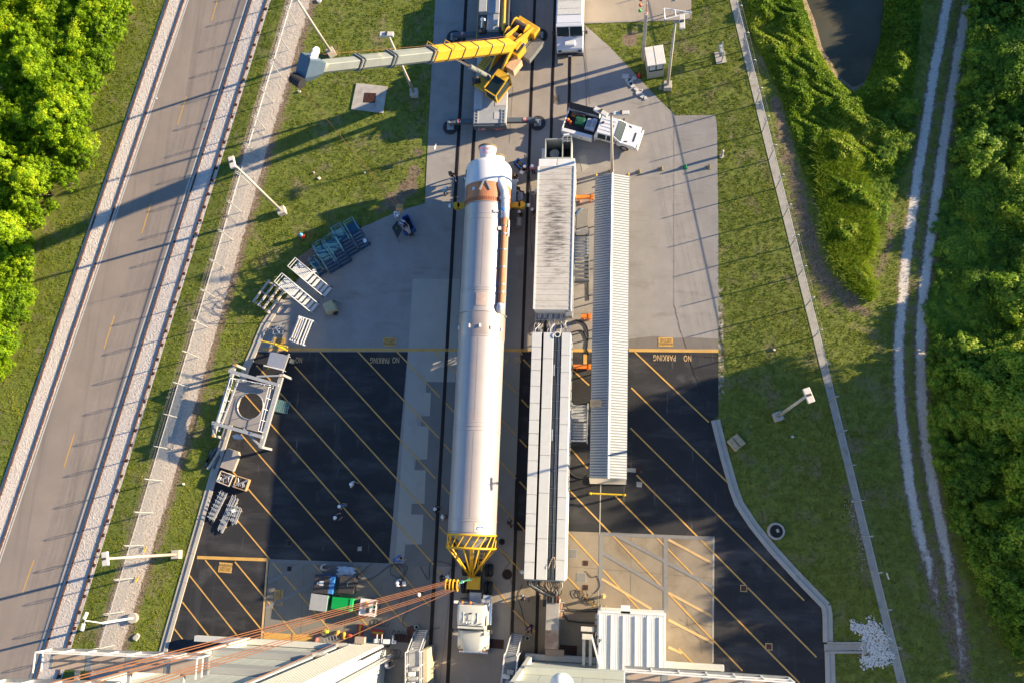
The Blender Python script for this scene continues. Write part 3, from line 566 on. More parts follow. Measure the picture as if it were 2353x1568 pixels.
stones('ballast', x, y, np.full(len(x), .02), rg.uniform(.015, .045, len(x)), m_bal, 'pale limestone ballast in the rail beds beside the road', 'gravel')
flx = [p[0] for p in FLS]; fly = [p[1] for p in FLS]; x = rg.uniform(min(flx), max(flx), 42000); y = rg.uniform(min(fly), max(fly), 42000); k = inpoly(x, y, FLS) & inpoly(x, y, FRAME); x, y = x[k], y[k]
stones('gravel', x, y, np.full(len(x), .01), rg.uniform(.012, .035, len(x)), m_bal, 'loose pale gravel along the left fence', 'gravel')
rp = PADS_EX[2]; rx = [p[0] for p in rp]; ry = [p[1] for p in rp]; x = rg.uniform(min(rx)-.8, max(rx)+.8, 6500); y = rg.uniform(min(ry)-.8, max(ry)+.8, 6500); dq = np.where(inpoly(x, y, rp), -1, 1)*distpoly(x, y, rp); k = dq+.9*(vnoise(x, y, .6, 9)-.5)+.3*(vnoise(x, y, .2, 8)-.5) < -.05+.25*(rg.uniform(0, 1, len(x)) > .93); x, y = x[k], y[k]
stones('riprap', x, y, rg.uniform(0, .05, len(x)), rg.uniform(.03, .10, len(x)), mat('riprap_white', (.74,.72,.67), .9, var=.12, scale=3), 'pile of white riprap stones at the end of the spillway', 'stones')
x = rg.uniform(0, 1, 160); fr0 = np.array(PXY([(1950,1150)])[0]); fr1 = np.array(PXY([(1990,1290)])[0]); p = fr0+(fr1-fr0)*x[:,None]+rg.normal(0, .3, (160, 2))
stones('scattered_rubble', p[:,0], p[:,1], np.full(160, .02), rg.uniform(.02, .05, 160), m_stone, 'scattered pale rubble at the foot of the right fence', 'stones')

def crown(seed, rx, ry, rz, ncl, per, leaf, mat_, clr=0.38, zc=None, upb=0.35):
    g = np.random.default_rng(seed); zc = rz*.95 if zc is None else zc
    d = g.normal(size=(ncl, 3)); d[:,2] = np.abs(d[:,2])*1.1-.25; d /= np.linalg.norm(d, axis=1, keepdims=True)
    rad = g.uniform(.62, 1.05, ncl)*(1+.16*np.sin(d[:,0]*5+seed)+.14*np.sin(d[:,1]*6+seed*2))
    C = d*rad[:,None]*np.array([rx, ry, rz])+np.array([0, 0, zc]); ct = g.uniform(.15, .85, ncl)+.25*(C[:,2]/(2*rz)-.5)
    cc = np.repeat(C, per, 0); dn = np.repeat(d, per, 0); L = g.normal(size=(ncl*per, 3)); L /= np.linalg.norm(L, axis=1, keepdims=True)
    pos = cc+L*(g.uniform(.35, 1, (ncl*per, 1))*clr*np.array([1, 1, .75])); pos[:,2] = np.maximum(pos[:,2], .05)
    nr = L*.8+dn*.5+np.array([0, 0, upb])+g.normal(size=L.shape)*.35; nr /= np.linalg.norm(nr, axis=1, keepdims=True)
    global rg; keep = rg; rg = g
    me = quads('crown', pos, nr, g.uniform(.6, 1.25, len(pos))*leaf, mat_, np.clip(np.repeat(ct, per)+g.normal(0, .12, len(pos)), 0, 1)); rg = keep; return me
def stems(seed, h, n=5, r=.05):
    g = random.Random(seed); b = MB()
    for i in range(n):
        a = g.uniform(0, 6.28); q = [(0.08*math.cos(a), .08*math.sin(a), 0)]
        for k in range(1, 4): q.append((q[-1][0]+math.cos(a)*h*.17*g.uniform(.4, 1.2), q[-1][1]+math.sin(a)*h*.17*g.uniform(.4, 1.2), h*k/3.4))
        for k in range(3): b.cyl(q[k], q[k+1], r*(1-.25*k), r*(.75-.25*k), 5)
    return b.mesh('trunk', m_bark)
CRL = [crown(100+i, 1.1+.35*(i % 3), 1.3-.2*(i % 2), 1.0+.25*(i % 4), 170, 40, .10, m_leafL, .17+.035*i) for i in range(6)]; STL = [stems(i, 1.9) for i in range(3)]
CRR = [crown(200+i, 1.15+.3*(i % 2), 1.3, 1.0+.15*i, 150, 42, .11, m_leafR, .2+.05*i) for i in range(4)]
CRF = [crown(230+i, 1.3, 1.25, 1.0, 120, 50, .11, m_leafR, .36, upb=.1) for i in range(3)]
def plant(poly, n, sep, rs, label, group, crowns, name, lim=None, seed=1, zr=(.9, 1.4)):
    g = random.Random(seed); xs = [p[0] for p in poly]; ys = [p[1] for p in poly]; out = []; tries = 0
    while len(out) < n and tries < 40000:
        tries += 1; x_ = g.uniform(min(xs), max(xs)); y_ = g.uniform(min(ys), max(ys))
        if not inpoly(np.array([x_]), np.array([y_]), poly)[0]: continue
        s = g.uniform(*rs); s = min(s, .45+float(distpoly(np.array([x_]), np.array([y_]), poly)[0])*.75)
        if s < rs[0]*.55: continue
        if any((x_-a)**2+(y_-b_)**2 < (sep*(s+c_)*.5)**2 for a, b_, c_ in out): continue
        out.append((x_, y_, s)); q = lnk(bpy.data.objects.new(name, None)); tag(q, label, 'shrub', group)
        q.location = (x_, y_, float(terrain_z(np.array([x_]), np.array([y_]))[0])); q.rotation_euler = (0, 0, g.uniform(0, 6.28)); q.scale = (s, s*g.uniform(.9, 1.15), s*g.uniform(*zr)*1.0)
        if x_ > 20 and 15 < y_ < 32: q.scale.z = min(q.scale.z, max(.22, (x_-25.3)*.25/2.2))
        elif x_ > 20 and y_ >= 32: q.scale.z = min(q.scale.z, max(.3, (x_-21.5)*.27/2.2))
        inst(g.choice(crowns), 'crown', q); inst(g.choice(STL), 'trunk', q)
    return out
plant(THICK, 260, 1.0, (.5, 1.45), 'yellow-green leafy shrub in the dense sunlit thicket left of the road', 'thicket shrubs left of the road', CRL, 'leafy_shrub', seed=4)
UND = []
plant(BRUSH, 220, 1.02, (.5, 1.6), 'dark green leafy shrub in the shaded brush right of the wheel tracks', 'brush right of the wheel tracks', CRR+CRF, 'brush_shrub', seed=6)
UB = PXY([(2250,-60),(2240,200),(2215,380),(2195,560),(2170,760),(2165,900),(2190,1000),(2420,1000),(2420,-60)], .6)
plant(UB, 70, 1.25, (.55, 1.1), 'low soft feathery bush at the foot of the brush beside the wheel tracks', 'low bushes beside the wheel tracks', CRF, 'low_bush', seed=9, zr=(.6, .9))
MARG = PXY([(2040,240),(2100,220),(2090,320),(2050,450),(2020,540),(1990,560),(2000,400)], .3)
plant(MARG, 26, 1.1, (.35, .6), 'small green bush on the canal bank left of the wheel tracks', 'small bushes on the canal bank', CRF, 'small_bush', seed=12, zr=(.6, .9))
# leaf litter and vines under the brush
x = rg.uniform(18, 48, 200000); y = rg.uniform(-14, 52, 200000); k = inpoly(x, y, BRUSH) & inpoly(x, y, FRAME); x, y = x[k], y[k]
nrm = rg.normal(size=(len(x), 3))*.8+np.array([0, 0, 1.0]); nrm /= np.linalg.norm(nrm, axis=1, keepdims=True)
o = lnk(bpy.data.objects.new('understorey', quads('understorey', np.stack([x, y, np.clip(.25+.3*np.sin(x*1.1+y)+.2*np.sin(y*1.6), .05, 2)*rg.uniform(.2, 1.2, len(x))], 1), nrm, rg.uniform(.07, .16, len(x)), m_leafR, rg.uniform(.1, .7, len(x))))); tag(o, 'tangled low undergrowth beneath the brush on the right', 'undergrowth', kind='stuff')
# trees: the ones in view at the right edge, and the wood just beyond it that throws the long shadows
def tree(loc, h, r, label, seed, group, leaf=.2, crn=m_leafR, name='broadleaf_tree'):
    g = random.Random(seed); t = T(name, label, 'tree', loc, g.uniform(0, 6), group); b = MB(); th = h*.45
    b.cyl((0,0,0), (.1,0,th), .09+h*.018, .06+h*.012, 8)
    for k_ in range(6):
        a = g.uniform(0, 6.28); q = (math.cos(a)*r*.6, math.sin(a)*r*.6, h*g.uniform(.6, .8)); b.cyl((.1*k_/6, 0, th*g.uniform(.6, 1)), q, .07+h*.005, .03, 5)
    b.build('trunk', m_bark, t)
    inst(crown(seed, r, r*.95, h*.36, int(150+r*40), 42, leaf, crn, .5, zc=h*.6), 'crown', t); return t
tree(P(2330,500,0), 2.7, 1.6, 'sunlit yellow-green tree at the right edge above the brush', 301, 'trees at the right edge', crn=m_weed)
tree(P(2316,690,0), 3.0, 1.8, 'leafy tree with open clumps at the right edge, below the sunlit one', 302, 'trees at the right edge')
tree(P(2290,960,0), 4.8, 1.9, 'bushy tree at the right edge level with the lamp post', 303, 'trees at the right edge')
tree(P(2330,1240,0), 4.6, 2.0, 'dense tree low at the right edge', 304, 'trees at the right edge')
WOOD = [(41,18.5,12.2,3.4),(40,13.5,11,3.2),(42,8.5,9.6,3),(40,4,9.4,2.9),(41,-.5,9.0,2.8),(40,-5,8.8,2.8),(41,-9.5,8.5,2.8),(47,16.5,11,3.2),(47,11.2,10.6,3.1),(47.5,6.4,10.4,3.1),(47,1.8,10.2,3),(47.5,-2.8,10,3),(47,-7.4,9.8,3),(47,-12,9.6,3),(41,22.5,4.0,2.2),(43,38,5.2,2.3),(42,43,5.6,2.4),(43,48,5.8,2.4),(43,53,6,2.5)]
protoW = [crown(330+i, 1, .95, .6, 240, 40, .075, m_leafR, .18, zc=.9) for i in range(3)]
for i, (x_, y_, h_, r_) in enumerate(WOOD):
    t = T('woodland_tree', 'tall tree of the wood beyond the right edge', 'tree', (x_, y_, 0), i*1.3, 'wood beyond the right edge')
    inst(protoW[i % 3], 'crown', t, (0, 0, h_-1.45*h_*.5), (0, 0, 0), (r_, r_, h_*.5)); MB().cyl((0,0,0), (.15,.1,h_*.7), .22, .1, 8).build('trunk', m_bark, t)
# cabbage palm at the left edge
def palm(loc, label):
    t = T('cabbage_palm', label, 'palm tree', loc); MB().cyl((0,0,0), (.1,0,2.6), .2, .16, 10).build('trunk', m_bark, t); g = random.Random(5)
    for i in range(26):
        a = i*2.4; el = g.uniform(-.2, 1.0); L = g.uniform(1.0, 1.5); b = MB(); p0 = Vector((.1, 0, 2.6)); d = Vector((math.cos(a)*math.cos(el), math.sin(a)*math.cos(el), math.sin(el))); c_ = p0+d*L*.6
        b.cyl(p0, c_, .02, .015, 4); sd = Vector((-math.sin(a), math.cos(a), 0))
        for k_ in range(-8, 9):
            f = d*math.cos(k_*.15)+sd*math.sin(k_*.15); e = c_+f*(.85-.02*abs(k_))-Vector((0, 0, .12+.012*k_*k_*.3)); w_ = sd*.035
            b.add([c_, c_+f*.4+w_, e, c_+f*.4-w_], [(0,1,2,3)])
        o = b.build('frond', m_palm, t); at = o.data.attributes.new('tint', 'FLOAT', 'POINT'); at.data.foreach_set('value', np.full(len(o.data.vertices), g.uniform(.3, 1), np.float32))
    return t
palm(P(12,245,1.0), 'pale cabbage palm among the shrubs at the left edge')
# ================================================================ fences, lamp posts, drains and small fittings
def solve_h(bpx, tpx):
    pb = P(*bpx); best = min((abs((P(*tpx, h_)-Vector((pb.x, pb.y, h_))).length), h_) for h_ in [k_*.1 for k_ in range(5, 250)]); return best[1]
def wiremat():
    m = bpy.data.materials.new('chain_link'); m.use_nodes = True; nt = m.node_tree; N = nt.nodes; L = nt.links
    tc = N.new('ShaderNodeTexCoord'); sp = N.new('ShaderNodeSeparateXYZ'); L.new(tc.outputs['Object'], sp.inputs[0]); outs = []
    for op in ('ADD', 'SUBTRACT'):
        a = N.new('ShaderNodeMath'); a.operation = op; L.new(sp.outputs[0], a.inputs[0]); L.new(sp.outputs[2], a.inputs[1])
        d = N.new('ShaderNodeMath'); d.operation = 'MULTIPLY'; d.inputs[1].default_value = 1/.075; L.new(a.outputs[0], d.inputs[0])
        f = N.new('ShaderNodeMath'); f.operation = 'FRACT'; L.new(d.outputs[0], f.inputs[0])
        l = N.new('ShaderNodeMath'); l.operation = 'LESS_THAN'; l.inputs[1].default_value = .09; L.new(f.outputs[0], l.inputs[0]); outs.append(l)
    mxn = N.new('ShaderNodeMath'); mxn.operation = 'MAXIMUM'; L.new(outs[0].outputs[0], mxn.inputs[0]); L.new(outs[1].outputs[0], mxn.inputs[1])
    b = N['Principled BSDF']; b.inputs['Base Color'].default_value = (.4, .41, .41, 1); b.inputs['Metallic'].default_value = .4; b.inputs['Roughness'].default_value = .5
    tr = N.new('ShaderNodeBsdfTransparent'); ms = N.new('ShaderNodeMixShader'); L.new(mxn.outputs[0], ms.inputs[0]); L.new(tr.outputs[0], ms.inputs[1]); L.new(b.outputs[0], ms.inputs[2]); L.new(ms.outputs[0], N['Material Output'].inputs[0]); return m
m_chain = wiremat()
def fence(name, a, c, lab, step, side, h=2.1, marks=()):
    a = Vector(PXY([a])[0]); c = Vector(PXY([c])[0]); d = (c-a); n = round(d.length/step); st = d.length/n; ang = math.atan2(d.y, d.x)
    t = T(name, lab, 'fence', (a.x, a.y, 0), ang)
    pb = MB().cyl((0,0,0), (0,0,h), .05, .045, 8).mesh('post', m_galv)
    hoop = [(0, .21*math.cos(u), h+.42+.42*math.sin(u)) for u in [-math.pi/2+k_*math.pi/9 for k_ in range(19)]]
    hb = MB().tube(hoop, .026, 5).mesh('hoop', m_galv); mp = MB().add([(0,0,.03),(st,0,.03),(st,0,h),(0,0,h)], [(0,1,2,3)]).mesh('mesh_panel', m_chain)
    tr_ = MB().cyl((0,0,h), (st,0,h), .025, n=6).mesh('rail', m_galv)
    wm = MB()
    for q, z_ in ((.2,h+.42),(-.2,h+.42),(.15,h+.72),(-.15,h+.72),(.15,h+.12),(-.15,h+.12)): wm.cyl((0,q,z_), (st,q,z_), .0035, n=4, caps=False)
    wm = wm.mesh('barbed_wire', m_mesh)
    for k_ in range(n+1):
        p = inst(pb, 'post', t, (k_*st, 0, 0)); inst(hb, 'hoop', p)
        if k_ < n: inst(mp, 'mesh_panel', t, (k_*st, 0, 0)); inst(tr_, 'rail', t, (k_*st, 0, 0)); o = inst(wm, 'barbed_wire', t, (k_*st, 0, 0)); o['kind'] = 'stuff'
    return t
fence('chain_link_fence', (715,-60), (215,1640), 'chain link fence with hooped wire arms along the gravel strip on the left', 2.78, 1)
fence('chain_link_fence', (1662,-60), (2082,1650), 'chain link fence with hooped wire arms on the concrete mow strip on the right', 2.74, -1)
def fsign(px, lab, ang):
    p = P(*px, 1.4); t = T('fence_sign', lab, 'sign', p, ang); MB().cbox((0,0,0), (.5,.02,.35)).build('panel', m_white, t)
fsign((1000,337), 'small white sign wired to the left fence below the crane boom', R(73)); fsign((2039,1322), 'small pale sign wired to the right fence', R(-76))
for px, lab in (((333.5,1260),'upper yellow tag at the foot of the left fence'), ((315,1328.5),'lower yellow tag at the foot of the left fence')):
    t = T('yellow_tag', lab, 'tag', P(*px, .12), R(70)); MB().cbox((0,0,0), (.5,.12,.06)).build('strip', mat('yellow_plastic', (.6,.45,.03), .5), t); MB().cbox((.2,0,.04), (.06,.16,.04)).build('clip', m_steel if 'm_steel' in globals() else m_galv, t)
m_lamp = mat('lamp_housing_white', (.62,.58,.52), .5, var=.08)
def lamppost(bpx, tpx, lab, heads, rz=0.0, blk=(.72,.62), arm=.0, r=(.14,.085), h=None):
    pb = P(*bpx); hh = h or solve_h(bpx, tpx); t = T('lamp_post', lab, 'lamp post', (pb.x, pb.y, 0), 0, 'lamp posts around the apron')
    MB().cbox((0,0,blk[1]/2), (blk[0],blk[0],blk[1]), rz).build('footing', m_pole, t, bevel=.03)
    q = P(*tpx, hh)-Vector((pb.x, pb.y, 0)); q = Vector((q.x*.6, q.y*.6, hh))
    MB().cyl((0,0,blk[1]), q, r[0], r[1], 12).build('pole', m_pole, t, smooth=True)
    for k_, (dx, dy, L_, w_, a_) in enumerate(heads):
        hb = MB().cbox((q.x+dx, q.y+dy, hh+.05), (L_, w_, .24), a_).build('floodlight', m_lamp, t, bevel=.03)
        MB().cbox((q.x+dx, q.y+dy, hh+.22), (min(.3, L_*.4), .16, .1), a_+1.57).build('bracket', mat('lamp_bracket_dark', (.05,.045,.04), .6), hb)
        if dx or dy: MB().beam((q.x, q.y, hh), (q.x+dx, q.y+dy, hh), .09).build('arm', m_galv, t)
    return t
lamppost((650,488), (535,373), 'tall lamp post with a white floodlight standing left of the shadowed lawn', [(0,0,1.0,.46,R(-72))], R(20))
lamppost((410,1272), (243,1283), 'lamp post leaning over the fence above the lower left corner', [(0,0,1.0,.46,R(-77))], R(5))
lamppost((1785,957), (1853,907), 'lamp post alone on the shaded lawn right of the black asphalt', [(.1,0,1.05,.48,R(-70))], R(20))
lamppost((1533,202), (1552,50), 'tall lamp post beside the guard booth', [(.5,-.1,1.2,.42,R(-88))], 0)
lamppost((1406,393), (1404,262), 'lamp post rising between pickup and corrugated shelter', [(-.8,.15,1.2,.34,R(-32)), (.75,0,1.2,.3,R(2))], 0, blk=(.3,.1))
lamppost((953,218), (893,80), 'lamp post standing behind the crane boom', [(-.1,0,1.15,.4,R(-2))], R(5))
lamppost((763,125), (684,10), 'lamp post at the top left beside the fence, head out of view', [(0,0,1.0,.46,R(-72))], R(30), h=10.9)
t = T('camera_pole', 'white camera pole with two cameras on a round footing by the left fence', 'camera pole', P(308,1418))
hb = solve_h((308,1418), (235,1430)); q = P(235,1430,hb)-P(308,1418); q2 = P(195,1424,hb+1.9)-P(308,1418)
MB().cyl((0,0,0), (0,0,.3), .42, .42, 20).build('footing', m_pole, t, smooth=True, angle=40); MB().cyl((0,0,.3), q, .11, .09, 12).build('pole', m_white, t, smooth=True); MB().cyl(q, q2, .05, .04, 8).build('mast', m_white, t)
for dx, dy, rz_ in ((0,.35,R(70)), (-.1,-.5,R(85))):
    o = MB().cbox((q2.x+dx, q2.y+dy, q2.z), (.55,.22,.2), rz_).build('camera', m_white, t, bevel=.03); MB().beam((q2.x, q2.y, q2.z-.02), (q2.x+dx, q2.y+dy, q2.z-.02), .05).build('bracket', m_galv, t)
# signal mast by the booth
t = T('signal_mast', 'square concrete mast carrying red, orange and green lamps behind the booth', 'signal', P(1477,135))
hs = solve_h((1477,135), (1484,32)); q = P(1484,32,hs)-P(1477,135); q.z = hs
MB().beam((0,0,0), q, .30, w1=.26).build('mast', m_pole, t, bevel=.02); m_rw = mat('red_white_rod', (.5,.2,.12), .6, c2=(.7,.66,.6), f2=.5, s2=2.0); q3 = q+Vector((.1,.15,3.6)); MB().cyl(q, q3, .05, .05, 8).build('rod', m_rw, t)
for k_, (nm, c_) in enumerate((('green', (.03,.4,.06)), ('orange', (.8,.16,.03)), ('red', (.6,.05,.06)))):
    p = q+(q3-q)*(.12+.2*k_); MB().cyl(p, p+Vector((-.42,0,0)), .025, n=6).build('arm', m_white, t); o = MB().lathe(p+Vector((-.55,0,-.13)), p+Vector((-.55,0,.13)), [(0,.1),(.05,.13),(.2,.13),(.26,.07)], 12).build('signal_lamp', mat('lens_'+nm, c_, .25, var=.05), t, smooth=True)
    o['label'] = nm+' signal lamp'
# guard booth
p = P(1502,178); bz = R(8.5)
t = T('guard_booth', 'small pale guard booth with windows and flat white roof beside the lamp post', 'booth', (p.x-.0, p.y+.75, 0), bz)
m_bw = mat('booth_wall', (.36,.36,.31), .6, var=.06); m_glass = mat('dark_glass', (.018,.035,.04), .12, var=.1, spec=.25); m_blind = mat('window_blind', (.52,.54,.55), .6)
w_, d_ = .68, .78
for nm, a, c in (('wall', (-w_,-d_), (w_,-d_)), ('wall', (w_,-d_), (w_,d_)), ('wall', (w_,d_), (-w_,d_)), ('wall', (-w_,d_), (-w_,-d_))):
    ax = Vector((c[0]-a[0], c[1]-a[1])).normalized(); L_ = math.hypot(c[0]-a[0], c[1]-a[1]); nn = Vector((ax.y, -ax.x)); ce = ((a[0]+c[0])/2, (a[1]+c[1])/2); rzw = math.atan2(ax.y, ax.x)
    wl = MB().cbox((ce[0], ce[1], .55), (L_-.06,.06,1.1), rzw).build('wall', m_bw, t); MB().cbox((ce[0], ce[1], 2.15), (L_-.06,.06,.3), rzw).build('header', m_bw, t)
    for e in (a, c): pass
    for s_ in (-1, 1):
        cp = Vector(ce)+ax*(s_*L_*.23); wn = MB().cbox((cp.x, cp.y, 1.55), (L_*.42,.03,.9), rzw).build('window', m_glass, t)
        if s_ == 1 or nn.y < -.5: MB().cbox((cp.x+nn.x*.025, cp.y+nn.y*.025, 1.68), (L_*.38,.01,.6), rzw).build('blind', m_blind, wn)
for sx in (-1,1):
    for sy in (-1,1): MB().cbox((sx*w_, sy*d_, 1.15), (.1,.1,2.3)).build('corner_post', m_bw, t)
MB().cbox((0,0,2.36), (1.62,1.85,.12)).build('roof', mat('booth_roof_white', (.66,.63,.57), .6, var=.05), t, bevel=.02); MB().cbox((0,0,2.43), (.03,1.8,.02)).build('roof_seam', m_bw, t)
# instrument stand by the right fence
t = T('instrument_stand', 'grey box on two posts over a concrete slab near the right fence', 'instrument stand', P(1655,135), R(8))
MB().box(-.45,.45,-.5,.65,0,.08).build('slab', m_pole, t); MB().cyl((.05,-.35,.08), (.05,-.35,1.6), .06).build('post', m_galv, t); MB().cyl((.05,.5,.08), (.05,.5,1.9), .06).build('post', m_galv, t)
MB().cbox((-.14,.1,1.25), (.22,.85,.7)).build('cabinet', m_galv, t, bevel=.02); MB().beam((.05,-.35,1.55), (.05,.5,1.55), .07).build('crossbar', m_galv, t)
# A frame of white tube lying on the upper yard
t = T('tube_frame', 'white triangular tube frame standing on the tan concrete near the booth', 'frame', (0,0,0))
A = [P(*c, .9) for c in ((1525,20),(1527,45),(1588,30))]; B_ = [P(*c, .9) for c in ((1550,24),(1552,40))]
for a, c in ((A[0],A[1]), (A[0],A[2]), (A[1],A[2]), (B_[0],B_[1])): MB().cyl(a, c, .06, n=8).build('tube', m_white, t)
for a in A: MB().cyl((a.x,a.y,0), a, .05, n=8).build('leg', m_galv, t)
# catch basin in the left lawn
t = T('catch_basin', 'weathered concrete slab with a rusty square grate in the left lawn', 'drain', (0,0,0))
c_ = [Vector(p) for p in PXY([(819,192),(890,200),(880,261),(807,252)])]; MB().prism([tuple(p) for p in c_], 0, .07).build('slab', mat('weathered_slab', (.4,.37,.32), .9, var=.2, scale=1.2, c2=(.22,.2,.17), f2=.55, s2=.9), t)
g_ = P(850,226); MB().cbox((g_.x, g_.y, .075), (1.15,1.0,.02), R(-4)).build('recess', m_dark, t)
for k_ in range(9): MB().cbox((g_.x-.48+k_*.12, g_.y+.0*k_, .095), (.05,.9,.03), R(-4)).build('grate_bar', m_drum, t)
for k_ in range(3): MB().cbox((g_.x, g_.y-.4+k_*.4, .10), (1.05,.04,.03), R(-4)).build('grate_bar', m_drum, t)
def grate(px, w, d, rz, lab, nb=10):
    p = P(*px); t = T('floor_grate', lab, 'grate', (p.x, p.y, 0), rz, 'floor grates'); MB().flat([(-w/2,-d/2),(w/2,-d/2),(w/2,d/2),(-w/2,d/2)], .036).build('pit', m_dark, t)
    for k_ in range(nb): MB().cbox((-w/2+w*(k_+.5)/nb, 0, .042), (w/nb*.45,d,.02)).build('bar', m_drum, t)
    for k_ in range(3): MB().cbox((0, -d/2+d*(k_+.5)/3, .05), (w,.035,.02)).build('bar', m_drum, t)
grate((930,1465), 1.7, .62, R(-1), 'rusty floor grate left of the first boarding stair'); grate((1135,1477), 1.55, .7, R(-1), 'rusty floor grate under the nose of the white tractor'); grate((1302,1491), 1.6, .7, R(-1), 'rusty floor grate below the steel support'); grate((1345,1292), .4, .4, 0, 'small square rust grate right of the long trailer', 4); grate((1345,1348), .4, .4, 0, 'small square rust grate below another, right of the long trailer', 4); grate((1467,1079), .45, .4, 0, 'small square rust grate beside the shelter end', 4)
for px, lab in (((1708,1350),'small square drain with pale rim between yellow stripes on the right'), ((1766,1484),'small square drain with pale rim near the lower right corner')):
    p = P(*px); t = T('square_drain', lab, 'drain', (p.x,p.y,0)); MB().flat([(-.26,-.26),(.26,-.26),(.26,.26),(-.26,.26)], .036).build('rim', m_ypale, t); MB().flat([(-.2,-.2),(.2,-.2),(.2,.2),(-.2,.2)], .04).build('cover', m_drum, t)
def manhole(px, r, lab, m1=m_groove):
    p = P(*px); t = T('manhole_cover', lab, 'manhole', (p.x,p.y,0), 0, 'manhole covers'); MB().cyl((0,0,.03), (0,0,.045), r, r, 24).build('rim', m_drum, t); MB().cyl((0,0,.04), (0,0,.055), r*.8, r*.8, 20).build('lid', m1, t)
manhole((946,1448), .42, 'round brown manhole cover above the left boarding stair', m_drum); manhole((1153,1243), .26, 'small round cover beside the yellow cone frame'); manhole((1165,1318), .42, 'square-set dark cover between tractor wheels and trailer')
for px, w, lab in (((665,1246),.5,'dark square hatch in the shaded black asphalt'),((665,1305),.4,'small dark square hatch in the grey concrete near the crates'),((1315,1271),.75,'pale square outline hatch right of the long trailer'),((1335,1325),.75,'lower pale square outline hatch right of the long trailer')):
    p = P(*px); t = T('floor_hatch', lab, 'hatch', (p.x,p.y,0)); w/=2; MB().flat([(-w,-w),(w,-w),(w,w),(-w,w)], .036).build('rim', m_slab if w > .3 else m_greyline, t); w*=.92; MB().flat([(-w,-w),(w,-w),(w,w),(-w,w)], .0395).build('lid', m_patch if w > .3 else m_groove, t)
# round well cover on the right lawn
p = P(1782,1219); t = T('well_cover', 'round dark well cover with a white concrete collar on the shaded lawn', 'manhole', (p.x,p.y,0)); MB().cyl((0,0,-.05), (0,0,.22), .68, .66, 28).build('collar', m_kerb, t, smooth=True, angle=40); MB().cyl((0,0,.2), (0,0,.235), .5, .5, 24).build('lid', m_dark, t); MB().cbox((.1,.05,.26), (.2,.26,.04), .4).build('tag', m_pole, t)
# concrete blocks and litter on the lawns
p = P(1690,1016,.0); t = T('concrete_block', 'square weathered concrete block on the lawn beside the kerb', 'block', (p.x,p.y,0), R(40)); MB().cbox((0,0,.2), (1.05,1.05,.42)).build('block', mat('mossy_concrete', (.44,.34,.2), .9, var=.25, scale=3, c2=(.16,.12,.07), f2=.56, s2=2.5), t, bevel=.04); MB().cbox((0,0,.43), (.04,.9,.03)).build('joint', m_groove, t)
for px, s, lab in (((1820,1002),.3,'pale square box lid lying on the shaded lawn'),((1958,1150),.2,'white slab lying by the right fence'),((1778,803),.28,'pale rock half sunk in the right lawn'),((733,410),.35,'pale rock on the left lawn, lower of two'),((721,397),.22,'brown rock on the left lawn, upper of two'),((838,397),.2,'white scrap on the left lawn'),((688,211),.38,'small concrete block with two holes by the left gravel'),((422,1111),.25,'white scrap of cloth on the left lawn'),((733,2),.6,'flat pale stone slab at the top of the left lawn'),((313,1462),.75,'flat grey stone by the camera pole'),((712,147),.2,'pale stone below the crane head'),((1552,0),.2,'pale scrap at the top of the right lawn')):
    p = P(*px); t = T('lawn_rock' if 'rock' in lab or 'stone' in lab else 'lawn_scrap', lab, 'rock' if 'rock' in lab or 'stone' in lab else 'scrap', (p.x,p.y,0), s*9)
    g = random.Random(int(px[0])); pr = [(math.cos(a)*s*.5*g.uniform(.75,1.2), math.sin(a)*s*.4*g.uniform(.75,1.2)) for a in [k_*math.pi/3.5 for k_ in range(7)]]
    b = MB(); b.prism(pr, 0, .12); n_ = len(pr); b.v[n_:] = [(v[0]*.8, v[1]*.8, .1+g.uniform(0,.06)) for v in b.v[n_:]]; b.build('body', m_stone if 'pale' in lab or 'white' in lab else m_pole, t)
# broken kerb stones by the booth
bk = [(1436,176,.34),(1442,184,.3),(1447,190,.36),(1452,197,.3),(1457,181,.2),(1468,215,.3),(1476,221,.24),(1483,226,.2),(1462,206,.22),(1473,209,.16)]
for i, (x_, y_, s) in enumerate(bk):
    p = P(x_, y_); t = T('broken_slab', 'broken white concrete slab at the apron edge below the booth', 'rubble', (p.x,p.y,0), i*.7, 'broken slabs below the booth'); MB().prism([(-s,-s*.6),(s*.9,-s*.7),(s,s*.5),(-s*.7,s*.6)], 0, .1).build('slab', m_stone, t)
def bollard(px, h, lab, r=.09, m=None):
    p = P(*px); t = T('bollard', lab, 'bollard', (p.x,p.y,0), 0, 'bollards'); m = m or mat('bollard_yellow', (.55,.36,.04), .5, c2=(.45,.36,.16), f2=.56, s2=3); MB().lathe((0,0,0), (0,0,1), [(0,r),(h-.06,r),(h,r*.6),(h+.02,.01)], 12).build('post', m, t, smooth=True, angle=50); MB().cyl((0,0,.0), (0,0,.04), r*1.8, r*1.8, 12).build('footing', m_pole, t)
bollard((1370,411), .95, 'yellow bollard at the left top corner of the corrugated shelter'); bollard((1443,409), .95, 'yellow bollard at the right top corner of the corrugated shelter'); bollard((1657,359), 1.1, 'pale concrete bollard at the edge of the right lawn', .12, m_pole); bollard((1386,1368), 1.1, 'short yellow bollard on the stained concrete', .12)
def gatebar(a, c, h, lab, ends=True):
    a = P(*a, h); c = P(*c, h); t = T('barrier_rail', lab, 'barrier', (0,0,0)); my = mat('safety_yellow', (.58,.4,.02), .45); MB().cyl(a, c, .07, n=10).build('bar', my, t)
    for q in (lerp(a, c, .04), lerp(a, c, .96)) if ends else (lerp(a, c, .55),): MB().lathe((q[0],q[1],0), (q[0],q[1],1), [(0,.1),(h+.05,.1),(h+.15,.05)], 10).build('post', my, t, smooth=True, angle=50)
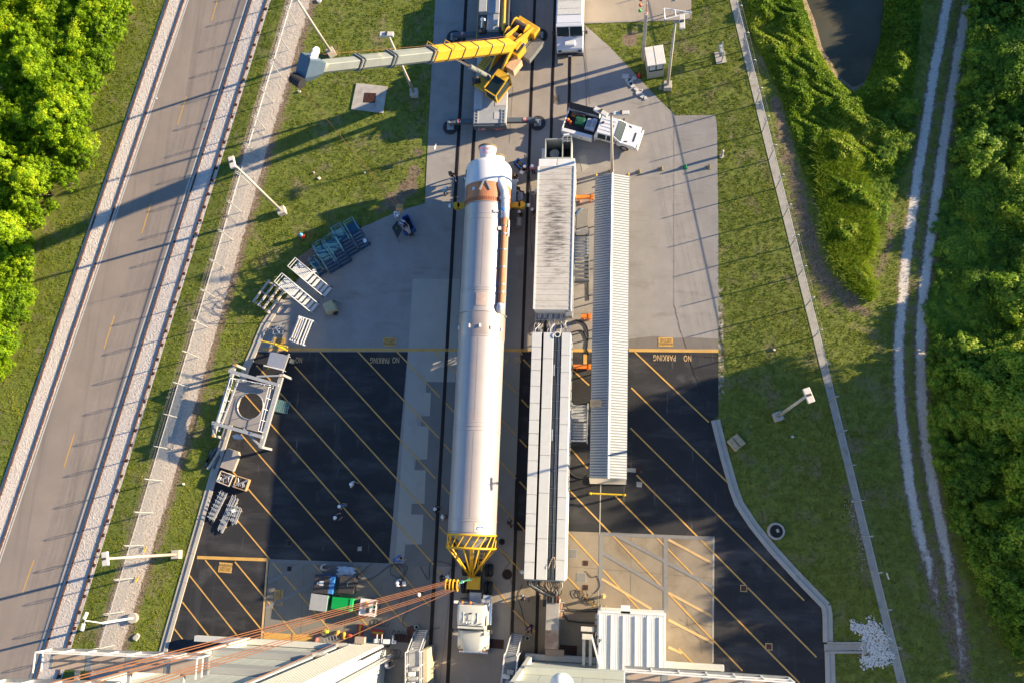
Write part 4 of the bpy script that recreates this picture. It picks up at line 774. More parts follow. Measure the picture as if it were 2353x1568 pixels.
gatebar((1353,1132), (1438,1136), 1.0, 'yellow pipe barrier across the lower end of the corrugated shelter')
gatebar((600,783), (661,797), 2.6, 'yellow T-shaped barrier arm on the left beside the grey cart', False)
for px, c_, lab in (((1468,396),(.2,.2,.13),'dull olive cone nearest the shelter'),((1519,389),(.22,.2,.13),'dull olive cone second from the shelter'),((1574,385),(.02,.2,.09),'dark green cone in the row across the apron'),((1628,385),(.22,.2,.13),'dull olive cone at the right apron edge'),((1468,176),(.6,.03,.02),'red traffic cone beside the guard booth'),((1518,204),(.2,.26,.2),'grey-green cone at the foot of the booth lamp post')):
    p = P(*px); t = T('traffic_cone', lab, 'cone', (p.x,p.y,0), 0, 'cones'); mm = mat('cone_%d_%d' % px, c_, .5); MB().cbox((0,0,.03), (.36,.36,.06)).build('base', m_dark if px[0] == 1468 and px[1] == 176 else mm, t); MB().lathe((0,0,.05), (0,0,1), [(0,.15),(.45,.09),(.62,.04),(.63,.01)], 14).build('cone', mm, t, smooth=True, angle=60)
p = P(697,545); t = T('fire_hydrant', 'red fire hydrant with a blue cap on the left lawn', 'hydrant', (p.x,p.y,0)); MB().lathe((0,0,0), (0,0,1), [(0,.2),(.06,.2),(.08,.14),(.55,.14),(.6,.19),(.66,.19)], 14).build('barrel', mat('hydrant_red', (.6,.07,.03), .45), t, smooth=True, angle=40); MB().lathe((0,0,.66), (0,0,1.7), [(0,.19),(.1,.16),(.2,.05),(.26,.04)], 14).build('cap', mat('hydrant_blue', (.05,.3,.55), .45), t, smooth=True, angle=40)
for s_ in (-1,1): MB().cyl((0,0,.45), (s_*.26,.0,.45), .07, .07, 10).build('nozzle', MATS['hydrant_red'], t)
# ================================================================ booster, its road transporter, the tractor and the hoist
AX, AZ, RB = -11.26, 3.45, 1.905
def YT(y, h=5.3): return P(1105, y, h).y
m_tank = mat('booster_skin', (.42,.38,.365), .45, metal=.35, var=.05, scale=.6, c2=(.45,.38,.35), f2=.56, s2=.5, c3=(.4,.34,.31), f3=.66, s3=2.2)
m_tank2 = mat('booster_collar', (.46,.385,.34), .4, metal=.5, var=.06, scale=.8, c2=(.42,.24,.14), f2=.64, s2=.8)
m_orange = mat('orange_primer', (.42,.17,.075), .6, var=.1, scale=1.5, c2=(.34,.15,.08), f2=.56, s2=.8); m_foam = mat('tan_foam_pipe', (.36,.155,.065), .7, var=.1, scale=3)
m_skirt = mat('white_fairing', (.6,.61,.63), .35, var=.03, scale=.5); m_blanket = mat('silver_blanket', (.55,.57,.58), .5, metal=.3, var=.15, scale=5, bump=.6, bscale=9)
m_yel = mat('transporter_yellow', (.62,.36,.015), .42, var=.08, scale=2, c2=(.5,.28,.02), f2=.58, s2=1.0); m_tyre = mat('tyre_rubber', (.018,.018,.019), .85, var=.2); m_steel = mat('grey_steel', (.3,.31,.31), .5, metal=.5, var=.12, scale=3); m_chrome = mat('chrome', (.7,.72,.74), .15, metal=1, var=.03)
m_chassis = mat('black_chassis', (.025,.025,.027), .6, var=.2)
Yf, Ya = YT(1227), YT(360)
rk = T('rocket_booster', 'long bronze-silver rocket booster with white engine fairing lying on its transporter', 'rocket', (AX, Yf, 0))
L = lambda y: YT(y)-Yf
def seg(name, prof, m, n=56): return MB().lathe((0,0,AZ), (0,1,AZ), prof, n).build(name, m, rk, smooth=True, angle=35)
def ring(y, m, w=.05, dr=.03): return seg('ring', [(L(y)-w, RB), (L(y)-w*.7, RB+dr), (L(y)+w*.7, RB+dr), (L(y)+w, RB)], m)
seg('nose_dome', [(-1.15,.25),(-.95,.55),(-.45,1.15),(0,1.72)], mat('dome_grey', (.36,.34,.32), .5, metal=.3, var=.1), 40)
seg('fuel_tank', [(0,RB-.02),(.02,RB),(L(772),RB)], m_tank); seg('intertank', [(L(772),RB+.01),(L(770),RB+.035),(L(716),RB+.035),(L(714),RB+.01)], m_tank2); seg('oxidiser_tank', [(L(714),RB),(L(461),RB)], m_tank)
seg('thrust_section', [(L(461),RB+.005),(L(459),RB+.03),(L(416),RB+.06)], m_orange)
fr = L(417); fe = L(352)
seg('engine_fairing', [(fr,RB+.09),(fr+.03,RB+.1),(fr+(fe-fr)*.72,RB+.06),(fr+(fe-fr)*.84,RB-.1),(fr+(fe-fr)*.93,RB-.5),(fe,1.0)], m_skirt)
for y, w, d in ((1196,.06,.035),(1190,.03,.02),(1222,.04,.03),(986,.05,.03),(977,.04,.035),(968,.03,.02),(769,.05,.04),(765,.03,.03),(664,.05,.03),(659,.04,.03),(500,.03,.02),(489,.03,.02)): ring(y, m_tank if y != 1222 else m_steel, w, d)
def ticks(name, y, n, w, l, dr, m, a0=-100, a1=100):
    me_ = MB().box(-w/2,w/2,-l/2,l/2,0,dr).mesh(name, m)
    for k_ in range(n):
        a = R(a0+(a1-a0)*k_/(n-1)); inst(me_, name, rk, (math.sin(a)*RB, L(y), AZ+math.cos(a)*RB), (0, a, 0))
ticks('rivet_block', 714, 70, .03, .05, .06, m_steel); ticks('slot', 455, 46, .05, .3, .05, mat('dark_orange_slot', (.2,.06,.02), .7)); ticks('bolt', 462, 60, .03, .05, .05, m_steel)
def patch(name, y0, y1, a0, a1, m, dr=.012, par=None, n=6):
    b = MB(); q = []
    for y in (y0, y1): q.append([(math.sin(R(a0+(a1-a0)*k_/n))*(RB+dr), y, AZ+math.cos(R(a0+(a1-a0)*k_/n))*(RB+dr)) for k_ in range(n+1)])
    for k_ in range(n): b.poly([q[0][k_], q[0][k_+1], q[1][k_+1], q[1][k_]])
    return b.build(name, m, par or rk)
m_seam = mat('skin_seam', (.3,.24,.2), .6)
for y0, y1 in ((1190,990),(964,774),(655,505)): patch('seam', L(y0), L(y1), 1.5, 2.4, m_seam)
for y in (1150,1105,1060,1015,940,900,860,815,620,580,540): patch('weld_line', L(y)-.012, L(y)+.012, -95, 95, mat('weld_grey', (.42,.37,.35), .5, metal=.3), .006, None, 24)
for a_ in (-62,-34,30,64): 
    for y0, y1 in ((1188,990),(964,774),(655,505)): patch('seam', L(y0), L(y1), a_, a_+.5, mat('weld_grey', (.42,.37,.35)), .006)
patch('access_panel', L(702), L(672), -8, 18, mat('panel_bronze', (.56,.42,.34), .45, metal=.4), .03); patch('beige_panel', L(1221), L(1200), 14, 42, mat('beige_decal', (.5,.42,.33), .5), .02)
# blue oval emblem
b = MB(); em = [(math.sin(R(28+10*math.cos(u)))*(RB+.03), L(1213)+.17*math.sin(u), AZ+math.cos(R(28+10*math.cos(u)))*(RB+.03)) for u in [k_*math.pi/12 for k_ in range(24)]]; b.poly(em); o = b.build('emblem', mat('emblem_blue', (.03,.12,.35), .4), rk); o['label'] = 'blue oval emblem'
b = MB(); b.poly([(math.sin(R(28+8*math.cos(u)))*(RB+.035), L(1213)+.05*math.sin(u)-.02*math.cos(2*u), AZ+math.cos(R(28+8*math.cos(u)))*(RB+.035)) for u in [k_*math.pi/8 for k_ in range(16)]]); b.build('emblem_swoosh', m_white, o)
for a, y in ((-22,748),(5,748),(32,750),(-60,748),(62,750)):
    o = MB().box(-.06,.06,-.14,.14,0,.12).build('bracket', m_white, rk); o.location = (math.sin(R(a))*(RB+.03), L(y), AZ+math.cos(R(a))*(RB+.03)); o.rotation_euler = (0, R(a), 0)
for a in (-86,-80,80,86,-92): MB().cbox((math.sin(R(a))*(RB+.1), L(716), AZ+math.cos(R(a))*(RB+.1)), (.18,.12,.12)).build('fitting', m_steel, rk)
# propellant line along the right shoulder
pa = R(52); pr_ = RB+.28; PXZ = (math.sin(pa)*pr_, AZ+math.cos(pa)*pr_)
fl = T('x', 'x', 'x'); bpy.data.objects.remove(fl)
pipe = MB().cyl((PXZ[0],L(692),PXZ[1]), (PXZ[0],L(500),PXZ[1]), .265, n=20).build('feed_line', m_foam, rk, smooth=True, angle=40)
for y in (505,515,534,570,610,650,668): MB().lathe((PXZ[0],L(y)-.06,PXZ[1]), (PXZ[0],L(y)+1,PXZ[1]), [(0,.27),(.01,.3),(.11,.3),(.12,.27)], 20).build('clamp', m_steel, pipe, smooth=True, angle=30)
MB().lathe((PXZ[0],L(676),PXZ[1]), (PXZ[0],9,PXZ[1]), [(0,.26),(.25,.26)], 18).build('valve_band', m_white, pipe); MB().lathe((PXZ[0],L(516),PXZ[1]), (PXZ[0],99,PXZ[1]), [(0,.24),(.05,.33),(.85,.33),(.95,.24)], 20).build('bellows', m_foam, pipe, smooth=True, angle=40)
MB().tube([(PXZ[0],L(694),PXZ[1]), (PXZ[0]-.02,L(700),PXZ[1]), (PXZ[0]-.12,L(706),PXZ[1]-.1), (PXZ[0]-.35,L(708),PXZ[1]-.42)], .33, 14).build('elbow_lagging', m_blanket, rk, smooth=True)
MB().tube([(PXZ[0],L(498),PXZ[1]), (PXZ[0],L(470),PXZ[1]+.02), (PXZ[0]-.06,L(450),PXZ[1]+.05), (PXZ[0]-.12,L(436),PXZ[1]+.08), (PXZ[0]-.42,L(420),PXZ[1]+.12), (PXZ[0]-.62,L(410),PXZ[1]+.0)], .36, 16).build('engine_duct', m_blanket, rk, smooth=True)
MB().lathe((PXZ[0]-.04,L(455),PXZ[1]+.02), (PXZ[0]-.1,L(440),PXZ[1]+.1), [(0,.37),(.05,.45),(.3,.45),(.35,.37)], 18).build('duct_collar', m_blanket, rk, smooth=True, angle=40)
MB().loft([[(PXZ[0]-.62+math.cos(u)*.55*s_, L(yy), PXZ[1]-.15+math.sin(u)*.45*s_) for u in [k_*math.pi/7 for k_ in range(14)]] for yy, s_ in ((422,1.0),(408,1.0),(398,.9),(388,.55),(383,.2))]).build('duct_blister', m_skirt, rk, smooth=True)
MB().lathe((PXZ[0]-.1,L(480),PXZ[1]+.36), (PXZ[0]-.1,L(480),PXZ[1]+1), [(0,.15),(.06,.15),(.1,.06)], 12).build('blue_cap', mat('cap_blue', (.03,.2,.6), .4), rk)
MB().cbox((1.0,L(484),AZ+1.75), (.4,.22,.12)).build('bracket', m_white, rk); MB().cbox((PXZ[0]+.38,L(520),PXZ[1]), (.06,1.4,.4)).build('side_plate', m_white, rk); MB().cbox((PXZ[0]-.36,L(522),PXZ[1]+.2), (.25,.3,.12)).build('bracket', m_white, rk)
for s_ in (-1,1):
    MB().beam((.05+s_*.1,L(416),AZ+2.05), (.05+s_*.45,L(437),AZ+1.95), .13,.08).build('lift_strut', m_galv, rk); MB().beam((-1.6+s_*.12,L(424),AZ+1.15), (-1.62+s_*.15,L(444),AZ+1.05), .1,.08).build('lift_strut', m_galv, rk)
MB().cbox((-.95,L(432),AZ+1.72), (.2,.25,.12)).build('white_sensor', m_white, rk); MB().cbox((-1.88,L(388),AZ+.55), (.04,.85,.4)).build('hatch', mat('olive_hatch', (.3,.24,.1), .7), rk)
m_cover = mat('olive_cover', (.16,.12,.05), .8); 
for i, (dx, dz, r0, r1, ln) in enumerate(((-.1,.55,.56,.8,1.35), (.45,-.85,.56,.8,1.1))):
    nz = MB().lathe((dx,fe-.25,AZ+dz), (dx,99,AZ+dz), [(0,r0),(.35,r0),(.4,r0+.03),(ln,r1)], 30).build('engine_nozzle', m_skirt, rk, smooth=True, angle=35); MB().lathe((dx,fe-.25+ln,AZ+dz), (dx,99,AZ+dz), [(-.12,r1+.015),(.02,r1+.02),(.05,r1-.1),(.05,.01)], 30).build('nozzle_cover', m_cover, nz, smooth=True, angle=35)
    if i == 0:
        mr_ = mat('stencil_red', (.55,.08,.09), .6)
        for s, yy, zz in (('CP 1535-4', .62, .69), ('PARDINASS', .95, .76)):
            q = text(s, (dx, fe-.25+yy), .23, math.pi, mr_, 'lettering', .95, AZ+dz+zz); q.parent = nz; q.rotation_euler = (R(-10), 0, math.pi)
        for s_ in (-1,1): MB().cbox((dx+s_*.58,fe+.12,AZ+dz), (.08,.12,.12)).build('blue_fitting', MATS['cap_blue'], nz)
# transporter: front adaptor truss and rear dolly
tp = T('booster_transporter', 'yellow tubular transporter cone and rear dolly carrying the booster', 'transporter', (AX, Yf, 0))
def hoop(y, r, th, nm):
    MB().tube([(r*math.cos(u), y, AZ+r*math.sin(u)) for u in [k_*math.pi/20 for k_ in range(41)]], th, 8).build(nm, m_yel, tp, smooth=True)
hoop(-.06, 1.92, .08, 'front_ring'); hoop(-1.05, 1.92, .09, 'rear_ring'); N_ = 10
for k_ in range(N_):
    u0 = 2*math.pi*(k_+.25)/N_; u1 = u0+math.pi/N_
    for a, c in ((u0,u1),(u1,u0+2*math.pi/N_)): MB().cyl((1.92*math.cos(a),-.06,AZ+1.92*math.sin(a)), (1.92*math.cos(c),-1.05,AZ+1.92*math.sin(c)), .05, n=8).build('brace', m_yel, tp)
apx = P(1083,1327,1.7); ay = apx.y-Yf; ax_ = apx.x-AX
for k_ in range(N_):
    u = 2*math.pi*(k_+.75)/N_; q = (1.9*math.cos(u), -1.05, AZ+1.9*math.sin(u)); MB().cyl(q, (ax_+.12*math.cos(u), ay+.15, 1.75+.15*math.sin(u)), .075, .06, n=8).build('strut', m_yel, tp, smooth=True)
MB().beam((0,-1.05,AZ-.2), (ax_,ay,1.7), .3, .22).build('spine', m_yel, tp); MB().cbox((ax_+.15,ay-.35,1.45), (1.05,1.0,.35)).build('kingpin_box', m_yel, tp, bevel=.03)
for s_ in (0,.42): MB().cyl((.75+s_,-1.3,AZ+.6), (.35+s_*.8,ay+.6,2.2), .03, n=6).build('ladder_rail', m_yel, tp)
for k_ in range(5): MB().cyl(lerp((.75,-1.3,AZ+.6),(.35,ay+.6,2.2),(k_+.5)/5), lerp((1.17,-1.3,AZ+.6),(.69,ay+.6,2.2),(k_+.5)/5), .025, n=6).build('rung', m_yel, tp)
def wheel(par, c, r, w, rim, ax=(1,0,0), tn='wheel'):
    a = Vector(c)-Vector(ax)*w/2; e = a+Vector(ax); ty = MB().lathe(a, e, [(0,r*.62),(0,r*.9),(w*.12,r),(w*.88,r),(w,r*.9),(w,r*.62)], 22, caps=False).build(tn, m_tyre, par, smooth=True, angle=35)
    MB().lathe(a, e, [(w*.15,.05),(w*.2,r*.3),(w*.1,r*.55),(w*.05,r*.63),(w*.95,r*.63),(w*.9,r*.55),(w*.8,r*.3),(w*.85,.05)], 18).build('rim', rim, ty, smooth=True, angle=30); return ty
dy = L(445)
MB().cbox((0,dy-.2,1.25), (2.3,5.2,.5)).build('dolly_frame', m_steel, tp)
for s_ in (-1,1):
    MB().cbox((s_*1.4,dy,2.1), (.3,.6,1.6)).build('cradle_post', m_steel, tp); MB().beam((s_*1.6,dy,2.6), (s_*2.75,dy,2.6), .42,.4).build('tie_down_arm', m_yel, tp); MB().cyl((s_*2.85,dy,2.35), (s_*2.85,dy,2.8), .3, n=16).build('arm_drum', m_yel, tp); MB().cyl((s_*3.1,dy,2.6), (s_*3.35,dy,2.6), .13, n=12).build('green_coupling', mat('coupling_green', (.02,.2,.12), .5), tp); MB().cyl((s_*3.35,dy,2.6), (s_*3.55,dy,2.6), .15, n=12).build('white_cap', m_white, tp)
    for wy in (-1.7,-.55,.6,1.75): wheel(tp, (s_*1.25,dy+wy,.5), .5, .62, m_steel)
    MB().cbox((s_*1.9,dy+1.7,1.4), (.5,2.2,.5)).build('side_cabinet', mat('dolly_cabinet', (.5,.52,.5), .5), tp, bevel=.03)
for xx, yy, zz in ((2.5,-1.0,.9),(2.55,1.3,1.0),(-2.3,.9,.9)): MB().cbox((xx,dy+yy,zz), (.45,.8,.9)).build('power_unit', m_steel, tp, bevel=.04)
# tractor
ct = P(1081,1416,3.0); tx, ty_ = ct.x, ct.y
tr = T('tractor_unit', 'white bonneted tractor unit hitched under the yellow cone of the transporter', 'truck', (tx, ty_, 0)); m_cab = mat('tractor_white', (.52,.53,.49), .28, var=.03, spec=.6)
y5 = P(1083,1345,1).y-ty_; yb = P(1083,1300,1).y-ty_
MB().cbox((0,(yb+.6-2)/2,.85), (.85,yb+2.6,.3)).build('chassis', m_chassis, tr)
for s_ in (-1,1):
    for wy in (P(1083,1307,.5).y-ty_, P(1083,1347,.5).y-ty_):
        for dx in (.78,1.1): wheel(tr, (s_*dx,wy,.52), .52, .28, m_chrome if dx > 1 else m_chassis)
    wheel(tr, (s_*1.0,-2.0,.52), .52, .3, m_chrome); MB().cbox((s_*.95,y5-1.0,.7), (.62,.06,.5)).build('mudflap', m_chassis, tr)
    MB().cyl((s_*1.12,.9,.6), (s_*1.12,-.75,.6), .3, n=16).build('fuel_tank', m_chrome, tr, smooth=True, angle=40)
    MB().beam((s_*1.05,-1.05,2.1), (s_*1.55,-1.15,2.15), .05).build('mirror_arm', m_chassis, tr); MB().cbox((s_*1.55,-1.15,2.05), (.1,.25,.5)).build('mirror', m_chassis, tr, bevel=.03); MB().beam((s_*.95,-2.35,1.35), (s_*1.2,-2.6,1.7), .04).build('hood_mirror', m_chassis, tr)
MB().cyl((.95,1.25,.9), (.95,1.25,2.9), .13, n=14).build('exhaust_stack', m_chrome, tr, smooth=True, angle=40)
MB().cbox((.95,1.2,1.0), (.6,.75,.6)).build('tool_box', m_chrome, tr, bevel=.03); MB().cbox((0.0,y5-.9,1.12), (.95,.85,.06)).build('deck_plate', mat('tread_plate', (.45,.46,.47), .4, metal=.6, bump=.3, bscale=30), tr); MB().cbox((0,y5+.15,1.15), (.9,.8,.12)).build('fifth_wheel', m_chassis, tr)
def rr(x0, x1, z0, z1, y, r=.18):
    out = []
    for cx_, cz_, a0 in ((x1-r,z1-r,0),(x0+r,z1-r,90),(x0+r,z0+r,180),(x1-r,z0+r,270)):
        for k_ in range(4): a = R(a0+30*k_); out.append((cx_+r*math.cos(a), y, cz_+r*math.sin(a)))
    return out
cabo = MB().loft([rr(-1.05,1.05,1.0,2.9,.88), rr(-1.08,1.08,.95,3.02,.8), rr(-1.08,1.08,.95,3.08,0), rr(-1.05,1.05,.95,3.0,-.62), rr(-1.04,1.04,.95,2.1,-1.1)]).build('cab', m_cab, tr, smooth=True, angle=40)
MB().poly([(-.95,-.70,2.93),(.95,-.70,2.93),(.97,-1.09,2.16),(-.97,-1.09,2.16)][::-1]).add([(-.95,-.68,2.99),(.95,-.68,2.99),(.97,-1.13,2.14),(-.97,-1.13,2.14)], [(3,2,1,0)]).build('windshield', m_glass, cabo)
MB().box(-.98,.98,-.86,-.70,2.95,3.04).build('sun_visor', m_cab, cabo)
MB().loft([rr(-.95,.95,.75,2.12,-1.05,.22), rr(-.96,.96,.75,2.0,-1.7,.3), rr(-.88,.88,.75,1.85,-2.4,.35), rr(-.7,.7,.8,1.6,-2.75,.3)]).build('bonnet', m_cab, tr, smooth=True, angle=50)
for s_ in (-1,1):
    MB().loft([[(s_*x_, y_, z_) for x_, z_ in ((.85,.6),(1.22,.6),(1.24,zt),(.85,zt+.25))] for y_, zt in ((-1.15,1.05),(-1.6,1.3),(-2.2,1.3),(-2.65,.95))]).build('fender', m_cab, tr, smooth=True, angle=50); o = MB().cbox((s_*.98,-2.72,1.05), (.3,.12,.22)).build('headlamp', mat('amber_lens', (.5,.2,.06), .3), tr)
    MB().cbox((s_*1.07,-.25,1.2), (.05,.9,1.2)).build('door', m_cab, tr); MB().cbox((s_*1.085,-.3,2.25), (.03,.75,.6)).build('side_window', m_glass, tr)
MB().cbox((0,-2.85,.6), (2.3,.22,.35)).build('bumper', m_chrome, tr, bevel=.04)
for x_ in (-.9,-.3,-.1,.12,.9): MB().lathe((x_,-.45,3.05), (x_,-.45,4), [(0,.05),(.06,.05),(.1,.02)], 8).build('roof_lamp', m_chrome, tr)
MB().tube([(-.55,.35,3.09),(-.55,-.45,3.08)], .03, 6).build('roof_rib', m_cab, cabo); MB().tube([(.55,.35,3.09),(.55,-.45,3.08)], .03, 6).build('roof_rib', m_cab, cabo); MB().cbox((0,-.05,3.1), (.4,.38,.04)).build('roof_hatch', m_cab, cabo, bevel=.02); MB().cbox((0,.28,3.16), (.2,.1,.12)).build('roof_vent', m_chassis, cabo)
for x_ in (-.75,-.1): MB().lathe((x_,1.05,2.75), (x_,1.05,4), [(0,.11),(.14,.1),(.2,.04)], 12).build('beacon', mat('beacon_orange', (.8,.16,.02), .3), tr, smooth=True)
MB().cyl((-1.1,1.05,2.7), (.9,1.05,2.7), .05, n=8).build('light_bar', m_steel, tr); MB().cbox((-1.25,1.05,2.75), (.3,.2,.2)).build('work_lamp', m_white, tr)
# lifting block above the kingpin, slings and hoist ropes
hb_h = 10.2; bc = P(1038,1343,hb_h)
hk = T('hoist_block', 'yellow lifting block hanging over the transporter cone', 'hoist block', bc); rzb = R(-3)
for k_, dx in enumerate((-.40,-.12,.12,.40)): o = MB().lathe((dx-.05,0,0), (dx+1,0,0), [(0,.38),(.02,.42),(.08,.42),(.10,.38)], 26).build('cheek_plate', m_yel, hk, smooth=True, angle=35)
MB().cyl((-.45,0,0), (.45,0,0), .3, n=20).build('sheave', m_drum, hk); MB().cyl((-.5,0,0), (.5,0,0), .1, n=12).build('axle', m_steel, hk)
for dx in (-.26,.26): MB().cbox((dx,.3,0), (.2,.06,.5)).build('guard', m_yel, hk)
MB().cyl((0,0,-.3), (0,0,-1.0), .09, n=10).build('hook_shank', m_steel, hk)
sg = T('lifting_sling', 'green lifting slings with shackles between the yellow block and the cone tip', 'sling', (0,0,0)); ap = P(1081,1329,2.0); m_gs = mat('sling_green', (.02,.22,.1), .7)
for k_ in range(3): MB().tube([(bc.x+.08*(k_-1), bc.y-.05, hb_h-.95), lerp((bc.x+.1*(k_-1), bc.y+.04*k_, hb_h-.9), tuple(ap), .5), (ap.x+.08*(k_-1), ap.y, ap.z)], .05, 6).build('strap', m_gs, sg)
for tt in (.05,.45,.98): q = lerp((bc.x, bc.y, hb_h-.95), tuple(ap), tt); MB().lathe(q, (q[0],q[1],q[2]-1), [(0,.06),(.05,.13),(.2,.13),(.25,.06)], 10).build('shackle', m_chrome, sg)
m_rope = mat('rusty_wire_rope', (.2,.078,.033), .6, var=.2, scale=3)
def rope(b0, ex, ey, lab):
    best = min((math.hypot(P(ex,ey,h_).x-bc.x, P(ex,ey,h_).y-bc.y), h_) for h_ in [25+.5*k_ for k_ in range(70)]); e = P(ex, ey, best[1]); s_ = Vector(b0); d = (e-s_); e2 = s_+d*1.12
    t = T('hoist_rope', lab, 'rope', s_, 0, 'hoist ropes of the yellow block'); MB().cyl((0,0,0), tuple(e2-s_), .014, n=7).build('strand', m_rope, t)
for i, (bx, by, ex, lab) in enumerate(((1026,1333,115,'topmost hoist rope running to the lower left'), (1030,1335,142,'second hoist rope from the top'), (1026,1338,186,'third hoist rope from the top'), (1034,1339,217,'fourth hoist rope from the top'), (1026,1352,321,'fifth hoist rope from the top'), (1034,1353,344,'sixth hoist rope from the top'), (1044,1353,367,'seventh hoist rope from the top'), (1045,1354,564,'lowest hoist rope, crossing the grey wall panels'))):
    rope(P(bx, by, hb_h+.1), ex, 1568, lab)
# ================================================================ mobile crane
m_cy = mat('crane_yellow', (.58,.33,.025), .4, var=.07, scale=1.5, c2=(.55,.33,.04), f2=.58, s2=.8); m_cg = mat('crane_slate', (.085,.105,.12), .5, var=.12, scale=1.5); m_boom = mat('boom_grey', (.19,.21,.205), .4, var=.08, scale=.8, c2=(.42,.38,.28), f2=.56, s2=.7); m_deck = mat('deck_grey', (.33,.34,.34), .55, var=.1, scale=2, bump=.2, bscale=25); m_deck2 = mat('deck_pale', (.46,.45,.44), .5, var=.06)
m_rw2 = mat('hazard_stripe', (.45,.08,.06), .6, c2=(.65,.62,.58), f2=.5, s2=3)
cx0 = (P(1130,262,1.4).x+P(1129,20,2.0).x)/2
y_lo = P(1130,286,1.4).y; y_hi = y_lo+15.2
cr = T('mobile_crane', 'yellow mobile crane with its telescopic boom raised over the left lawn', 'crane', (cx0, y_lo, 0))
MB().box(-1.5,1.5,.1,3.9,.75,1.4).build('rear_deck', m_deck, cr, bevel=.03); MB().box(-1.0,1.0,3.9,15,.7,1.25).build('chassis', m_cg, cr); MB().box(-1.45,1.45,8.2,15.2,.8,1.75).build('front_body', m_cg, cr, bevel=.04)
for x0, x1, y0, y1, z in ((-1.5,-.72,1.5,3.9,1.405),(.45,1.5,1.8,3.9,1.405),(.4,1.0,.5,1.2,1.405)): MB().box(x0,x1,y0,y1,z,z+.02).build('deck_panel', m_deck2, cr)
MB().box(-1.5,1.5,-.1,.1,.55,1.3).build('rear_beam', m_cg, cr)
for s_ in (-1,1):
    for k_ in range(2): MB().beam((s_*(1.08+.3*k_),.05,1.45), (s_*(1.08+.3*k_),1.45,1.45), .04,.06).build('ladder_rail', m_galv, cr)
    for k_ in range(5): MB().beam((s_*1.08,.15+k_*.3,1.46), (s_*1.38,.15+k_*.3,1.46), .06,.04).build('rung', m_galv, cr)
    MB().box(s_*.75-.35,s_*.75+.35,-.16,-.1,.6,.85).build('tail_lamp', m_rw2, cr)
    for wy in (1.2,2.8,5.2,6.8,9.5,11.2): wheel(cr, (s_*1.25,wy,.6), .6, .4, m_steel)
    MB().box(s_*1.22-.25,s_*1.22+.25,4.2,7.6,1.2,1.32).build('mudguard', m_deck2, cr)
# front body fittings seen from above
for x0, x1, y0, y1, z0, z1, m in ((-.55,.55,9.0,10.6,1.75,2.15,m_deck),(-.55,.55,10.65,12.2,1.75,2.2,m_deck),(-.55,.55,12.25,13.6,1.75,2.15,m_deck),(-1.3,-.65,8.8,9.9,1.75,2.1,m_chassis),(.65,1.4,8.8,12.5,1.75,2.0,m_chassis),(-1.35,-.6,10.8,14.5,1.75,2.3,m_deck),(.1,.5,9.4,9.9,2.15,2.35,m_deck2)): MB().box(x0,x1,y0,y1,z0,z1).build('engine_cover', m, cr, bevel=.03)
MB().cyl((-1.0,9.3,2.1), (-.85,9.9,2.75), .13, n=12).build('exhaust', m_chrome, cr); MB().cyl((-1.1,9.95,2.3), (-.7,9.9,2.4), .12, n=10).build('air_filter', m_white, cr); MB().tube([(1.05,8.6,2.6),(1.1,9.5,2.6),(1.08,12,2.6),(1.0,15,2.6)], .14, 8).build('jib_tube', m_cy, cr); MB().beam((-1.48,8.3,1.9), (-1.48,13,1.9), .06).build('grab_rail', m_cy, cr); MB().cyl((.45,12.6,1.9), (.45,12.6,2.35), .42, n=18).build('spare_wheel', m_tyre, cr)
# outriggers
for y_px, yl in ((283, 0.05), (84, None)):
    yy = (P(1130,280,.7).y-y_lo) if y_px == 283 else (P(1140,80,.7).y-y_lo)
    for s_, px in ((-1, (1035,292) if y_px == 283 else (1043,86)), (1, (1235,283) if y_px == 283 else (1240,82))):
        pp = P(*px, .1)-Vector((cx0, y_lo, 0)); bm = MB().beam((s_*.9,yy,.85), (pp.x,yy,.8), .42,.36).build('outrigger', m_cg, cr)
        MB().cbox((pp.x*.75,yy-.02,1.03), (.3,.36,.01), .3).build('hazard_band', m_rw2, bm); MB().cyl((pp.x,yy-.1,.1), (pp.x,yy-.1,1.15), .13, n=12).build('jack', m_steel, bm); MB().cyl((pp.x,pp.y,.03), (pp.x,pp.y,.1), .72, n=30).build('float_mat', mat('mat_black', (.03,.03,.033), .8), bm); MB().cbox((pp.x,pp.y,.16), (.62,.62,.1)).build('float_pad', m_galv, bm)
# slewing house
HC = P(1160,140,1.6); HA = math.atan2(-.82,-.573)
hs_ = bpy.data.objects.new('slewing_house', MB().cyl((0,0,1.35), (0,0,1.75), 1.1, n=28).mesh('slewing_house', m_cg)); lnk(hs_); hs_.parent = cr; hs_.location = (HC.x-cx0, HC.y-y_lo, 0); hs_.rotation_euler = (0,0,HA)
def hp(b, nm, m, **k): return b.build(nm, m, hs_, **k)
hp(MB().box(-3.6,2.6,-.75,1.0,1.75,2.1), 'platform', m_cg, bevel=.04)
for y_ in (-.35,.75): hp(MB().add([(-3.5,y_-.08,2.1),(1.9,y_-.08,2.1),(-.1,y_-.08,3.7),(-1.1,y_-.08,3.9),(-3.5,y_-.08,2.9),(-3.5,y_+.08,2.1),(1.9,y_+.08,2.1),(-.1,y_+.08,3.7),(-1.1,y_+.08,3.9),(-3.5,y_+.08,2.9)], [(0,1,2,3,4),(9,8,7,6,5),(0,5,6,1),(1,6,7,2),(2,7,8,3),(3,8,9,4),(4,9,5,0)]), 'side_plate', m_cy)
hp(MB().cbox((-3.4,.1,2.35), (.9,2.3,1.0)), 'tail_frame', m_cy, bevel=.06); hp(MB().cbox((-2.2,1.55,1.75), (2.3,1.0,.55)), 'counterweight', mat('weight_grey', (.16,.165,.16), .6), bevel=.03)
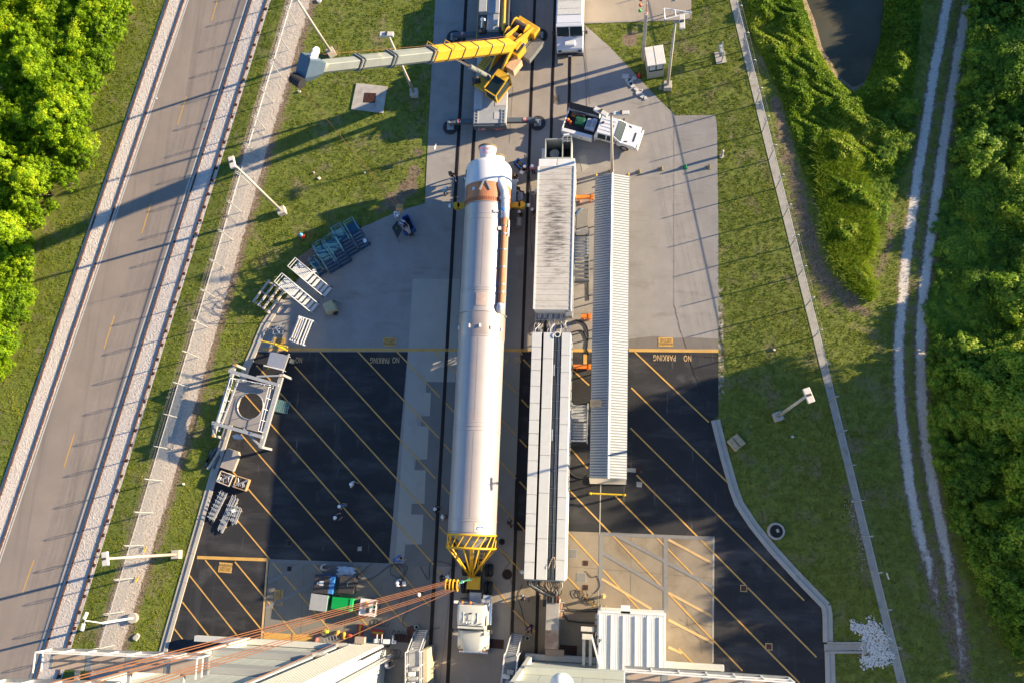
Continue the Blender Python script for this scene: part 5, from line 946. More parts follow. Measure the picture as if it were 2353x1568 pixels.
for x_ in (-3.0,-1.9):
    hp(MB().cyl((x_,-.95,2.85), (x_,.35,2.85), .38, n=24), 'winch_drum', mat('rope_wound', (.05,.035,.03), .6, bump=.5, bscale=20), smooth=True, angle=40)
    for y_ in (-1.0,.38): hp(MB().cyl((x_,y_-.04,2.85), (x_,y_+.04,2.85), .52, n=24), 'drum_flange', m_cy)
hp(MB().cbox((-1.15,.3,3.3), (.9,1.5,.25)), 'cross_frame', m_cy, bevel=.03); hp(MB().cyl((-1.5,1.2,2.2), (-1.5,1.2,3.3), .13, n=12), 'muffler', m_chrome, smooth=True, angle=40)
hp(MB().cbox((-.9,1.05,2.75), (1.2,.75,.9)), 'engine_box', m_cy, bevel=.05); hp(MB().cbox((-1.0,1.05,3.22), (.9,.5,.06)), 'grille', m_chassis); hp(MB().cbox((.25,1.35,2.3), (1.3,.9,.9)), 'tan_cabinet', mat('cabinet_tan', (.52,.36,.22), .5), bevel=.03); hp(MB().cbox((1.3,-1.25,1.85), (1.4,.85,.3)), 'step_panel', m_cy, bevel=.03)
for k_ in range(10): hp(MB().cbox((.85+.22*(k_//2),-1.42+.34*(k_ % 2),2.01), (.06,.26,.01)), 'step_slot', m_chassis)
hp(MB().cyl((3.0,-1.0,1.9), (3.4,-.6,1.9), .4, n=16), 'hose_reel', m_chassis); hp(MB().box(2.5,3.6,-.9,.3,1.6,2.0), 'front_frame', m_cy, bevel=.05)
# operator cab: yellow frame with glass
cab = hp(MB().box(1.7,3.75,.85,2.05,1.7,1.85), 'operator_cab', m_cy); X0, X1, Y0, Y1, Z0, Z1 = 1.7, 3.8, .85, 2.05, 1.85, 3.35
for a, c in (((X0,Y0),(X0,Y1)),((X0,Y1),(X1,Y1)),((X1,Y1),(X1,Y0)),((X1,Y0),(X0,Y0))):
    for z_ in (Z0,Z1): MB().beam((*a,z_-(.35 if z_ == Z1 and a[0] == X1 and c[0] == X1 else 0)), (*c,z_-(.35 if z_ == Z1 and c[0] == X1 else 0) if not (a[0] == X0 and c[0] == X0) else z_), .1).build('cab_frame', m_cy, cab)
for x_, y_, zt in ((X0,Y0,Z1),(X0,Y1,Z1),(X1,Y0,Z1-.35),(X1,Y1,Z1-.35)): MB().beam((x_,y_,Z0), (x_,y_,zt), .11).build('cab_frame', m_cy, cab)
MB().add([(X0+.6,Y0+.04,Z1-.05),(X1-.04,Y0+.04,Z1-.33),(X1-.04,Y1-.04,Z1-.33),(X0+.6,Y1-.04,Z1-.05)], [(0,1,2,3)]).build('roof_glass', m_glass, cab); MB().add([(X1-.02,Y0+.05,Z0),(X1-.02,Y1-.05,Z0),(X1-.02,Y1-.05,Z1-.35),(X1-.02,Y0+.05,Z1-.35)], [(0,1,2,3)]).build('front_glass', m_glass, cab)
for y_ in (Y0+.02,Y1-.02): MB().add([(X0+.1,y_,Z0+.3),(X1-.05,y_,Z0+.1),(X1-.05,y_,Z1-.36),(X0+.1,y_,Z1-.05)], [(0,1,2,3)]).build('side_glass', m_glass, cab)
MB().box(X0,X0+.62,Y0,Y1,Z1-.04,Z1+.05).build('roof_panel', m_cy, cab, bevel=.02); MB().box(X0+.3,X0+.9,Y0+.3,Y1-.3,Z0,Z0+.8).build('seat', m_chassis, cab, bevel=.08)
# boom
foot = Vector((-9.95,41.6,3.5)); tipp = P(722,157,23.9); bd = tipp-foot
def bpt(t): return tuple(foot+bd*t-Vector((cx0,y_lo,0)))
bs_ = MB(); bx = bd.cross(Vector((0,0,1))).normalized(); bu = bx.cross(bd).normalized()
def bsec(t, w, h): c = Vector(bpt(t)); return [c+bx*(w/2*sx)+bu*(h*sz) for sx, sz in ((-1,.5),(-1,-.2),(-.62,-.46),(0,-.54),(.62,-.46),(1,-.2),(1,.5),(.85,.56),(-.85,.56))]
secs = [(0,.5,.95,1.08,m_cy,'boom_base'),(.49,.69,.82,.9,m_boom,'boom_section'),(.68,.83,.74,.8,m_boom,'boom_section'),(.82,.985,.66,.72,m_boom,'boom_section')]
for t0, t1, w, h, m, nm in secs:
    o = MB().loft([bsec(t0,w,h), bsec(t1,w,h)]).build(nm, m, cr, smooth=True, angle=25)
    if nm == 'boom_base':
        for tt in (.08,.16,.25,.33,.41): MB().loft([bsec(tt-.004,w*1.03,h*1.03), bsec(tt+.004,w*1.03,h*1.03)]).build('strap', m_chassis, o)
        rl = [(.5,-.35),(.5,.35)]
        for tt in (.40,.495): c = Vector(bpt(tt))+bu*(h*.5); MB().beam(tuple(c-bx*.5+bu*.35), tuple(c+bx*.5+bu*.35), .05).beam(tuple(c-bx*.5), tuple(c-bx*.5+bu*.35), .05).beam(tuple(c+bx*.5), tuple(c+bx*.5+bu*.35), .05).build('guard_rail', m_cy, o)
for tt, w, h in ((.495,1.02,1.16),(.69,.92,1.02),(.83,.84,.92)):
    for dt in (-.008,.006): MB().loft([bsec(tt+dt-.003,w*1.03,h*1.05), bsec(tt+dt+.003,w*1.03,h*1.05)]).build('boom_collar', m_cg, cr)
hd = MB().loft([bsec(.98,.75,.95), bsec(1.01,.85,1.5), bsec(1.045,.85,1.7)]).build('boom_head', mat('head_slate', (.07,.11,.16), .5, var=.1), cr)
tc_ = Vector(bpt(1.05))
for k_ in range(6): c = tc_+bx*(-.36+.145*k_)-bu*.75; MB().cyl(tuple(c-bx*.045), tuple(c+bx*.045), .36, n=20).build('sheave', m_chassis, hd)
for s_, u_ in ((-.3,1.0),(.25,.95)): c = Vector(bpt(1.0+.03*(s_ < 0)))+bx*s_+bu*u_; MB().cyl(tuple(c-bx*.05), tuple(c+bx*.05), .36, n=24).build('top_sheave', m_white, hd)
c = Vector(bpt(.37))-bu*.55+bx*.62
MB().cyl(tuple(c), tuple(c+bx*.45), .25, n=18).build('hose_drum', m_steel, cr)
ree = MB().tube([tuple(c+bx*.6+(bu*math.cos(u)+bd.normalized()*math.sin(u))*.7) for u in [k_*math.pi/12 for k_ in range(25)]], .05, 6).build('cable_reel', m_chassis, cr)
for k_ in range(8): u = k_*math.pi/4; MB().beam(tuple(c+bx*.6), tuple(c+bx*.6+(bu*math.cos(u)+bd.normalized()*math.sin(u))*.7), .07,.03).build('spoke', m_deck2, ree)
la = Vector((HC.x-cx0, HC.y-y_lo, 0))+Vector((math.cos(HA)*2.3, math.sin(HA)*2.3, 2.1)); lb = Vector(bpt(.34))-bu*.5
MB().cyl(tuple(la), tuple(la+(lb-la)*.6), .22, n=16).build('luffing_cylinder', m_boom, cr, smooth=True, angle=40); MB().cyl(tuple(la+(lb-la)*.58), tuple(lb), .14, n=14).build('luffing_rod', m_chrome, cr, smooth=True, angle=40)
r0 = Vector((HC.x-cx0, HC.y-y_lo, 0))+Vector((math.cos(HA)*-1.9, math.sin(HA)*-1.9, 3.2)); r1 = Vector(bpt(.5))+bu*.95-bx*.2; r2 = Vector(bpt(1.0))+bu*1.1-bx*.3
MB().tube([tuple(r0), tuple(r1), tuple(r2)], .012, 5).build('hoist_rope', m_rope, cr)
hkp = P(922,484,1.7)
hb2 = T('hook_block', 'striped crane hook block hanging just above the blue bin', 'hook block', (hkp.x,hkp.y,0)); m_str = mat('brown_cream_stripe', (.5,.4,.32), .5, c2=(.12,.05,.03), f2=.48, s2=7)
MB().cbox((0,0,2.05), (.5,.34,.7)).build('cheeks', m_str, hb2, bevel=.06); MB().cyl((-.28,0,2.3), (.28,0,2.3), .3, n=18).build('sheave', mat('brass_sheave', (.5,.3,.12), .4, metal=.5), hb2); MB().tube([(0,0,1.75),(0,0,1.5),(.1,0,1.35),(.0,0,1.22),(-.12,0,1.3)], .06, 8).build('hook', m_steel, hb2)
fh = T('hook_rope', 'pair of thin brown ropes from the crane head down to its hook block', 'rope', (0,0,0))
for dx in (-.31,-.25,.25,.31): h0 = tc_+Vector((cx0,y_lo,0))+bx*dx-bu*.9; MB().cyl(tuple(h0), (hkp.x+dx*.8,hkp.y,2.4), .007, n=5).build('rope_fall', mat('dark_rope', (.12,.065,.03), .7), fh)
# ================================================================ vehicles, trailers and the shelter
def rrx(x, y0, y1, z0, z1, r=.15):
    out = []
    for cy_, cz_, a0 in ((y1-r,z1-r,0),(y0+r,z1-r,90),(y0+r,z0+r,180),(y1-r,z0+r,270)):
        for k_ in range(3): a = R(a0+45*k_); out.append((x, cy_+r*math.cos(a), cz_+r*math.sin(a)))
    return out
# ---- step van
v = T('step_van', 'white step van with grey roof parked at the top of the apron', 'van', (-4.72, 42.3, 0)); m_van = mat('van_white', (.62,.63,.65), .3, var=.03, spec=.6)
MB().box(-1.2,1.2,1.75,9.5,.7,3.0).build('body', m_van, v, bevel=.1); MB().box(-1.08,1.08,2.6,9.4,3.0,3.05).build('roof_panel', mat('van_roof_grey', (.55,.54,.48), .5, var=.08, c2=(.42,.42,.38), f2=.55, s2=.8), v)
for k_ in range(8): MB().box(-1.06,1.06,3.2+k_*.8,3.24+k_*.8,3.05,3.07).build('roof_rib', MATS['van_roof_grey'], v)
cb = MB().loft([[(x_, y_, z_) for x_, z_ in ((-1.2,.7),(1.2,.7),(1.2,zt),(-1.2,zt))] for y_, zt in ((1.76,3.0),(1.45,2.95),(1.2,1.75),(.25,1.3),(.08,1.05))]).build('cab_front', m_van, v, bevel=.05)
for s_ in (-1,1): MB().add([(s_*.04,1.47,2.88),(s_*1.12,1.47,2.88),(s_*1.12,1.2,1.83),(s_*.04,1.2,1.83)], [(0,1,2,3) if s_ < 0 else (3,2,1,0)]).build('windshield', m_glass, cb)
for o in [c for c in cb.children]: o.location = (0,-.03,.02)
MB().box(-.7,.7,.02,.1,.95,1.2).build('grille', m_steel, v); MB().box(-1.2,1.2,-.12,.1,.55,.85).build('bumper', m_chassis, v, bevel=.04)
for s_ in (-1,1):
    MB().cbox((s_*.9,.1,1.12), (.28,.1,.2)).build('headlamp', m_glass, v); MB().beam((s_*1.2,1.5,2.0), (s_*1.45,1.45,2.0), .04).build('mirror_arm', m_chassis, v); MB().cbox((s_*1.5,1.45,1.95), (.2,.1,.45)).build('mirror', m_chassis, v, bevel=.03)
    wheel(v, (s_*1.0,.9,.42), .42, .26, m_white); wheel(v, (s_*1.0,6.4,.42), .42, .3, m_white); MB().beam((s_*.1,1.16,1.86), (s_*.6,1.1,1.84), .03).build('wiper', m_chassis, v)
MB().cbox((0,-.14,.72), (.32,.02,.16)).build('number_plate', m_white, v); MB().box(-.55,.55,.4,1.1,1.35,1.62).build('bonnet_bulge', m_van, v, bevel=.15)
# ---- service pickup
ra = math.atan2(-2.0,6.55); pk = T('service_pickup', 'white crew cab service pickup with tools in its open bed', 'pickup', (-4.95,35.75,0), ra); m_pk = mat('pickup_white', (.64,.65,.66), .28, var=.03, spec=.6); m_liner = mat('bed_liner', (.03,.03,.032), .8)
prof = [(3.0,1.1,1.05),(3.02,1.55,1.05),(3.2,1.95,.86),(4.75,1.93,.84),(5.45,1.3,.98),(6.65,1.2,.98),(6.85,1.0,.92)]
bo = MB().loft([[(x_,-w_*1.02,.5),(x_,w_*1.02,.5),(x_,w_*1.02 if zt < 1.4 else 1.04,min(zt,1.15)),(x_,w_,zt),(x_,-w_,zt),(x_,-(w_*1.02 if zt < 1.4 else 1.04),min(zt,1.15))] for x_, zt, w_ in prof]).build('cab', m_pk, pk, bevel=.06)
MB().add([(4.78,-.78,1.93),(4.78,.78,1.93),(5.42,.9,1.36),(5.42,-.9,1.36)], [(3,2,1,0)]).build('windshield', m_glass, bo).location = (.02,0,.025); MB().add([(3.12,-.75,1.85),(3.12,.75,1.85),(3.03,.88,1.45),(3.03,-.88,1.45)], [(0,1,2,3)]).build('rear_window', m_glass, bo).location = (-.03,0,.0)
for s_ in (-1,1):
    for x0, x1 in ((3.3,4.05),(4.12,4.95)): MB().add([(x0,s_*1.045,1.22),(x1,s_*1.045,1.22),(x1-.25*(x1 > 4.5),s_*.9,1.82),(x0+.05,s_*.9,1.82)], [(0,1,2,3)]).build('side_window', m_glass, bo)
    MB().cbox((5.05,s_*1.18,1.3), (.14,.26,.2)).build('mirror', m_chassis, pk, bevel=.03); wheel(pk, (5.75,s_*.9,.42), .43, .28, m_steel, (0,1,0)); wheel(pk, (1.25,s_*.92,.42), .43, .28, m_steel, (0,1,0))
    MB().box(.05,2.85,s_*1.13-.17,s_*1.13+.17,.55,1.3).build('side_locker', m_pk, pk, bevel=.03)
    for x_ in (.6,1.9): MB().cbox((x_,s_*1.31,.95), (.14,.02,.1)).build('latch', m_chassis, pk)
    MB().cbox((3.6,s_*1.07,1.1), (.2,.02,.06)).build('door_handle', m_chassis, pk); MB().cbox((6.8,s_*.75,.98), (.12,.4,.18)).build('headlamp', m_glass, pk)
MB().cbox((6.92,0,.62), (.16,2.0,.3)).build('bumper', m_pk, pk, bevel=.05); MB().cbox((6.45,-.1,1.24), (.12,.85,.03)).build('bonnet_scoop', m_chassis, pk)
for y_ in (-.75,.75): MB().cbox((5.75,y_,1.27), (.4,.12,.03), .3*(-1 if y_ > 0 else 1)).build('bonnet_vent', m_chassis, pk)
for y_ in (-.5,-.17,.17,.5): MB().cbox((3.95,y_,1.955), (1.2,.05,.03)).build('roof_rib', m_pk, bo)
MB().lathe((3.5,.15,1.95), (3.5,.15,3), [(0,.11),(.08,.11),(.13,.04)], 12).build('roof_beacon', m_drum, pk); MB().cbox((4.45,-.05,1.97), (.06,.35,.05)).build('roof_antenna', m_chassis, pk)
MB().box(.05,2.88,-.97,.97,.6,.85).build('bed_floor', m_liner, pk); MB().box(-.05,.06,-1.2,1.2,.55,1.15).build('tailgate', m_pk, pk, bevel=.03)
MB().add([(.05,.95,1.3),(2.85,.95,1.3),(2.85,1.35,1.75),(.05,1.35,1.75),(.05,.93,1.34),(2.85,.93,1.34),(2.85,1.33,1.79),(.05,1.33,1.79)], [(0,1,2,3),(7,6,5,4),(0,4,5,1),(1,5,6,2),(2,6,7,3),(3,7,4,0)]).build('open_lid', m_liner, pk)
for nm, c, d, rz, col in (('tool_tray',(2.25,.05,1.15),(.65,1.05,.35),0,(.45,.48,.52)),('tool_box',(2.6,.1,1.2),(.4,1.15,.4),0,(.6,.62,.65)),('generator',(1.35,.1,1.05),(.85,.65,.45),.1,(.02,.12,.06)),('white_bar',(1.35,.35,1.2),(.9,.1,.2),.1,(.6,.6,.58)),('wood_crate',(.6,.6,1.05),(.35,.35,.4),0,(.3,.16,.06)),('plank_stack',(1.2,.68,1.05),(.75,.3,.3),.05,(.16,.1,.07))): 
    p = Vector((c[0]*math.cos(ra)-c[1]*math.sin(ra)-4.95, c[0]*math.sin(ra)+c[1]*math.cos(ra)+35.75, .86)); t = T(nm, {'tool_tray':'blue-grey tool tray in the bed of the pickup','tool_box':'white tool box behind the pickup cab','generator':'dark green generator in the pickup bed','white_bar':'white bar on the generator in the pickup bed','wood_crate':'small brown crate in a corner of the pickup bed','plank_stack':'dark planks in the pickup bed'}[nm], nm.split('_')[-1], p, ra+rz); MB().cbox((0,0,d[2]/2), d).build('body', mat('bed_'+nm, col, .5, var=.15, scale=5), t, bevel=.03)
    MB().cbox((0,0,d[2]+.02), (d[0]*.6,d[1]*.5,.05)).build('lid', mat('bed_lid_'+nm, tuple(x*.7 for x in col), .5), t)
for i, (x_, y_) in enumerate(((.25,-.02),(.55,-.18))):
    p = Vector((x_*math.cos(ra)-y_*math.sin(ra)-4.95, x_*math.sin(ra)+y_*math.cos(ra)+35.75, .86)); t = T('fuel_can', ('red and yellow fuel can at the pickup tailgate','small red fuel can beside the larger one')[i], 'can', p); MB().lathe((0,0,0), (0,0,1), [(0,.14),(.25,.15),(.33,.08),(.36,.05)], 12).build('can', mat('can_red', (.65,.05,.03), .4), t, smooth=True, angle=40); MB().lathe((0,0,.34), (0,0,1), [(0,.06),(.12,.05)], 8).build('spout', mat('can_yellow', (.7,.4,.02), .4), t)

# ---- equipment container with streaked roof
def streakmat():
    m = mat('streaked_container_roof', (.5,.47,.41), .7, var=.08, scale=1.2, c2=(.42,.38,.32), f2=.55, s2=.7); nt = m.node_tree; N = nt.nodes; b = N['Principled BSDF']; prev = b.inputs['Base Color'].links[0].from_socket
    tc = N.new('ShaderNodeTexCoord'); sp = N.new('ShaderNodeMapping'); sp.inputs['Scale'].default_value = (.9, 7.5, 1); nt.links.new(tc.outputs['Object'], sp.inputs[0]); n1 = N.new('ShaderNodeTexNoise'); n1.inputs['Scale'].default_value = 1.0; n1.inputs['Detail'].default_value = 7; n1.inputs['Roughness'].default_value = .72; nt.links.new(sp.outputs[0], n1.inputs['Vector'])
    # dirt is heaviest along the middle of the roof, half way down
    sx = N.new('ShaderNodeSeparateXYZ'); nt.links.new(tc.outputs['Object'], sx.inputs[0])
    def bump1(sock, c, w):
        a = N.new('ShaderNodeMath'); a.operation = 'SUBTRACT'; nt.links.new(sock, a.inputs[0]); a.inputs[1].default_value = c; b_ = N.new('ShaderNodeMath'); b_.operation = 'ABSOLUTE'; nt.links.new(a.outputs[0], b_.inputs[0]); r = N.new('ShaderNodeMapRange'); r.inputs[1].default_value = w*.25; r.inputs[2].default_value = w; r.inputs[3].default_value = 1; r.inputs[4].default_value = 0; nt.links.new(b_.outputs[0], r.inputs[0]); return r.outputs[0]
    mu = N.new('ShaderNodeMath'); mu.operation = 'MULTIPLY'; nt.links.new(bump1(sx.outputs[0], 0, 1.4), mu.inputs[0]); nt.links.new(bump1(sx.outputs[1], 7.2, 5.6), mu.inputs[1])
    ad = N.new('ShaderNodeMath'); ad.operation = 'MULTIPLY_ADD'; nt.links.new(mu.outputs[0], ad.inputs[0]); ad.inputs[1].default_value = .17; nt.links.new(n1.outputs['Fac'], ad.inputs[2])
    r = N.new('ShaderNodeMapRange'); r.inputs[1].default_value = .56; r.inputs[2].default_value = .76; nt.links.new(ad.outputs[0], r.inputs[0]); mm = N.new('ShaderNodeMix'); mm.data_type = 'RGBA'; nt.links.new(r.outputs[0], mm.inputs[0]); nt.links.new(prev, mm.inputs[6]); mm.inputs[7].default_value = (.09,.08,.07,1); nt.links.new(mm.outputs[2], b.inputs['Base Color']); return m
m_roofc = streakmat(); m_cw = mat('container_white', (.66,.66,.63), .5, var=.06, scale=2); HT = 4.0
a = P(1238,383,HT); c = P(1312,711,HT); cxm = -5.40; hw = 1.53; y0, y1 = c.y, a.y
ec = T('equipment_container', 'long white equipment container with a black-streaked roof', 'container', (cxm, y0, 0)); Lc = y1-y0
MB().box(-hw,hw,0,Lc,.9,HT-.04).build('body', m_cw, ec, bevel=.03); rf = MB().box(-hw-.02,hw+.02,-.02,Lc+.02,HT-.04,HT).build('roof', m_roofc, ec)
for k_ in range(26): y_ = .3+k_*(Lc-.5)/25; MB().box(-hw+.08,hw-.08,y_-.035,y_+.035,HT,HT+.018).build('roof_seam', m_roofc, rf)
for s_ in (-1,1): MB().box(s_*hw-.06,s_*hw+.06,0,Lc,HT,HT+.05).build('roof_edge', m_cw, rf)
MB().box(-hw,-.03,Lc+.05,Lc+.75,1.4,HT-.1).build('air_unit', m_cw, ec, bevel=.03); MB().box(.03,hw,Lc+.05,Lc+.75,1.4,HT-.1).build('air_unit', m_cw, ec, bevel=.03)
for s_ in (-1,1):
    for wy in (1.5,2.7,Lc-2.5): wheel(ec, (s_*1.1,wy,.5), .5, .35, m_steel)
MB().box(-.9,.9,.3,Lc-.3,.6,.9).build('chassis', m_chassis, ec)
lv = MB().box(hw-.5,hw+.05,-.42,-.02,2.6,3.5).build('louvre_box', m_steel, ec)
for k_ in range(7): MB().box(hw-.48,hw+.03,-.4+k_*.055,-.37+k_*.055,3.5,3.54).build('louvre_blade', m_galv, lv)
MB().box(-hw+.05,hw-.55,-.35,-.02,2.2,2.3).build('connector_shelf', m_galv, ec)
for x_ in (-hw+.05,-.25,hw-.6): MB().box(x_-.03,x_+.03,-.6,-.02,2.7,2.8).build('shelf_arm', m_galv, ec)
MB().beam((-hw+.05,-.58,2.75), (hw-.6,-.58,2.75), .06).build('connector_rail', m_galv, ec)
for k_ in range(16): MB().cyl((-hw+.15+k_*.15,-.02,2.6), (-hw+.15+k_*.15,-.4,2.55), .04, n=6).build('connector', m_white if k_ % 3 else m_steel, ec)
# open top bin with a duct at the head of the container
p0 = P(1251,364,2.6); p1 = P(1313,318,2.6); ob = T('open_top_tank', 'grey open topped tank with a round duct inside at the head of the container', 'tank', ((p0.x+p1.x)/2, p0.y, 0)); w2 = (p1.x-p0.x)/2; d2 = p1.y-p0.y; m_ob = mat('tank_grey', (.33,.35,.33), .6, var=.1)
for x_ in (-w2,w2*.3,w2-.05): MB().box(x_,x_+.07,0,d2,.5,2.6).build('side_wall', m_ob, ob)
for y_ in (0,d2-.07): MB().box(-w2+.08,w2*.3-.01,y_,y_+.07,.5,2.6).build('end_wall', m_ob, ob); MB().box(w2*.3+.08,w2-.06,y_,y_+.07,.5,2.6).build('end_wall', m_ob, ob)
MB().box(-w2,w2,0,d2,.4,.55).build('floor', mat('tank_floor', (.06,.07,.06), .7), ob); MB().cyl((-w2*.35,d2*.5,.55), (-w2*.35,d2*.5,1.5), .42, n=24).build('duct', m_ob, ob, smooth=True, angle=40)
MB().tube([(-w2*.75,d2*.55,1.2),(-w2*.6,d2*.25,1.35),(-w2*.3,d2*.1,1.4),(0,d2*.35,1.35),(w2*.1,d2*.7,1.2)], .05, 6).build('hose', m_chassis, ob); MB().box(-w2-.4,-w2-.05,.1,d2-.3,1.2,1.3).build('side_panel', m_cw, ob)
for k_ in range(2): MB().beam((w2-.75,d2-.3+k_*.45,2.7), (w2,d2-.3+k_*.45,2.7), .06).build('ladder_rung', m_galv, ob)
for x_ in (w2-.75,w2-.35,w2): MB().beam((x_,d2-.4,2.7), (x_,d2+.25,2.7), .06).build('ladder_rail', m_galv, ob)
MB().cyl((w2-.7,d2+.25,2.7), (w2-.2,d2+.3,2.7), .1, n=10).build('lamp', m_white, ob)

# ---- long cable-duct trailer
HD = 4.1; yA = P(1260,763,HD).y; yB = P(1250,1331,HD).y; Ld = yA-yB
dt = T('cable_duct_trailer', 'long white trailer topped by three rows of cable duct covers', 'trailer', (-5.42, yB, 0)); m_duct = mat('duct_white', (.55,.55,.52), .5, var=.04, scale=2); m_side = mat('duct_side', (.55,.58,.58), .5, var=.05)
MB().box(-1.56,1.56,0,Ld,.8,HD-.45).build('body', m_side, dt); MB().box(-1.0,1.0,.3,Ld-.3,.5,.8).build('chassis', m_chassis, dt)
gd = random.Random(5)
def row(x0, x1, lo, hi):
    y_ = 0
    while y_ < Ld-.1:
        l_ = min(gd.uniform(lo, hi), Ld-y_);
        if Ld-y_-l_ < .5: l_ = Ld-y_
        o = MB().box(x0,x1,y_+.012,y_+l_-.012,HD-.4,HD+gd.uniform(-.012,.012)).build('duct_cover', m_duct, dt, bevel=.012); y_ += l_
        for x_ in (x0+.05,x1-.05): MB().cyl((x_,y_-.06,HD), (x_,y_-.06,HD+.02), .015, n=5).build('screw', m_steel, o)
row(-1.56,-.80, .9,1.5); row(-.62,.18, 2.6,4.2); row(.85,1.56, 1.4,2.2)
MB().box(-.80,-.62,0,Ld,HD-.44,HD-.3).build('gap_tray', m_dark, dt); MB().box(.18,.85,0,Ld,HD-.44,HD-.36).build('gap_tray', mat('tray_dark', (.06,.06,.065), .6, var=.3, scale=2), dt)
for x_ in (.58,.68): MB().cyl((x_,0,HD-.22), (x_,Ld-.2,HD-.22), .03, n=8).build('conduit', m_galv, dt, smooth=True)
for k_ in range(14): MB().box(.22,.44,k_*Ld/14+.1,(k_+1)*Ld/14-.1,HD-.36,HD-.3).build('tray_panel', mat('tray_panel', (.1,.11,.115), .5, var=.2), dt); MB().box(.2,.84,k_*Ld/14-.02,k_*Ld/14+.02,HD-.36,HD-.27).build('tray_strut', m_steel, dt)
for y_ in (Ld*.55,Ld*.82): MB().box(.24,.34,y_,y_+.9,HD-.3,HD-.24).build('label_plate', m_white, dt)
for k_ in range(22): MB().box(1.56,1.60,k_*Ld/22+.05,k_*Ld/22+.12,1.2,HD-.3).build('side_rib', m_duct, dt)
MB().tube([(.55+.25*math.cos(u),1.3+.55*math.sin(u*1.5)*.8,HD+.05+.06*math.sin(3*u)) for u in [k_*.5 for k_ in range(16)]], .02, 5).build('loose_cord', mat('cord_tan', (.5,.4,.28), .7), dt); MB().tube([(.5+.22*math.cos(u),Ld-.2+.22*math.sin(u),HD+.08) for u in [k_*.55 for k_ in range(14)]], .03, 5).build('loose_cord', m_white, dt)
for s_ in (-1,1):
    for wy in (2,3.2,Ld-3): wheel(dt, (s_*1.15,wy,.5), .5, .35, m_steel)
MB().box(-1.5,1.5,-.12,0,HD-1.0,HD-.4).build('end_plate', m_steel, dt)
# cables between container and duct trailer
cbm = [mat('cable_white', (.6,.6,.57), .6), mat('cable_black', (.03,.03,.032), .6), mat('cable_grey', (.28,.28,.28), .6), mat('cable_yellow', (.55,.42,.03), .5), mat('cable_blue', (.03,.06,.25), .5), mat('cable_red', (.5,.06,.03), .5)]
t = T('cable_bundle', 'bundle of white and black cables bridging container and duct trailer', 'cables', (0,0,0)); gc = random.Random(8)
for k_ in range(34):
    g_ = k_//12; x0 = -6.85+.078*k_+gc.uniform(-.04,.04); x1 = [-6.55,-5.55,-4.4][min(g_,2)]+gc.uniform(-.35,.35); m = cbm[gc.choice((0,0,2,2,1,1,3 if g_ == 0 else 4))]
    MB().tube([(x0,y0-.3,2.55), (x0+gc.uniform(-.05,.05),y0-.65,2.5+gc.uniform(-.1,.1)), ((x0+x1)/2+gc.uniform(-.15,.15),(y0+yA)/2-.1,2.9+gc.uniform(-.3,.3)), (x1,yA+.25,HD-.2+gc.uniform(-.1,.05)), (x1,yA-.15,HD-.18)], .026, 5).build('cable', m, t, smooth=True)
# dark cables from the tail of the duct trailer down to the steel trunk
st = P(1270,1377,2.1)
t = T('cable_bundle', 'thick bundle of black cables falling from the duct trailer tail into the steel trunk', 'cables', (0,0,0))
for k_ in range(44):
    x0 = -6.75+.062*k_+gc.uniform(-.05,.05); x1 = st.x+gc.uniform(-.42,.5); m = cbm[gc.choice((1,1,1,2,2,1,0 if k_ % 7 == 0 else 1,3 if k_ in (3,4) else 1,5 if k_ % 17 == 0 else 1))]
    MB().tube([(x0,yB+.05,HD-.55), (x0+gc.uniform(-.1,.1),yB-.45,HD-.6+gc.uniform(-.2,.25)), ((x0+x1)/2+gc.uniform(-.2,.2),yB-1.0,2.9+gc.uniform(-.4,.4)), (x1,st.y+.25,2.35+gc.uniform(-.1,.1)), (x1,st.y-.2,2.2)], .03, 5).build('cable', m, t, smooth=True)
t = T('steel_cable_trunk', 'weathered steel cable trunk with rusty patches below the duct trailer', 'cable trunk', (st.x, st.y, 0)); ye = P(1270,1490,2.0).y-st.y; m_tk = mat('weathered_steel', (.36,.34,.31), .5, metal=.25, var=.12, scale=1.5, c2=(.27,.14,.08), f2=.63, s2=1.2); ym = ye*.62
MB().box(-.52,.5,ym,0,.1,2.1).build('trunk', m_tk, t, bevel=.02); MB().box(-.55,.5,ye,ym-.02,.1,1.95).build('lower_trunk', mat('rusty_steel', (.33,.22,.16), .6, metal=.2, var=.2, scale=1.5, c2=(.4,.36,.31), f2=.5, s2=1.5), t, bevel=.02); MB().box(-.5,.95,ye-.55,ye-.05,1.6,1.75).build('end_plate', mat('brown_plate', (.26,.19,.15), .6), t)
for y_ in (-.3,-.95): MB().box(.5,.68,y_-.4,y_,.9,1.9).build('junction_box', mat('junction_rust', (.3,.18,.12), .6), t)
for y_ in (-.2,-.8,-1.4): MB().cyl((.5,y_,1.6), (.85,y_,1.6), .05, n=8).build('gland', m_galv, t)
MB().box(-.8,-.55,-.55,.35,.2,1.7).build('side_cabinet', m_chassis, t)
t = T('ground_cable', 'black cables looping from the steel trunk to the white annex', 'cables', (0,0,0))
for pts, r_ in (([(1290,1380),(1305,1397),(1330,1400),(1362,1398),(1395,1400)],.045), ([(1292,1392),(1296,1412),(1305,1424),(1330,1428),(1365,1430)],.06), ([(1292,1385),(1310,1400),(1345,1404),(1375,1402)],.04)): MB().tube([tuple(P(x_,y_,.12+(.8 if i == 0 else 0))) for i, (x_,y_) in enumerate(pts)], r_, 6).build('cable', cbm[1], t, smooth=True)
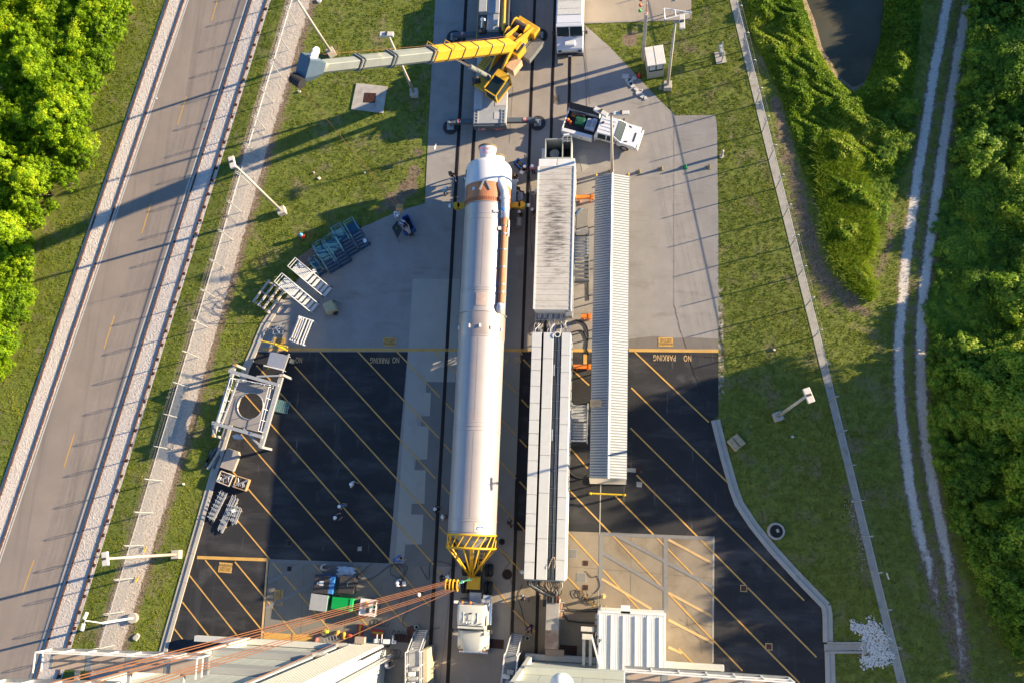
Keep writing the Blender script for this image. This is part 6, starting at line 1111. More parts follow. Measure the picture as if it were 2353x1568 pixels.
def coil(px, lab, r=.35, n=3.2, m=None, rad=.02):
    p = P(*px); t = T('cable_coil', lab, 'cable', (p.x,p.y,0), 0, 'loose cables on the apron'); g = random.Random(int(px[0])); MB().tube([((r+g.uniform(-.06,.06))*math.cos(u)+.06*u, (r+g.uniform(-.08,.08))*math.sin(u), .06+.004*u) for u in [k_*.4 for k_ in range(int(n*15.7))]], rad, 5).build('loop', m or cbm[1], t, smooth=True)
coil((1318,1362), 'loose black cable coil right of the steel trunk', .3); coil((1336,1378), 'small black cable coil below another right of the trunk', .22); coil((857,1428), 'dark cable coil lying among the equipment by the wall', .25); coil((903,1452), 'round black hose coil near the left floor grate', .2, 4); coil((905,1310), 'thin black cable loop on the pale slab edge', .5, 1.5); coil((900,1500), 'tangled cable near the building edge', .35, 2)
def wire(pts, lab, r_=.02, m=None):
    t = T('ground_cable', lab, 'cables', (0,0,0), 0, 'thin cables on the apron'); q = []
    P_ = [P(x_,y_,.05) for x_,y_ in pts]
    for i in range(len(P_)-1):
        for k_ in range(6):
            u = k_/6; a_ = P_[max(i-1,0)]; b_ = P_[i]; c_ = P_[i+1]; d_ = P_[min(i+2,len(P_)-1)]; q.append(tuple(.5*((2*b_)+(-a_+c_)*u+(2*a_-5*b_+4*c_-d_)*u*u+(-a_+3*b_-3*c_+d_)*u*u*u)))
    q.append(tuple(P_[-1])); MB().tube(q, r_, 5).build('cable', m or cbm[1], t, smooth=True)
wire([(855,1292),(840,1305),(820,1325),(845,1330),(870,1318),(900,1295),(935,1300),(920,1340),(925,1360),(915,1390)], 'thin black cable wandering from the crates to the rails'); wire([(965,1300),(985,1330),(990,1290),(1035,1296),(1030,1318),(1010,1340)], 'thin cable crossing the rails left of the cone'); wire([(1155,1270),(1170,1290),(1158,1310),(1172,1330),(1180,1352)], 'thin cable right of the tractor'); wire([(1200,1340),(1190,1370),(1198,1400),(1205,1430),(1212,1445)], 'thin wavy cable below the duct trailer'); wire([(1208,355),(1216,400),(1222,450),(1219,520),(1222,600)], 'thin cable beside the weedy rail groove'); wire([(930,1360),(935,1400),(925,1430),(960,1450),(1010,1440)], 'thin cable near the left boarding stair'); wire([(1322,735),(1345,745),(1352,770),(1348,800),(1354,812)], 'heavy black hose curving between duct trailer and shelter', .07); wire([(1316,762),(1338,760),(1350,785),(1346,812)], 'second heavy black hose beneath the first', .06); wire([(1322,510),(1340,515),(1352,530),(1351,600),(1352,690)], 'black hoses running along the shelter edge', .06); wire([(1304,1078),(1318,1092),(1340,1098),(1352,1090)], 'black hoses at the lower end of the shelter', .06); wire([(1225,742),(1215,755),(1222,770)], 'short loose cable left of the cable bridge'); wire([(1345,1310),(1360,1325),(1372,1322),(1378,1345),(1365,1362)], 'thin cable looping round the pale floor hatch')

# ---- corrugated gable shelter
e0 = P(1356,1097,2.9); e1 = P(1446,404,2.9); sx0, sx1 = -2.13, .73; sy0, sy1 = e0.y, e1.y; sxm = (sx0+sx1)/2+.0; Ls = sy1-sy0
sh = T('corrugated_shelter', 'long narrow shelter with a ribbed metal gable roof', 'shelter', (sxm, sy0, 0)); hwS = (sx1-sx0)/2; zE, zR = 2.9, 3.5; m_corr = mat('corrugated_metal', (.34,.36,.36), .42, metal=.35, var=.06, scale=1.5); m_corr2 = mat('corrugated_trough', (.16,.17,.175), .6, metal=.2, var=.1)
for s_ in (-1,1):
    MB().add([(0,0,zR-.05),(s_*hwS,0,zE-.05),(s_*hwS,Ls,zE-.05),(0,Ls,zR-.05)], [(0,1,2,3) if s_ < 0 else (3,2,1,0)]).build('roof_sheet', m_corr2, sh)
    sl_ = (zE-zR)/hwS; rib = MB().add([(s_*.08,-.075,zR-.05+sl_*.08),(s_*.08,.075,zR-.05+sl_*.08),(s_*hwS,.075,zE-.05),(s_*hwS,-.075,zE-.05),(s_*.08,-.05,zR+.0+sl_*.08),(s_*.08,.05,zR+sl_*.08),(s_*hwS,.05,zE),(s_*hwS,-.05,zE)], [(4,5,6,7),(0,4,7,3),(1,2,6,5),(3,7,6,2),(0,1,5,4)] if s_ < 0 else [(7,6,5,4),(3,7,4,0),(5,6,2,1),(2,6,7,3),(4,5,1,0)]).mesh('roof_rib', m_corr)
    n_ = 116
    for k_ in range(n_): inst(rib, 'roof_rib', sh, (0,(k_+.5)*Ls/n_,0))
    MB().box(s_*hwS-.03,s_*hwS+.03,0,Ls,zE-.35,zE-.06).build('gutter', m_galv, sh)
    for k_ in range(9): MB().cyl((s_*(hwS-.1),.3+k_*(Ls-.6)/8,0), (s_*(hwS-.1),.3+k_*(Ls-.6)/8,zE-.1), .06, n=8).build('post', m_galv, sh)
MB().add([(-.1,0,zR-.01),(.1,0,zR-.01),(0,0,zR+.06),(-.1,Ls,zR-.01),(.1,Ls,zR-.01),(0,Ls,zR+.06)], [(0,3,5,2),(1,2,5,4),(0,2,1),(3,4,5)]).build('ridge_cap', m_corr, sh)
rs = MB().cyl((0,0,0), (0,0,.03), .05, n=6).mesh('rust_bolt', mat('rust_orange', (.4,.14,.05), .8))
for k_ in range(48): inst(rs, 'rust_bolt', sh, (.07, .25+k_*Ls/48+rnd.uniform(-.1,.1), zR+.005), (0,R(20),0))
for s_ in (-1,1): MB().add([(-hwS,Ls*(s_ > 0)+s_*.01,zE-.1),(hwS,Ls*(s_ > 0)+s_*.01,zE-.1),(0,Ls*(s_ > 0)+s_*.01,zR-.06)], [(0,1,2) if s_ < 0 else (2,1,0)]).build('gable_end', m_corr, sh)
MB().prism([(x_-sxm, y_-sy0) for x_, y_ in PXY([(1353,1095),(1439,1096),(1438,1112),(1355,1110)])], .0, .18).build('plinth', m_kerb, sh)
t = T('plywood_sheet', 'plywood sheet lying across the left slope of the shelter roof', 'plywood', P(1370,925,3.15)); MB().add([(-.5,-.3,-.12),(.42,-.3,.26),(.42,.28,.26),(-.5,.28,-.12),(-.5,-.3,-.09),(.42,-.3,.29),(.42,.28,.29),(-.5,.28,-.09)], [(3,2,1,0),(4,5,6,7),(0,1,5,4),(1,2,6,5),(2,3,7,6),(3,0,4,7)]).build('sheet', mat('plywood', (.42,.32,.2), .8, var=.15, scale=2), t); MB().beam((-.5,0,-.06), (.42,0,.32), .05,.04).build('batten', mat('plywood', (.42,.32,.2)), t)
m_or = mat('arm_orange', (.8,.2,.02), .45, var=.06)
for px, w, lab in (((1342,452),1.55,'orange steel arm near the upper end of the shelter'), ((1345,726),.8,'short red-orange steel arm midway along the shelter'), ((1336,841),1.45,'orange steel arm below the painted line, beside the shelter')):
    p = P(*px, 1.2); t = T('orange_arm', lab, 'steel arm', (p.x,p.y,0)); MB().box(-w/2,w/2-.15,-.16,.16,.95,1.2).build('beam', m_or, t, bevel=.02); MB().box(w/2-.15,w/2+.05,-.22,.22,.9,1.25).build('end_plate', m_or, t); MB().box(-w/2,w/2-.2,.16,.22,.95,1.1).build('flange', m_chassis, t)
    for s_ in (-.3,.3): MB().box(w*s_-.06,w*s_+.06,-.1,.1,0,.95).build('leg', m_or, t)
t = T('blue_hydraulic_arm', 'blue and white hydraulic struts beside the container', 'hydraulic arm', (0,0,0))
for a, c, m in (((1320,492),(1332,478),mat('strut_blue',(.05,.28,.5),.4)), ((1319,498),(1341,478),m_white)): MB().cyl(P(*a,1.5), P(*c,1.9), .07, n=10).build('strut', m, t)
MB().box(*(lambda p,q: (p.x,q.x,p.y,q.y))(P(1323,540,.5), P(1351,480,.5)), .1, .5).build('pallet_base', m_greyline, t)
# ---- steel access stairs between trailers and shelter
def access(px0, px1, h, lab, down=-1, flight=1.6):
    a = P(*px0, h); c = P(*px1, h); t = T('access_stair', lab, 'stair', (min(a.x,c.x), min(a.y,c.y), 0), 0, 'galvanised access stairs'); w_ = abs(c.x-a.x); l_ = abs(c.y-a.y)
    for k_ in range(7): MB().box(.03,w_-.03,.04+k_*(l_-.1)/7,.04+(k_+.72)*(l_-.1)/7,h-.05,h).build('grating', m_galv, t)
    for x_ in (0,w_): 
        MB().beam((x_,0,h-.08), (x_,l_,h-.08), .06,.12).build('stringer', m_galv, t)
        for z_ in (.55,1.05): MB().beam((x_,0,h+z_), (x_,l_,h+z_), .05).build('handrail', m_galv, t)
        for y_ in (0,l_*.5,l_): MB().beam((x_,y_,0), (x_,y_,h+1.05), .05).build('post', m_galv, t)
        yy = -flight if down < 0 else l_+flight; y_s = 0 if down < 0 else l_
        MB().beam((x_,y_s,h-.05), (x_,yy,.1), .05,.18).build('stringer', m_galv, t); MB().beam((x_,y_s,h+.95), (x_,yy,1.0), .045).build('handrail', m_galv, t); MB().beam((x_,yy,0), (x_,yy,1.0), .045).build('post', m_galv, t)
    for k_ in range(6): y_ = y_s+(yy-y_s)*(k_+.5)/6; z_ = h*(1-(k_+.5)/6); MB().box(.04,w_-.04,y_-.1,y_+.1,z_-.03,z_).build('tread', m_galv, t)
    ye_ = l_ if down < 0 else 0
    for z_ in (.55,1.05): MB().beam((0,ye_,h+z_), (w_,ye_,h+z_), .05).build('handrail', m_galv, t)
access((1319,592), (1354,540), 1.5, 'galvanised stair and landing beside the streaked container', -1, 1.7); access((1311,1014), (1349,968), 1.5, 'galvanised stair and landing beside the duct trailer', 1, 1.6)
# ================================================================ equipment on the left and in front of the building
m_wst = mat('white_stair_paint', (.68,.68,.66), .5, var=.06); m_bst = mat('blue_stair_paint', (.012,.065,.13), .5, var=.12); m_alu = mat('aluminium', (.5,.51,.52), .4, metal=.6, var=.08); m_wood = mat('raw_wood', (.36,.25,.14), .85, var=.2, scale=4); m_woodp = mat('pale_timber', (.5,.44,.38), .85, var=.15, scale=4)
def rolling_stair(px, ang, lab, m, ln, w, h, steps, slat, group, rail=1.0):
    """foot at px, climbing towards ang"""
    p = P(*px); t = T('rolling_stair', lab, 'stair', (p.x,p.y,0), ang, group); pl = ln*.42; fl = ln-pl
    for s_ in (-1,1):
        MB().beam((0,s_*w/2,.12), (fl,s_*w/2,h), .05,.14).build('stringer', m, t); MB().beam((fl,s_*w/2,h), (ln,s_*w/2,h), .05,.14).build('stringer', m, t)
        MB().beam((0.05,s_*w/2,1.0*rail), (fl,s_*w/2,h+.95*rail), .05).build('handrail', m, t); MB().beam((fl,s_*w/2,h+.95*rail), (ln,s_*w/2,h+.95*rail), .05).build('handrail', m, t); MB().beam((fl,s_*w/2,h+.5*rail), (ln,s_*w/2,h+.5*rail), .04).build('handrail', m, t)
        for x_, z0, z1 in ((.06,.1,1.0*rail),(fl,0,h+.95*rail),(ln,0,h+.95*rail)): MB().beam((x_,s_*w/2,z0), (x_,s_*w/2,z1), .05).build('post', m, t)
        MB().beam((ln,s_*w/2,.2), (fl*.6,s_*w/2,h*.55), .04).build('brace', m, t); wheel(t, (ln-.1,s_*(w/2+.08),.12), .12, .06, m_steel, (0,1,0), 'castor'); wheel(t, (.25,s_*(w/2+.08),.12), .12, .06, m_steel, (0,1,0), 'castor')
    for k_ in range(steps): x_ = fl*(k_+.6)/steps; z_ = h*(k_+.8)/steps; MB().cbox((x_,0,z_), (fl/steps*.8,w-.06,.04)).build('tread', m, t)
    if slat:
        for k_ in range(slat): MB().cbox((fl+(pl)*(k_+.5)/slat,0,h+.02), (pl/slat*.62,w-.08,.04)).build('slat', m, t)
    else: MB().cbox((fl+pl/2,0,h), (pl,w-.06,.05)).build('platform', m, t)
    for z_ in (.5,.95): MB().beam((ln,-w/2,h+z_*rail), (ln,w/2,h+z_*rail), .045).build('handrail', m, t)
    return t
GB = 'blue rolling stairs along the apron edge'
for px, lab, sc in (((774,624),'blue rolling stair nearest the white ones',1),((799,609),'blue rolling stair second from the white ones',1),((816,587),'blue rolling stair third from the white ones',1),((842,571),'blue rolling stair with a white notice at the far end',.95),((745,633),'small low blue rolling stair beside a white stair',.6)):
    rolling_stair(px, R(122), lab, m_bst, 2.3*sc, .95*sc, 1.6*sc, 6 if sc > .9 else 3, 0, GB, .95)
for px, dz, lab in (((838,553),1.75,'white notice taped on the far blue stair'),((722,622),1.2,'white notice taped on the small blue stair')):
    t = T('paper_notice', lab, 'notice', P(*px,dz), .5); MB().cbox((0,0,0), (.28,.36,.01)).build('sheet', m_white, t)
rolling_stair((757,675), R(142), 'white slatted rolling stair beside the brown board', m_wst, 3.6, 1.0, 1.5, 6, 11, 'white rolling stairs along the apron edge'); rolling_stair((727,710), R(142), 'white slatted rolling stair beside the timber grid', m_wst, 3.6, 1.0, 1.5, 6, 11, 'white rolling stairs along the apron edge')
p = P(708,594,.3); t = T('brown_board', 'weathered brown board lying on the grass edge behind the stairs', 'board', (p.x,p.y,0), R(38))
for k_ in range(4): MB().box(-.95,.95,-.66+k_*.33,-.66+k_*.33+.31,.3,.36).build('plank', mat('brown_board', (.2,.13,.09), .85, var=.2, scale=4), t)
for s_ in (-.7,.7): MB().box(s_-.06,s_+.06,-.66,.66,0,.3).build('bearer', m_wood, t)
p = P(616,680,.4); t = T('timber_grid', 'pale timber grid frame lying at the lawn edge', 'timber frame', (p.x,p.y,0), R(-33))
for k_ in range(4): MB().box(-.95+k_*.6,-.95+k_*.6+.16,-1.25,1.25,.25,.4).build('slat', m_woodp, t)
for k_ in range(3): MB().box(-1.0,1.05,-1.2+k_*1.12,-1.2+k_*1.12+.14,.1,.25).build('cross_piece', m_woodp, t)
p = P(756,704,.8); t = T('beige_case', 'rounded beige equipment case on the apron', 'case', (p.x,p.y,0), R(27)); MB().box(-.5,.5,-.5,.5,.05,.8).build('body', mat('beige_plastic', (.46,.39,.22), .6, var=.12, scale=3, c2=(.2,.17,.1), f2=.6, s2=3), t, bevel=.09); MB().box(-.4,.4,-.4,.4,.8,.84).build('lid', MATS['beige_plastic'], t, bevel=.02)
p = P(770,719,.3); t = T('black_bag', 'small black bag beside the beige case', 'bag', (p.x,p.y,0), .4); MB().box(-.2,.2,-.16,.16,0,.32).build('body', m_chassis, t, bevel=.1); MB().tube([(-.12,0,.3),(0,0,.45),(.12,0,.3)], .02, 5).build('strap', m_chassis, t)
p = P(775,699,.0); t = T('tripod', 'thin black tripod beside the beige case', 'tripod', (p.x,p.y,0))
for k_ in range(3): MB().cyl((.35*math.cos(k_*2.1),.35*math.sin(k_*2.1),0), (0,0,1.1), .018, n=5).build('leg', m_chassis, t)
MB().cyl((0,0,1.1), (0,0,1.3), .05, n=8).build('head', m_chassis, t)
p = P(692,759,.9); t = T('white_rack', 'white tubular rack stacked with pipes near the yellow line', 'rack', (p.x,p.y,0), R(-17))
for x_ in (-.62,-.4,-.18,.12,.4,.62): MB().beam((x_,-1.15,.9 if x_ > .3 else 1.0), (x_,1.15,.9 if x_ > .3 else 1.0), .09,.07).build('rail', m_wst, t)
for y_ in (-1.15,1.15): MB().beam((-.75,y_,.85), (.75,y_,.85), .08).build('end_bar', m_wst, t)
for x_ in (-.7,.7):
    for y_ in (-1.1,1.1): MB().beam((x_,y_,0), (x_,y_,.9), .06).build('leg', m_wst, t)
for x_, m in ((-.52,m_woodp),(-.3,m_woodp),(-.1,m_alu)): MB().cyl((x_,-.9,1.05), (x_,.95,1.05), .06, n=8).build('pipe', m, t)
p = P(644,757,.3); t = T('folded_frames', 'jumbled pile of silver folding frames near the kerb', 'frames', (p.x,p.y,0), .3); g = random.Random(4)
for k_ in range(6):
    z_ = .12+.09*k_; a_ = g.uniform(-.5,.5); cx_, cy_ = g.uniform(-.25,.25), g.uniform(-.25,.25); fr_ = [(cx_+x_*math.cos(a_)-y_*math.sin(a_), cy_+x_*math.sin(a_)+y_*math.cos(a_), z_) for x_, y_ in ((-.42,-.26),(.42,-.26),(.42,.26),(-.42,.26),(-.42,-.26))]; o = MB().tube(fr_, .03, 5).build('frame', m_alu, t); MB().cyl(lerp(fr_[0],fr_[1],.5), lerp(fr_[3],fr_[2],.5), .025, n=5).build('bar', m_alu, o)
# flat bed cart
c4_ = [P(x_,y_,1.0) for x_,y_ in ((621,807),(659,816),(647,848),(613,837))]; t = T('flat_cart', 'grey flat topped cart parked on the kerb end of the yellow line', 'cart', (0,0,0)); MB().prism([tuple(q)[:2] for q in c4_], .85, 1.0).build('deck', m_alu, t)
for a_, c_ in ((0,1),(1,2),(2,3),(3,0)): MB().beam((*c4_[a_][:2],.8), (*c4_[c_][:2],.8), .07).build('edge_rail', m_galv, t)
for q in c4_: MB().beam((*q[:2],0), (*q[:2],1.0), .06).build('leg', m_galv, t)
MB().beam((*P(607,839,.9)[:2],1.0), (*P(652,850,.9)[:2],1.0), .1).build('tow_bar', m_wst, t); MB().beam((*P(664,812,.9)[:2],.9), (*P(649,855,.9)[:2],.9), .12).build('side_beam', m_galv, t); MB().cyl(tuple(P(617,845,.5)), tuple(P(617,845,.9)), .12, n=10).build('yellow_lamp', m_yel, t)
p = P(670,829,.3); t = T('small_crate', 'small grey-green box beside the flat cart', 'box', (p.x,p.y,0), R(-12)); MB().box(-.22,.22,-.2,.2,0,.3).build('body', mat('greygreen_box', (.14,.16,.14), .7), t, bevel=.02); MB().box(-.2,.2,-.18,.18,.3,.32).build('lid', mat('greygreen_box', (.14,.16,.14)), t)
# platform with a round opening
HPf = 1.7; fr4 = [P(x_,y_,HPf) for x_,y_ in ((541,872),(630,889.5),(603,994),(512,970.6))]; hc = P(575,931.5,HPf); t = T('ring_platform', 'grey steel work platform with a large round opening', 'platform', (hc.x,hc.y,0))
def lc(v): return (v[0]-hc.x, v[1]-hc.y)
n_ = 32; per = []; cor = [Vector(lc(q)) for q in fr4]
for k_ in range(n_):
    s_ = k_/n_*4; i = int(s_); per.append(cor[i]+(cor[(i+1) % 4]-cor[i])*(s_-i))
a0 = math.atan2(cor[0].y, cor[0].x); b = MB(); hole = []
for k_ in range(n_): v_ = per[k_].normalized()*1.14; hole.append(v_)
for z_, fl_ in ((HPf,False),(HPf-.12,True)):
    for k_ in range(n_):
        k2 = (k_+1) % n_; q = [(*per[k_],z_),(*per[k2],z_),(*hole[k2],z_),(*hole[k_],z_)]; b.poly(q if fl_ else q[::-1])
for k_ in range(n_):
    k2 = (k_+1) % n_; b.poly([(*per[k_],HPf-.12),(*per[k2],HPf-.12),(*per[k2],HPf),(*per[k_],HPf)]); b.poly([(*hole[k2],HPf-.12),(*hole[k_],HPf-.12),(*hole[k_],HPf),(*hole[k2],HPf)])
b.build('deck', mat('deck_taupe', (.27,.25,.235), .65, var=.08, scale=1.5), t)
MB().tube([(1.16*math.cos(u),1.16*math.sin(u),HPf+.03) for u in [k_*math.pi/16 for k_ in range(33)]], .04, 6).build('rim', m_alu, t)
def fb(a_, c_, w, h_, nm='beam', z=HPf): a_ = P(*a_,z); c_ = P(*c_,z); MB().beam((*lc(a_),z), (*lc(c_),z), w, h_).build(nm, m_galv, t)
fb((540,837),(490,1000),.26,.3); fb((548,870),(503,990),.12,.15,z=2.2); fb((648,859),(599,1028),.36,.3); fb((526,851),(640,884),.28,.25,z=2.3); fb((488,970),(603,1003),.28,.25,z=2.3); fb((590,864),(645,862),.14,.14,z=2.3); fb((560,985),(598,1024),.14,.14,z=2.2); fb((526,851),(541,838),.14,.14,z=2.1); fb((488,970),(492,1000),.14,.14,z=2.1)
for x_, y_ in ((541,838),(490,1000),(648,860),(599,1026),(526,852),(488,970)): q = P(x_,y_,2.2); MB().cbox((*lc(q),1.1), (.2,.2,2.2)).build('leg', m_galv, t)
for (a_, c_) in (((541,872),(512,970)),((545,872),(629,888)),((628,892),(604,992))):
    A_, C_ = P(*a_,HPf), P(*c_,HPf)
    for z_ in (.5,1.0): MB().beam((*lc(A_),HPf+z_), (*lc(C_),HPf+z_), .04).build('guard_rail', m_wst, t)
    for k_ in range(5): q = lerp(lc(A_), lc(C_), k_/4); MB().beam((*q,HPf), (*q,HPf+1.0), .04).build('guard_post', m_wst, t)
for x_, y_ in ((541,838),(490,1000),(644,863)): q = P(x_,y_,2.3); MB().cbox((*lc(q),2.28), (.22,.16,.1), .4).build('orange_pad', mat('pad_orange', (.6,.25,.04), .6), t)
t = T('plastic_sheet', 'crumpled pale plastic sheet hanging at the platform edge', 'plastic', P(546,1000,.9)); MB().add([(-.5,0,0),(-.1,.15,.1),(.4,.05,.02),(.6,-.25,-.05),(.1,-.3,.08),(-.3,-.25,.02)], [(0,1,4,5),(1,2,3,4)]).build('sheet', mat('plastic_blue_white', (.5,.56,.6), .3), t, smooth=True)
p = P(649,933,.15); t = T('wooden_pallet', 'faded blue-green wooden pallet beside the ring platform', 'pallet', (p.x,p.y,0), R(-10)); m_pal = mat('pallet_blue', (.12,.24,.25), .85, var=.25, scale=4, c2=(.3,.24,.16), f2=.57, s2=2)
for k_ in range(7): MB().box(-.6+k_*.175,-.6+k_*.175+.12,-.55,.55,.12,.15).build('slat', m_pal, t)
for k_ in range(3): MB().box(-.6,.6,-.5+k_*.46,-.5+k_*.46+.08,0,.12).build('bearer', m_wood, t)
p = P(527,1054,.6); t = T('flat_panel_stack', 'stack of tan steel panels on the kerb', 'panels', (p.x,p.y,0), R(-15)); pts_ = [(-.62,-.85),(.62,-.85),(.66,.55),(.45,.85),(-.62,.85)]
for k_ in range(3): MB().prism([(x_+.02*k_,y_-.015*k_) for x_,y_ in pts_], .1+.17*k_, .1+.17*k_+.14).build('panel', mat('panel_tan', (.33,.29,.25), .6, var=.1, scale=1.5), t)
for i, (px, L_, a_, m) in enumerate((((493,1052),2.2,62,m_woodp),((479,1052),1.4,75,mat('grey_beam',(.1,.1,.1),.8)),((486,1044),1.5,60,MATS['grey_beam']),((498,1060),1.2,70,MATS['grey_beam']))):
    p = P(*px,.1); t = T('timber_beam', ('long pale beam lying on the grass by the kerb','leftmost dark beam on the grass by the kerb','middle dark beam on the grass by the kerb','short dark beam on the grass nearest the kerb')[i], 'beam', (p.x,p.y,0), R(a_)); MB().box(-L_/2,L_/2,-.1,.1,0,.16).build('beam', m, t); MB().box(L_/2-.02,L_/2+.01,-.08,.08,.02,.14).build('end_cap', m_steel, t)
def partscrate(px, ang, lab, w, d, seed, mm):
    p = P(*px,.5); t = T('parts_crate', lab, 'crate', (p.x,p.y,0), ang); g = random.Random(seed); MB().box(-w/2,w/2,-d/2,d/2,.1,.16).build('floor', m_wood, t)
    for s_ in (-1,1): MB().box(-w/2,w/2,s_*d/2-.03,s_*d/2+.03,.16,.6).build('side', mm, t); MB().box(s_*w/2-.03,s_*w/2+.03,-d/2+.04,d/2-.04,.16,.6).build('end', mm, t)
    MB().beam((-w/2,-d/2,.64), (w/2,d/2,.64), .1,.05).build('brace', m_alu, t)
    for k_ in range(26): a_ = g.uniform(0,3.14); x_, y_ = g.uniform(-w*.35,w*.35), g.uniform(-d*.35,d*.35); MB().cyl((x_-.15*math.cos(a_),y_-.15*math.sin(a_),g.uniform(.3,.6)), (x_+.15*math.cos(a_),y_+.15*math.sin(a_),g.uniform(.3,.6)), .03, n=5).build('fitting', m_alu, t)
partscrate((517,1098), R(-18), 'open crate of timber and brackets by the kerb', 1.2, .95, 1, m_woodp); partscrate((554,1109), R(-15), 'open crate of silver scaffold fittings on the asphalt', 1.15, .95, 2, m_wood)
def tubes(px, ang, lab, n, L_, seed, sp=.11, cross=0):
    p = P(*px,.2); t = T('scaffold_bundle', lab, 'scaffolding', (p.x,p.y,0), ang, 'scaffold tube bundles'); g = random.Random(seed)
    for k_ in range(n): y_ = (k_ % 6-2.5)*sp; z_ = .12+.09*(k_//6); dl = g.uniform(-.15,.15); MB().cyl((-L_/2+dl,y_,z_), (L_/2+dl,y_+g.uniform(-.08,.08),z_), .035, n=6).build('tube', m_alu, t)
    for k_ in range(cross): x_ = -L_/2+L_*(k_+.5)/cross; MB().cyl((x_,-.38,.34), (x_+g.uniform(-.1,.1),.38,.34), .03, n=6).build('cross_tube', m_alu, t)
    for s_ in (-.35,.35): MB().box(L_*s_-.05,L_*s_+.05,-.36,.36,0,.08).build('bearer', m_wood, t)
tubes((499,1161), R(68), 'loose bundle of scaffold frames nearest the kerb', 12, 2.5, 3, .12, 7); tubes((523,1179), R(70), 'long tight bundle of scaffold tubes', 12, 3.1, 4, .1, 2); tubes((541,1183), R(74), 'short bundle of scaffold tubes with a white tag', 12, 1.35, 5, .11, 3)
t = T('white_tag', 'white and green tag on the short scaffold bundle', 'tag', P(536,1172,.5), .3); MB().cbox((0,0,0), (.35,.3,.02)).build('sheet', m_white, t); MB().cbox((0,.17,.0), (.35,.05,.03)).build('band', m_gs, t)
# bin with open lid, by the crane hook
b4 = [P(x_,y_,.75) for x_,y_ in ((924,499),(937,493),(952,525),(928,536))]; t = T('blue_bin', 'open blue bin by the grass edge under the crane hook', 'bin', (0,0,0)); m_bb = mat('bin_blue', (.015,.09,.32), .45)
for i in range(4): a_, c_ = b4[i], b4[(i+1) % 4]; MB().beam((a_.x,a_.y,.4), (c_.x,c_.y,.4), .06,.75).build('side', m_bb, t)
MB().prism([tuple(q)[:2] for q in b4], .03, .12).build('floor', m_chassis, t)
l4 = [P(x_,y_,.9) for x_,y_ in ((900,523),(912,507),(923,527),(913,548))]; t = T('black_case', 'black case lid leaning open beside the blue bin', 'lid', (0,0,0)); o = MB().prism([tuple(q)[:2] for q in l4], .82, .9).build('lid', m_liner, t)
for q, m in ((l4[0].lerp(l4[2],.45),mat('tag_lime',(.4,.45,.02),.5)),(l4[1].lerp(l4[2],.4),m_white)): MB().cbox((q.x,q.y,.91), (.16,.04,.01), R(-60)).build('sticker', m, t)
for q in l4: MB().beam((q.x,q.y,0), (q.x,q.y,.85), .05).build('leg', m_steel, t)
for i, (x_, y_) in enumerate(((921,513),(926,507))): t = T('gas_bottle', ('white bottle with a red band in the blue bin','white bottle lying in the blue bin')[i], 'bottle', P(x_,y_,.8)); MB().lathe((-.22,.08,0), (.5,-.25,0), [(0,.03),(.05,.07),(.42,.07),(.48,.03)], 10).build('bottle', m_white, t, smooth=True); MB().lathe((-.22,.08,0), (.5,-.25,0), [(.1,.074),(.16,.074)], 10).build('band', MATS['can_red'], t)
c4_ = [P(x_,y_,.8) for x_,y_ in ((1190,362),(1209,378),(1197,391),(1179,372))]; t = T('tool_bin', 'black tool bin with a blue rim right of the engine fairing', 'bin', (0,0,0)); MB().prism([tuple(q)[:2] for q in c4_], .05, .78).build('body', m_liner, t, bevel=.04)
ce = sum((q for q in c4_), Vector())/4
for i in range(4): a_, c_ = c4_[i].lerp(ce,.25), c4_[(i+1) % 4].lerp(ce,.25); MB().beam((a_.x,a_.y,.82), (c_.x,c_.y,.82), .07,.06).build('rim', mat('rim_blue',(.03,.2,.65),.4), t)
for k_ in range(4): MB().cyl((ce.x-.2+.12*k_,ce.y-.2,.84), (ce.x-.05+.1*k_,ce.y+.2,.84), .02, n=5).build('tool', m_woodp if k_ % 2 else m_yel, t)
# crates in front of the building
def crate(x0, x1, y0, y1, h, lab, mt, ms, nm='shipping_crate'):
    a_ = P(x0,y1,h); c_ = P(x1,y0,h); t = T(nm, lab, 'crate', ((a_.x+c_.x)/2,(a_.y+c_.y)/2,0), R(-4)); w_, d_ = (c_.x-a_.x)/2, (c_.y-a_.y)/2
    MB().box(-w_,w_,-d_,d_,.08,h-.06).build('body', ms, t, bevel=.03); MB().box(-w_-.03,w_+.03,-d_-.03,d_+.03,h-.06,h).build('lid', mt, t, bevel=.02)
    for x_ in (-w_*.6,w_*.6): MB().box(x_-.05,x_+.05,-d_-.05,-d_+.0,.3,.6).build('latch', m_steel, t)
    return t, w_, d_
m_dlid = mat('dark_lid', (.045,.04,.04), .5, var=.2, c3=(.15,.14,.13), f3=.68, s3=6); t, w_, d_ = crate(720,757,1321,1360,1.15, 'dark lidded crate with a blue cover on its right side', m_dlid, mat('crate_blue', (.02,.12,.45), .4)); MB().box(w_-.05,w_+.42,-d_,d_,.3,1.12).build('blue_cover', mat('cover_blue', (.05,.2,.5), .35, c2=(.35,.42,.55), f2=.58, s2=4), t, bevel=.06); MB().box(-.2,.15,-.1,.25,1.151,1.16).build('label', m_white, t); MB().box(-.4,-.25,-.05,.1,1.151,1.16).build('label', m_white, t)
t, w_, d_ = crate(778,814,1324,1360,1.1, 'black crate with tools on its lid, next to the blue covered one', m_dlid, m_liner); 
for k_ in range(4): MB().cyl((.0+.07*k_,.2,1.14), (.1,-.1+.1*k_,1.14), .03, n=6).build('tool', m_steel if k_ else MATS['coupling_green'], t)
t = T('white_tarp', 'crumpled white tarpaulin draped behind the black crate', 'tarpaulin', P(795,1313,.6)); g = random.Random(2); vs_ = []; fs_ = []
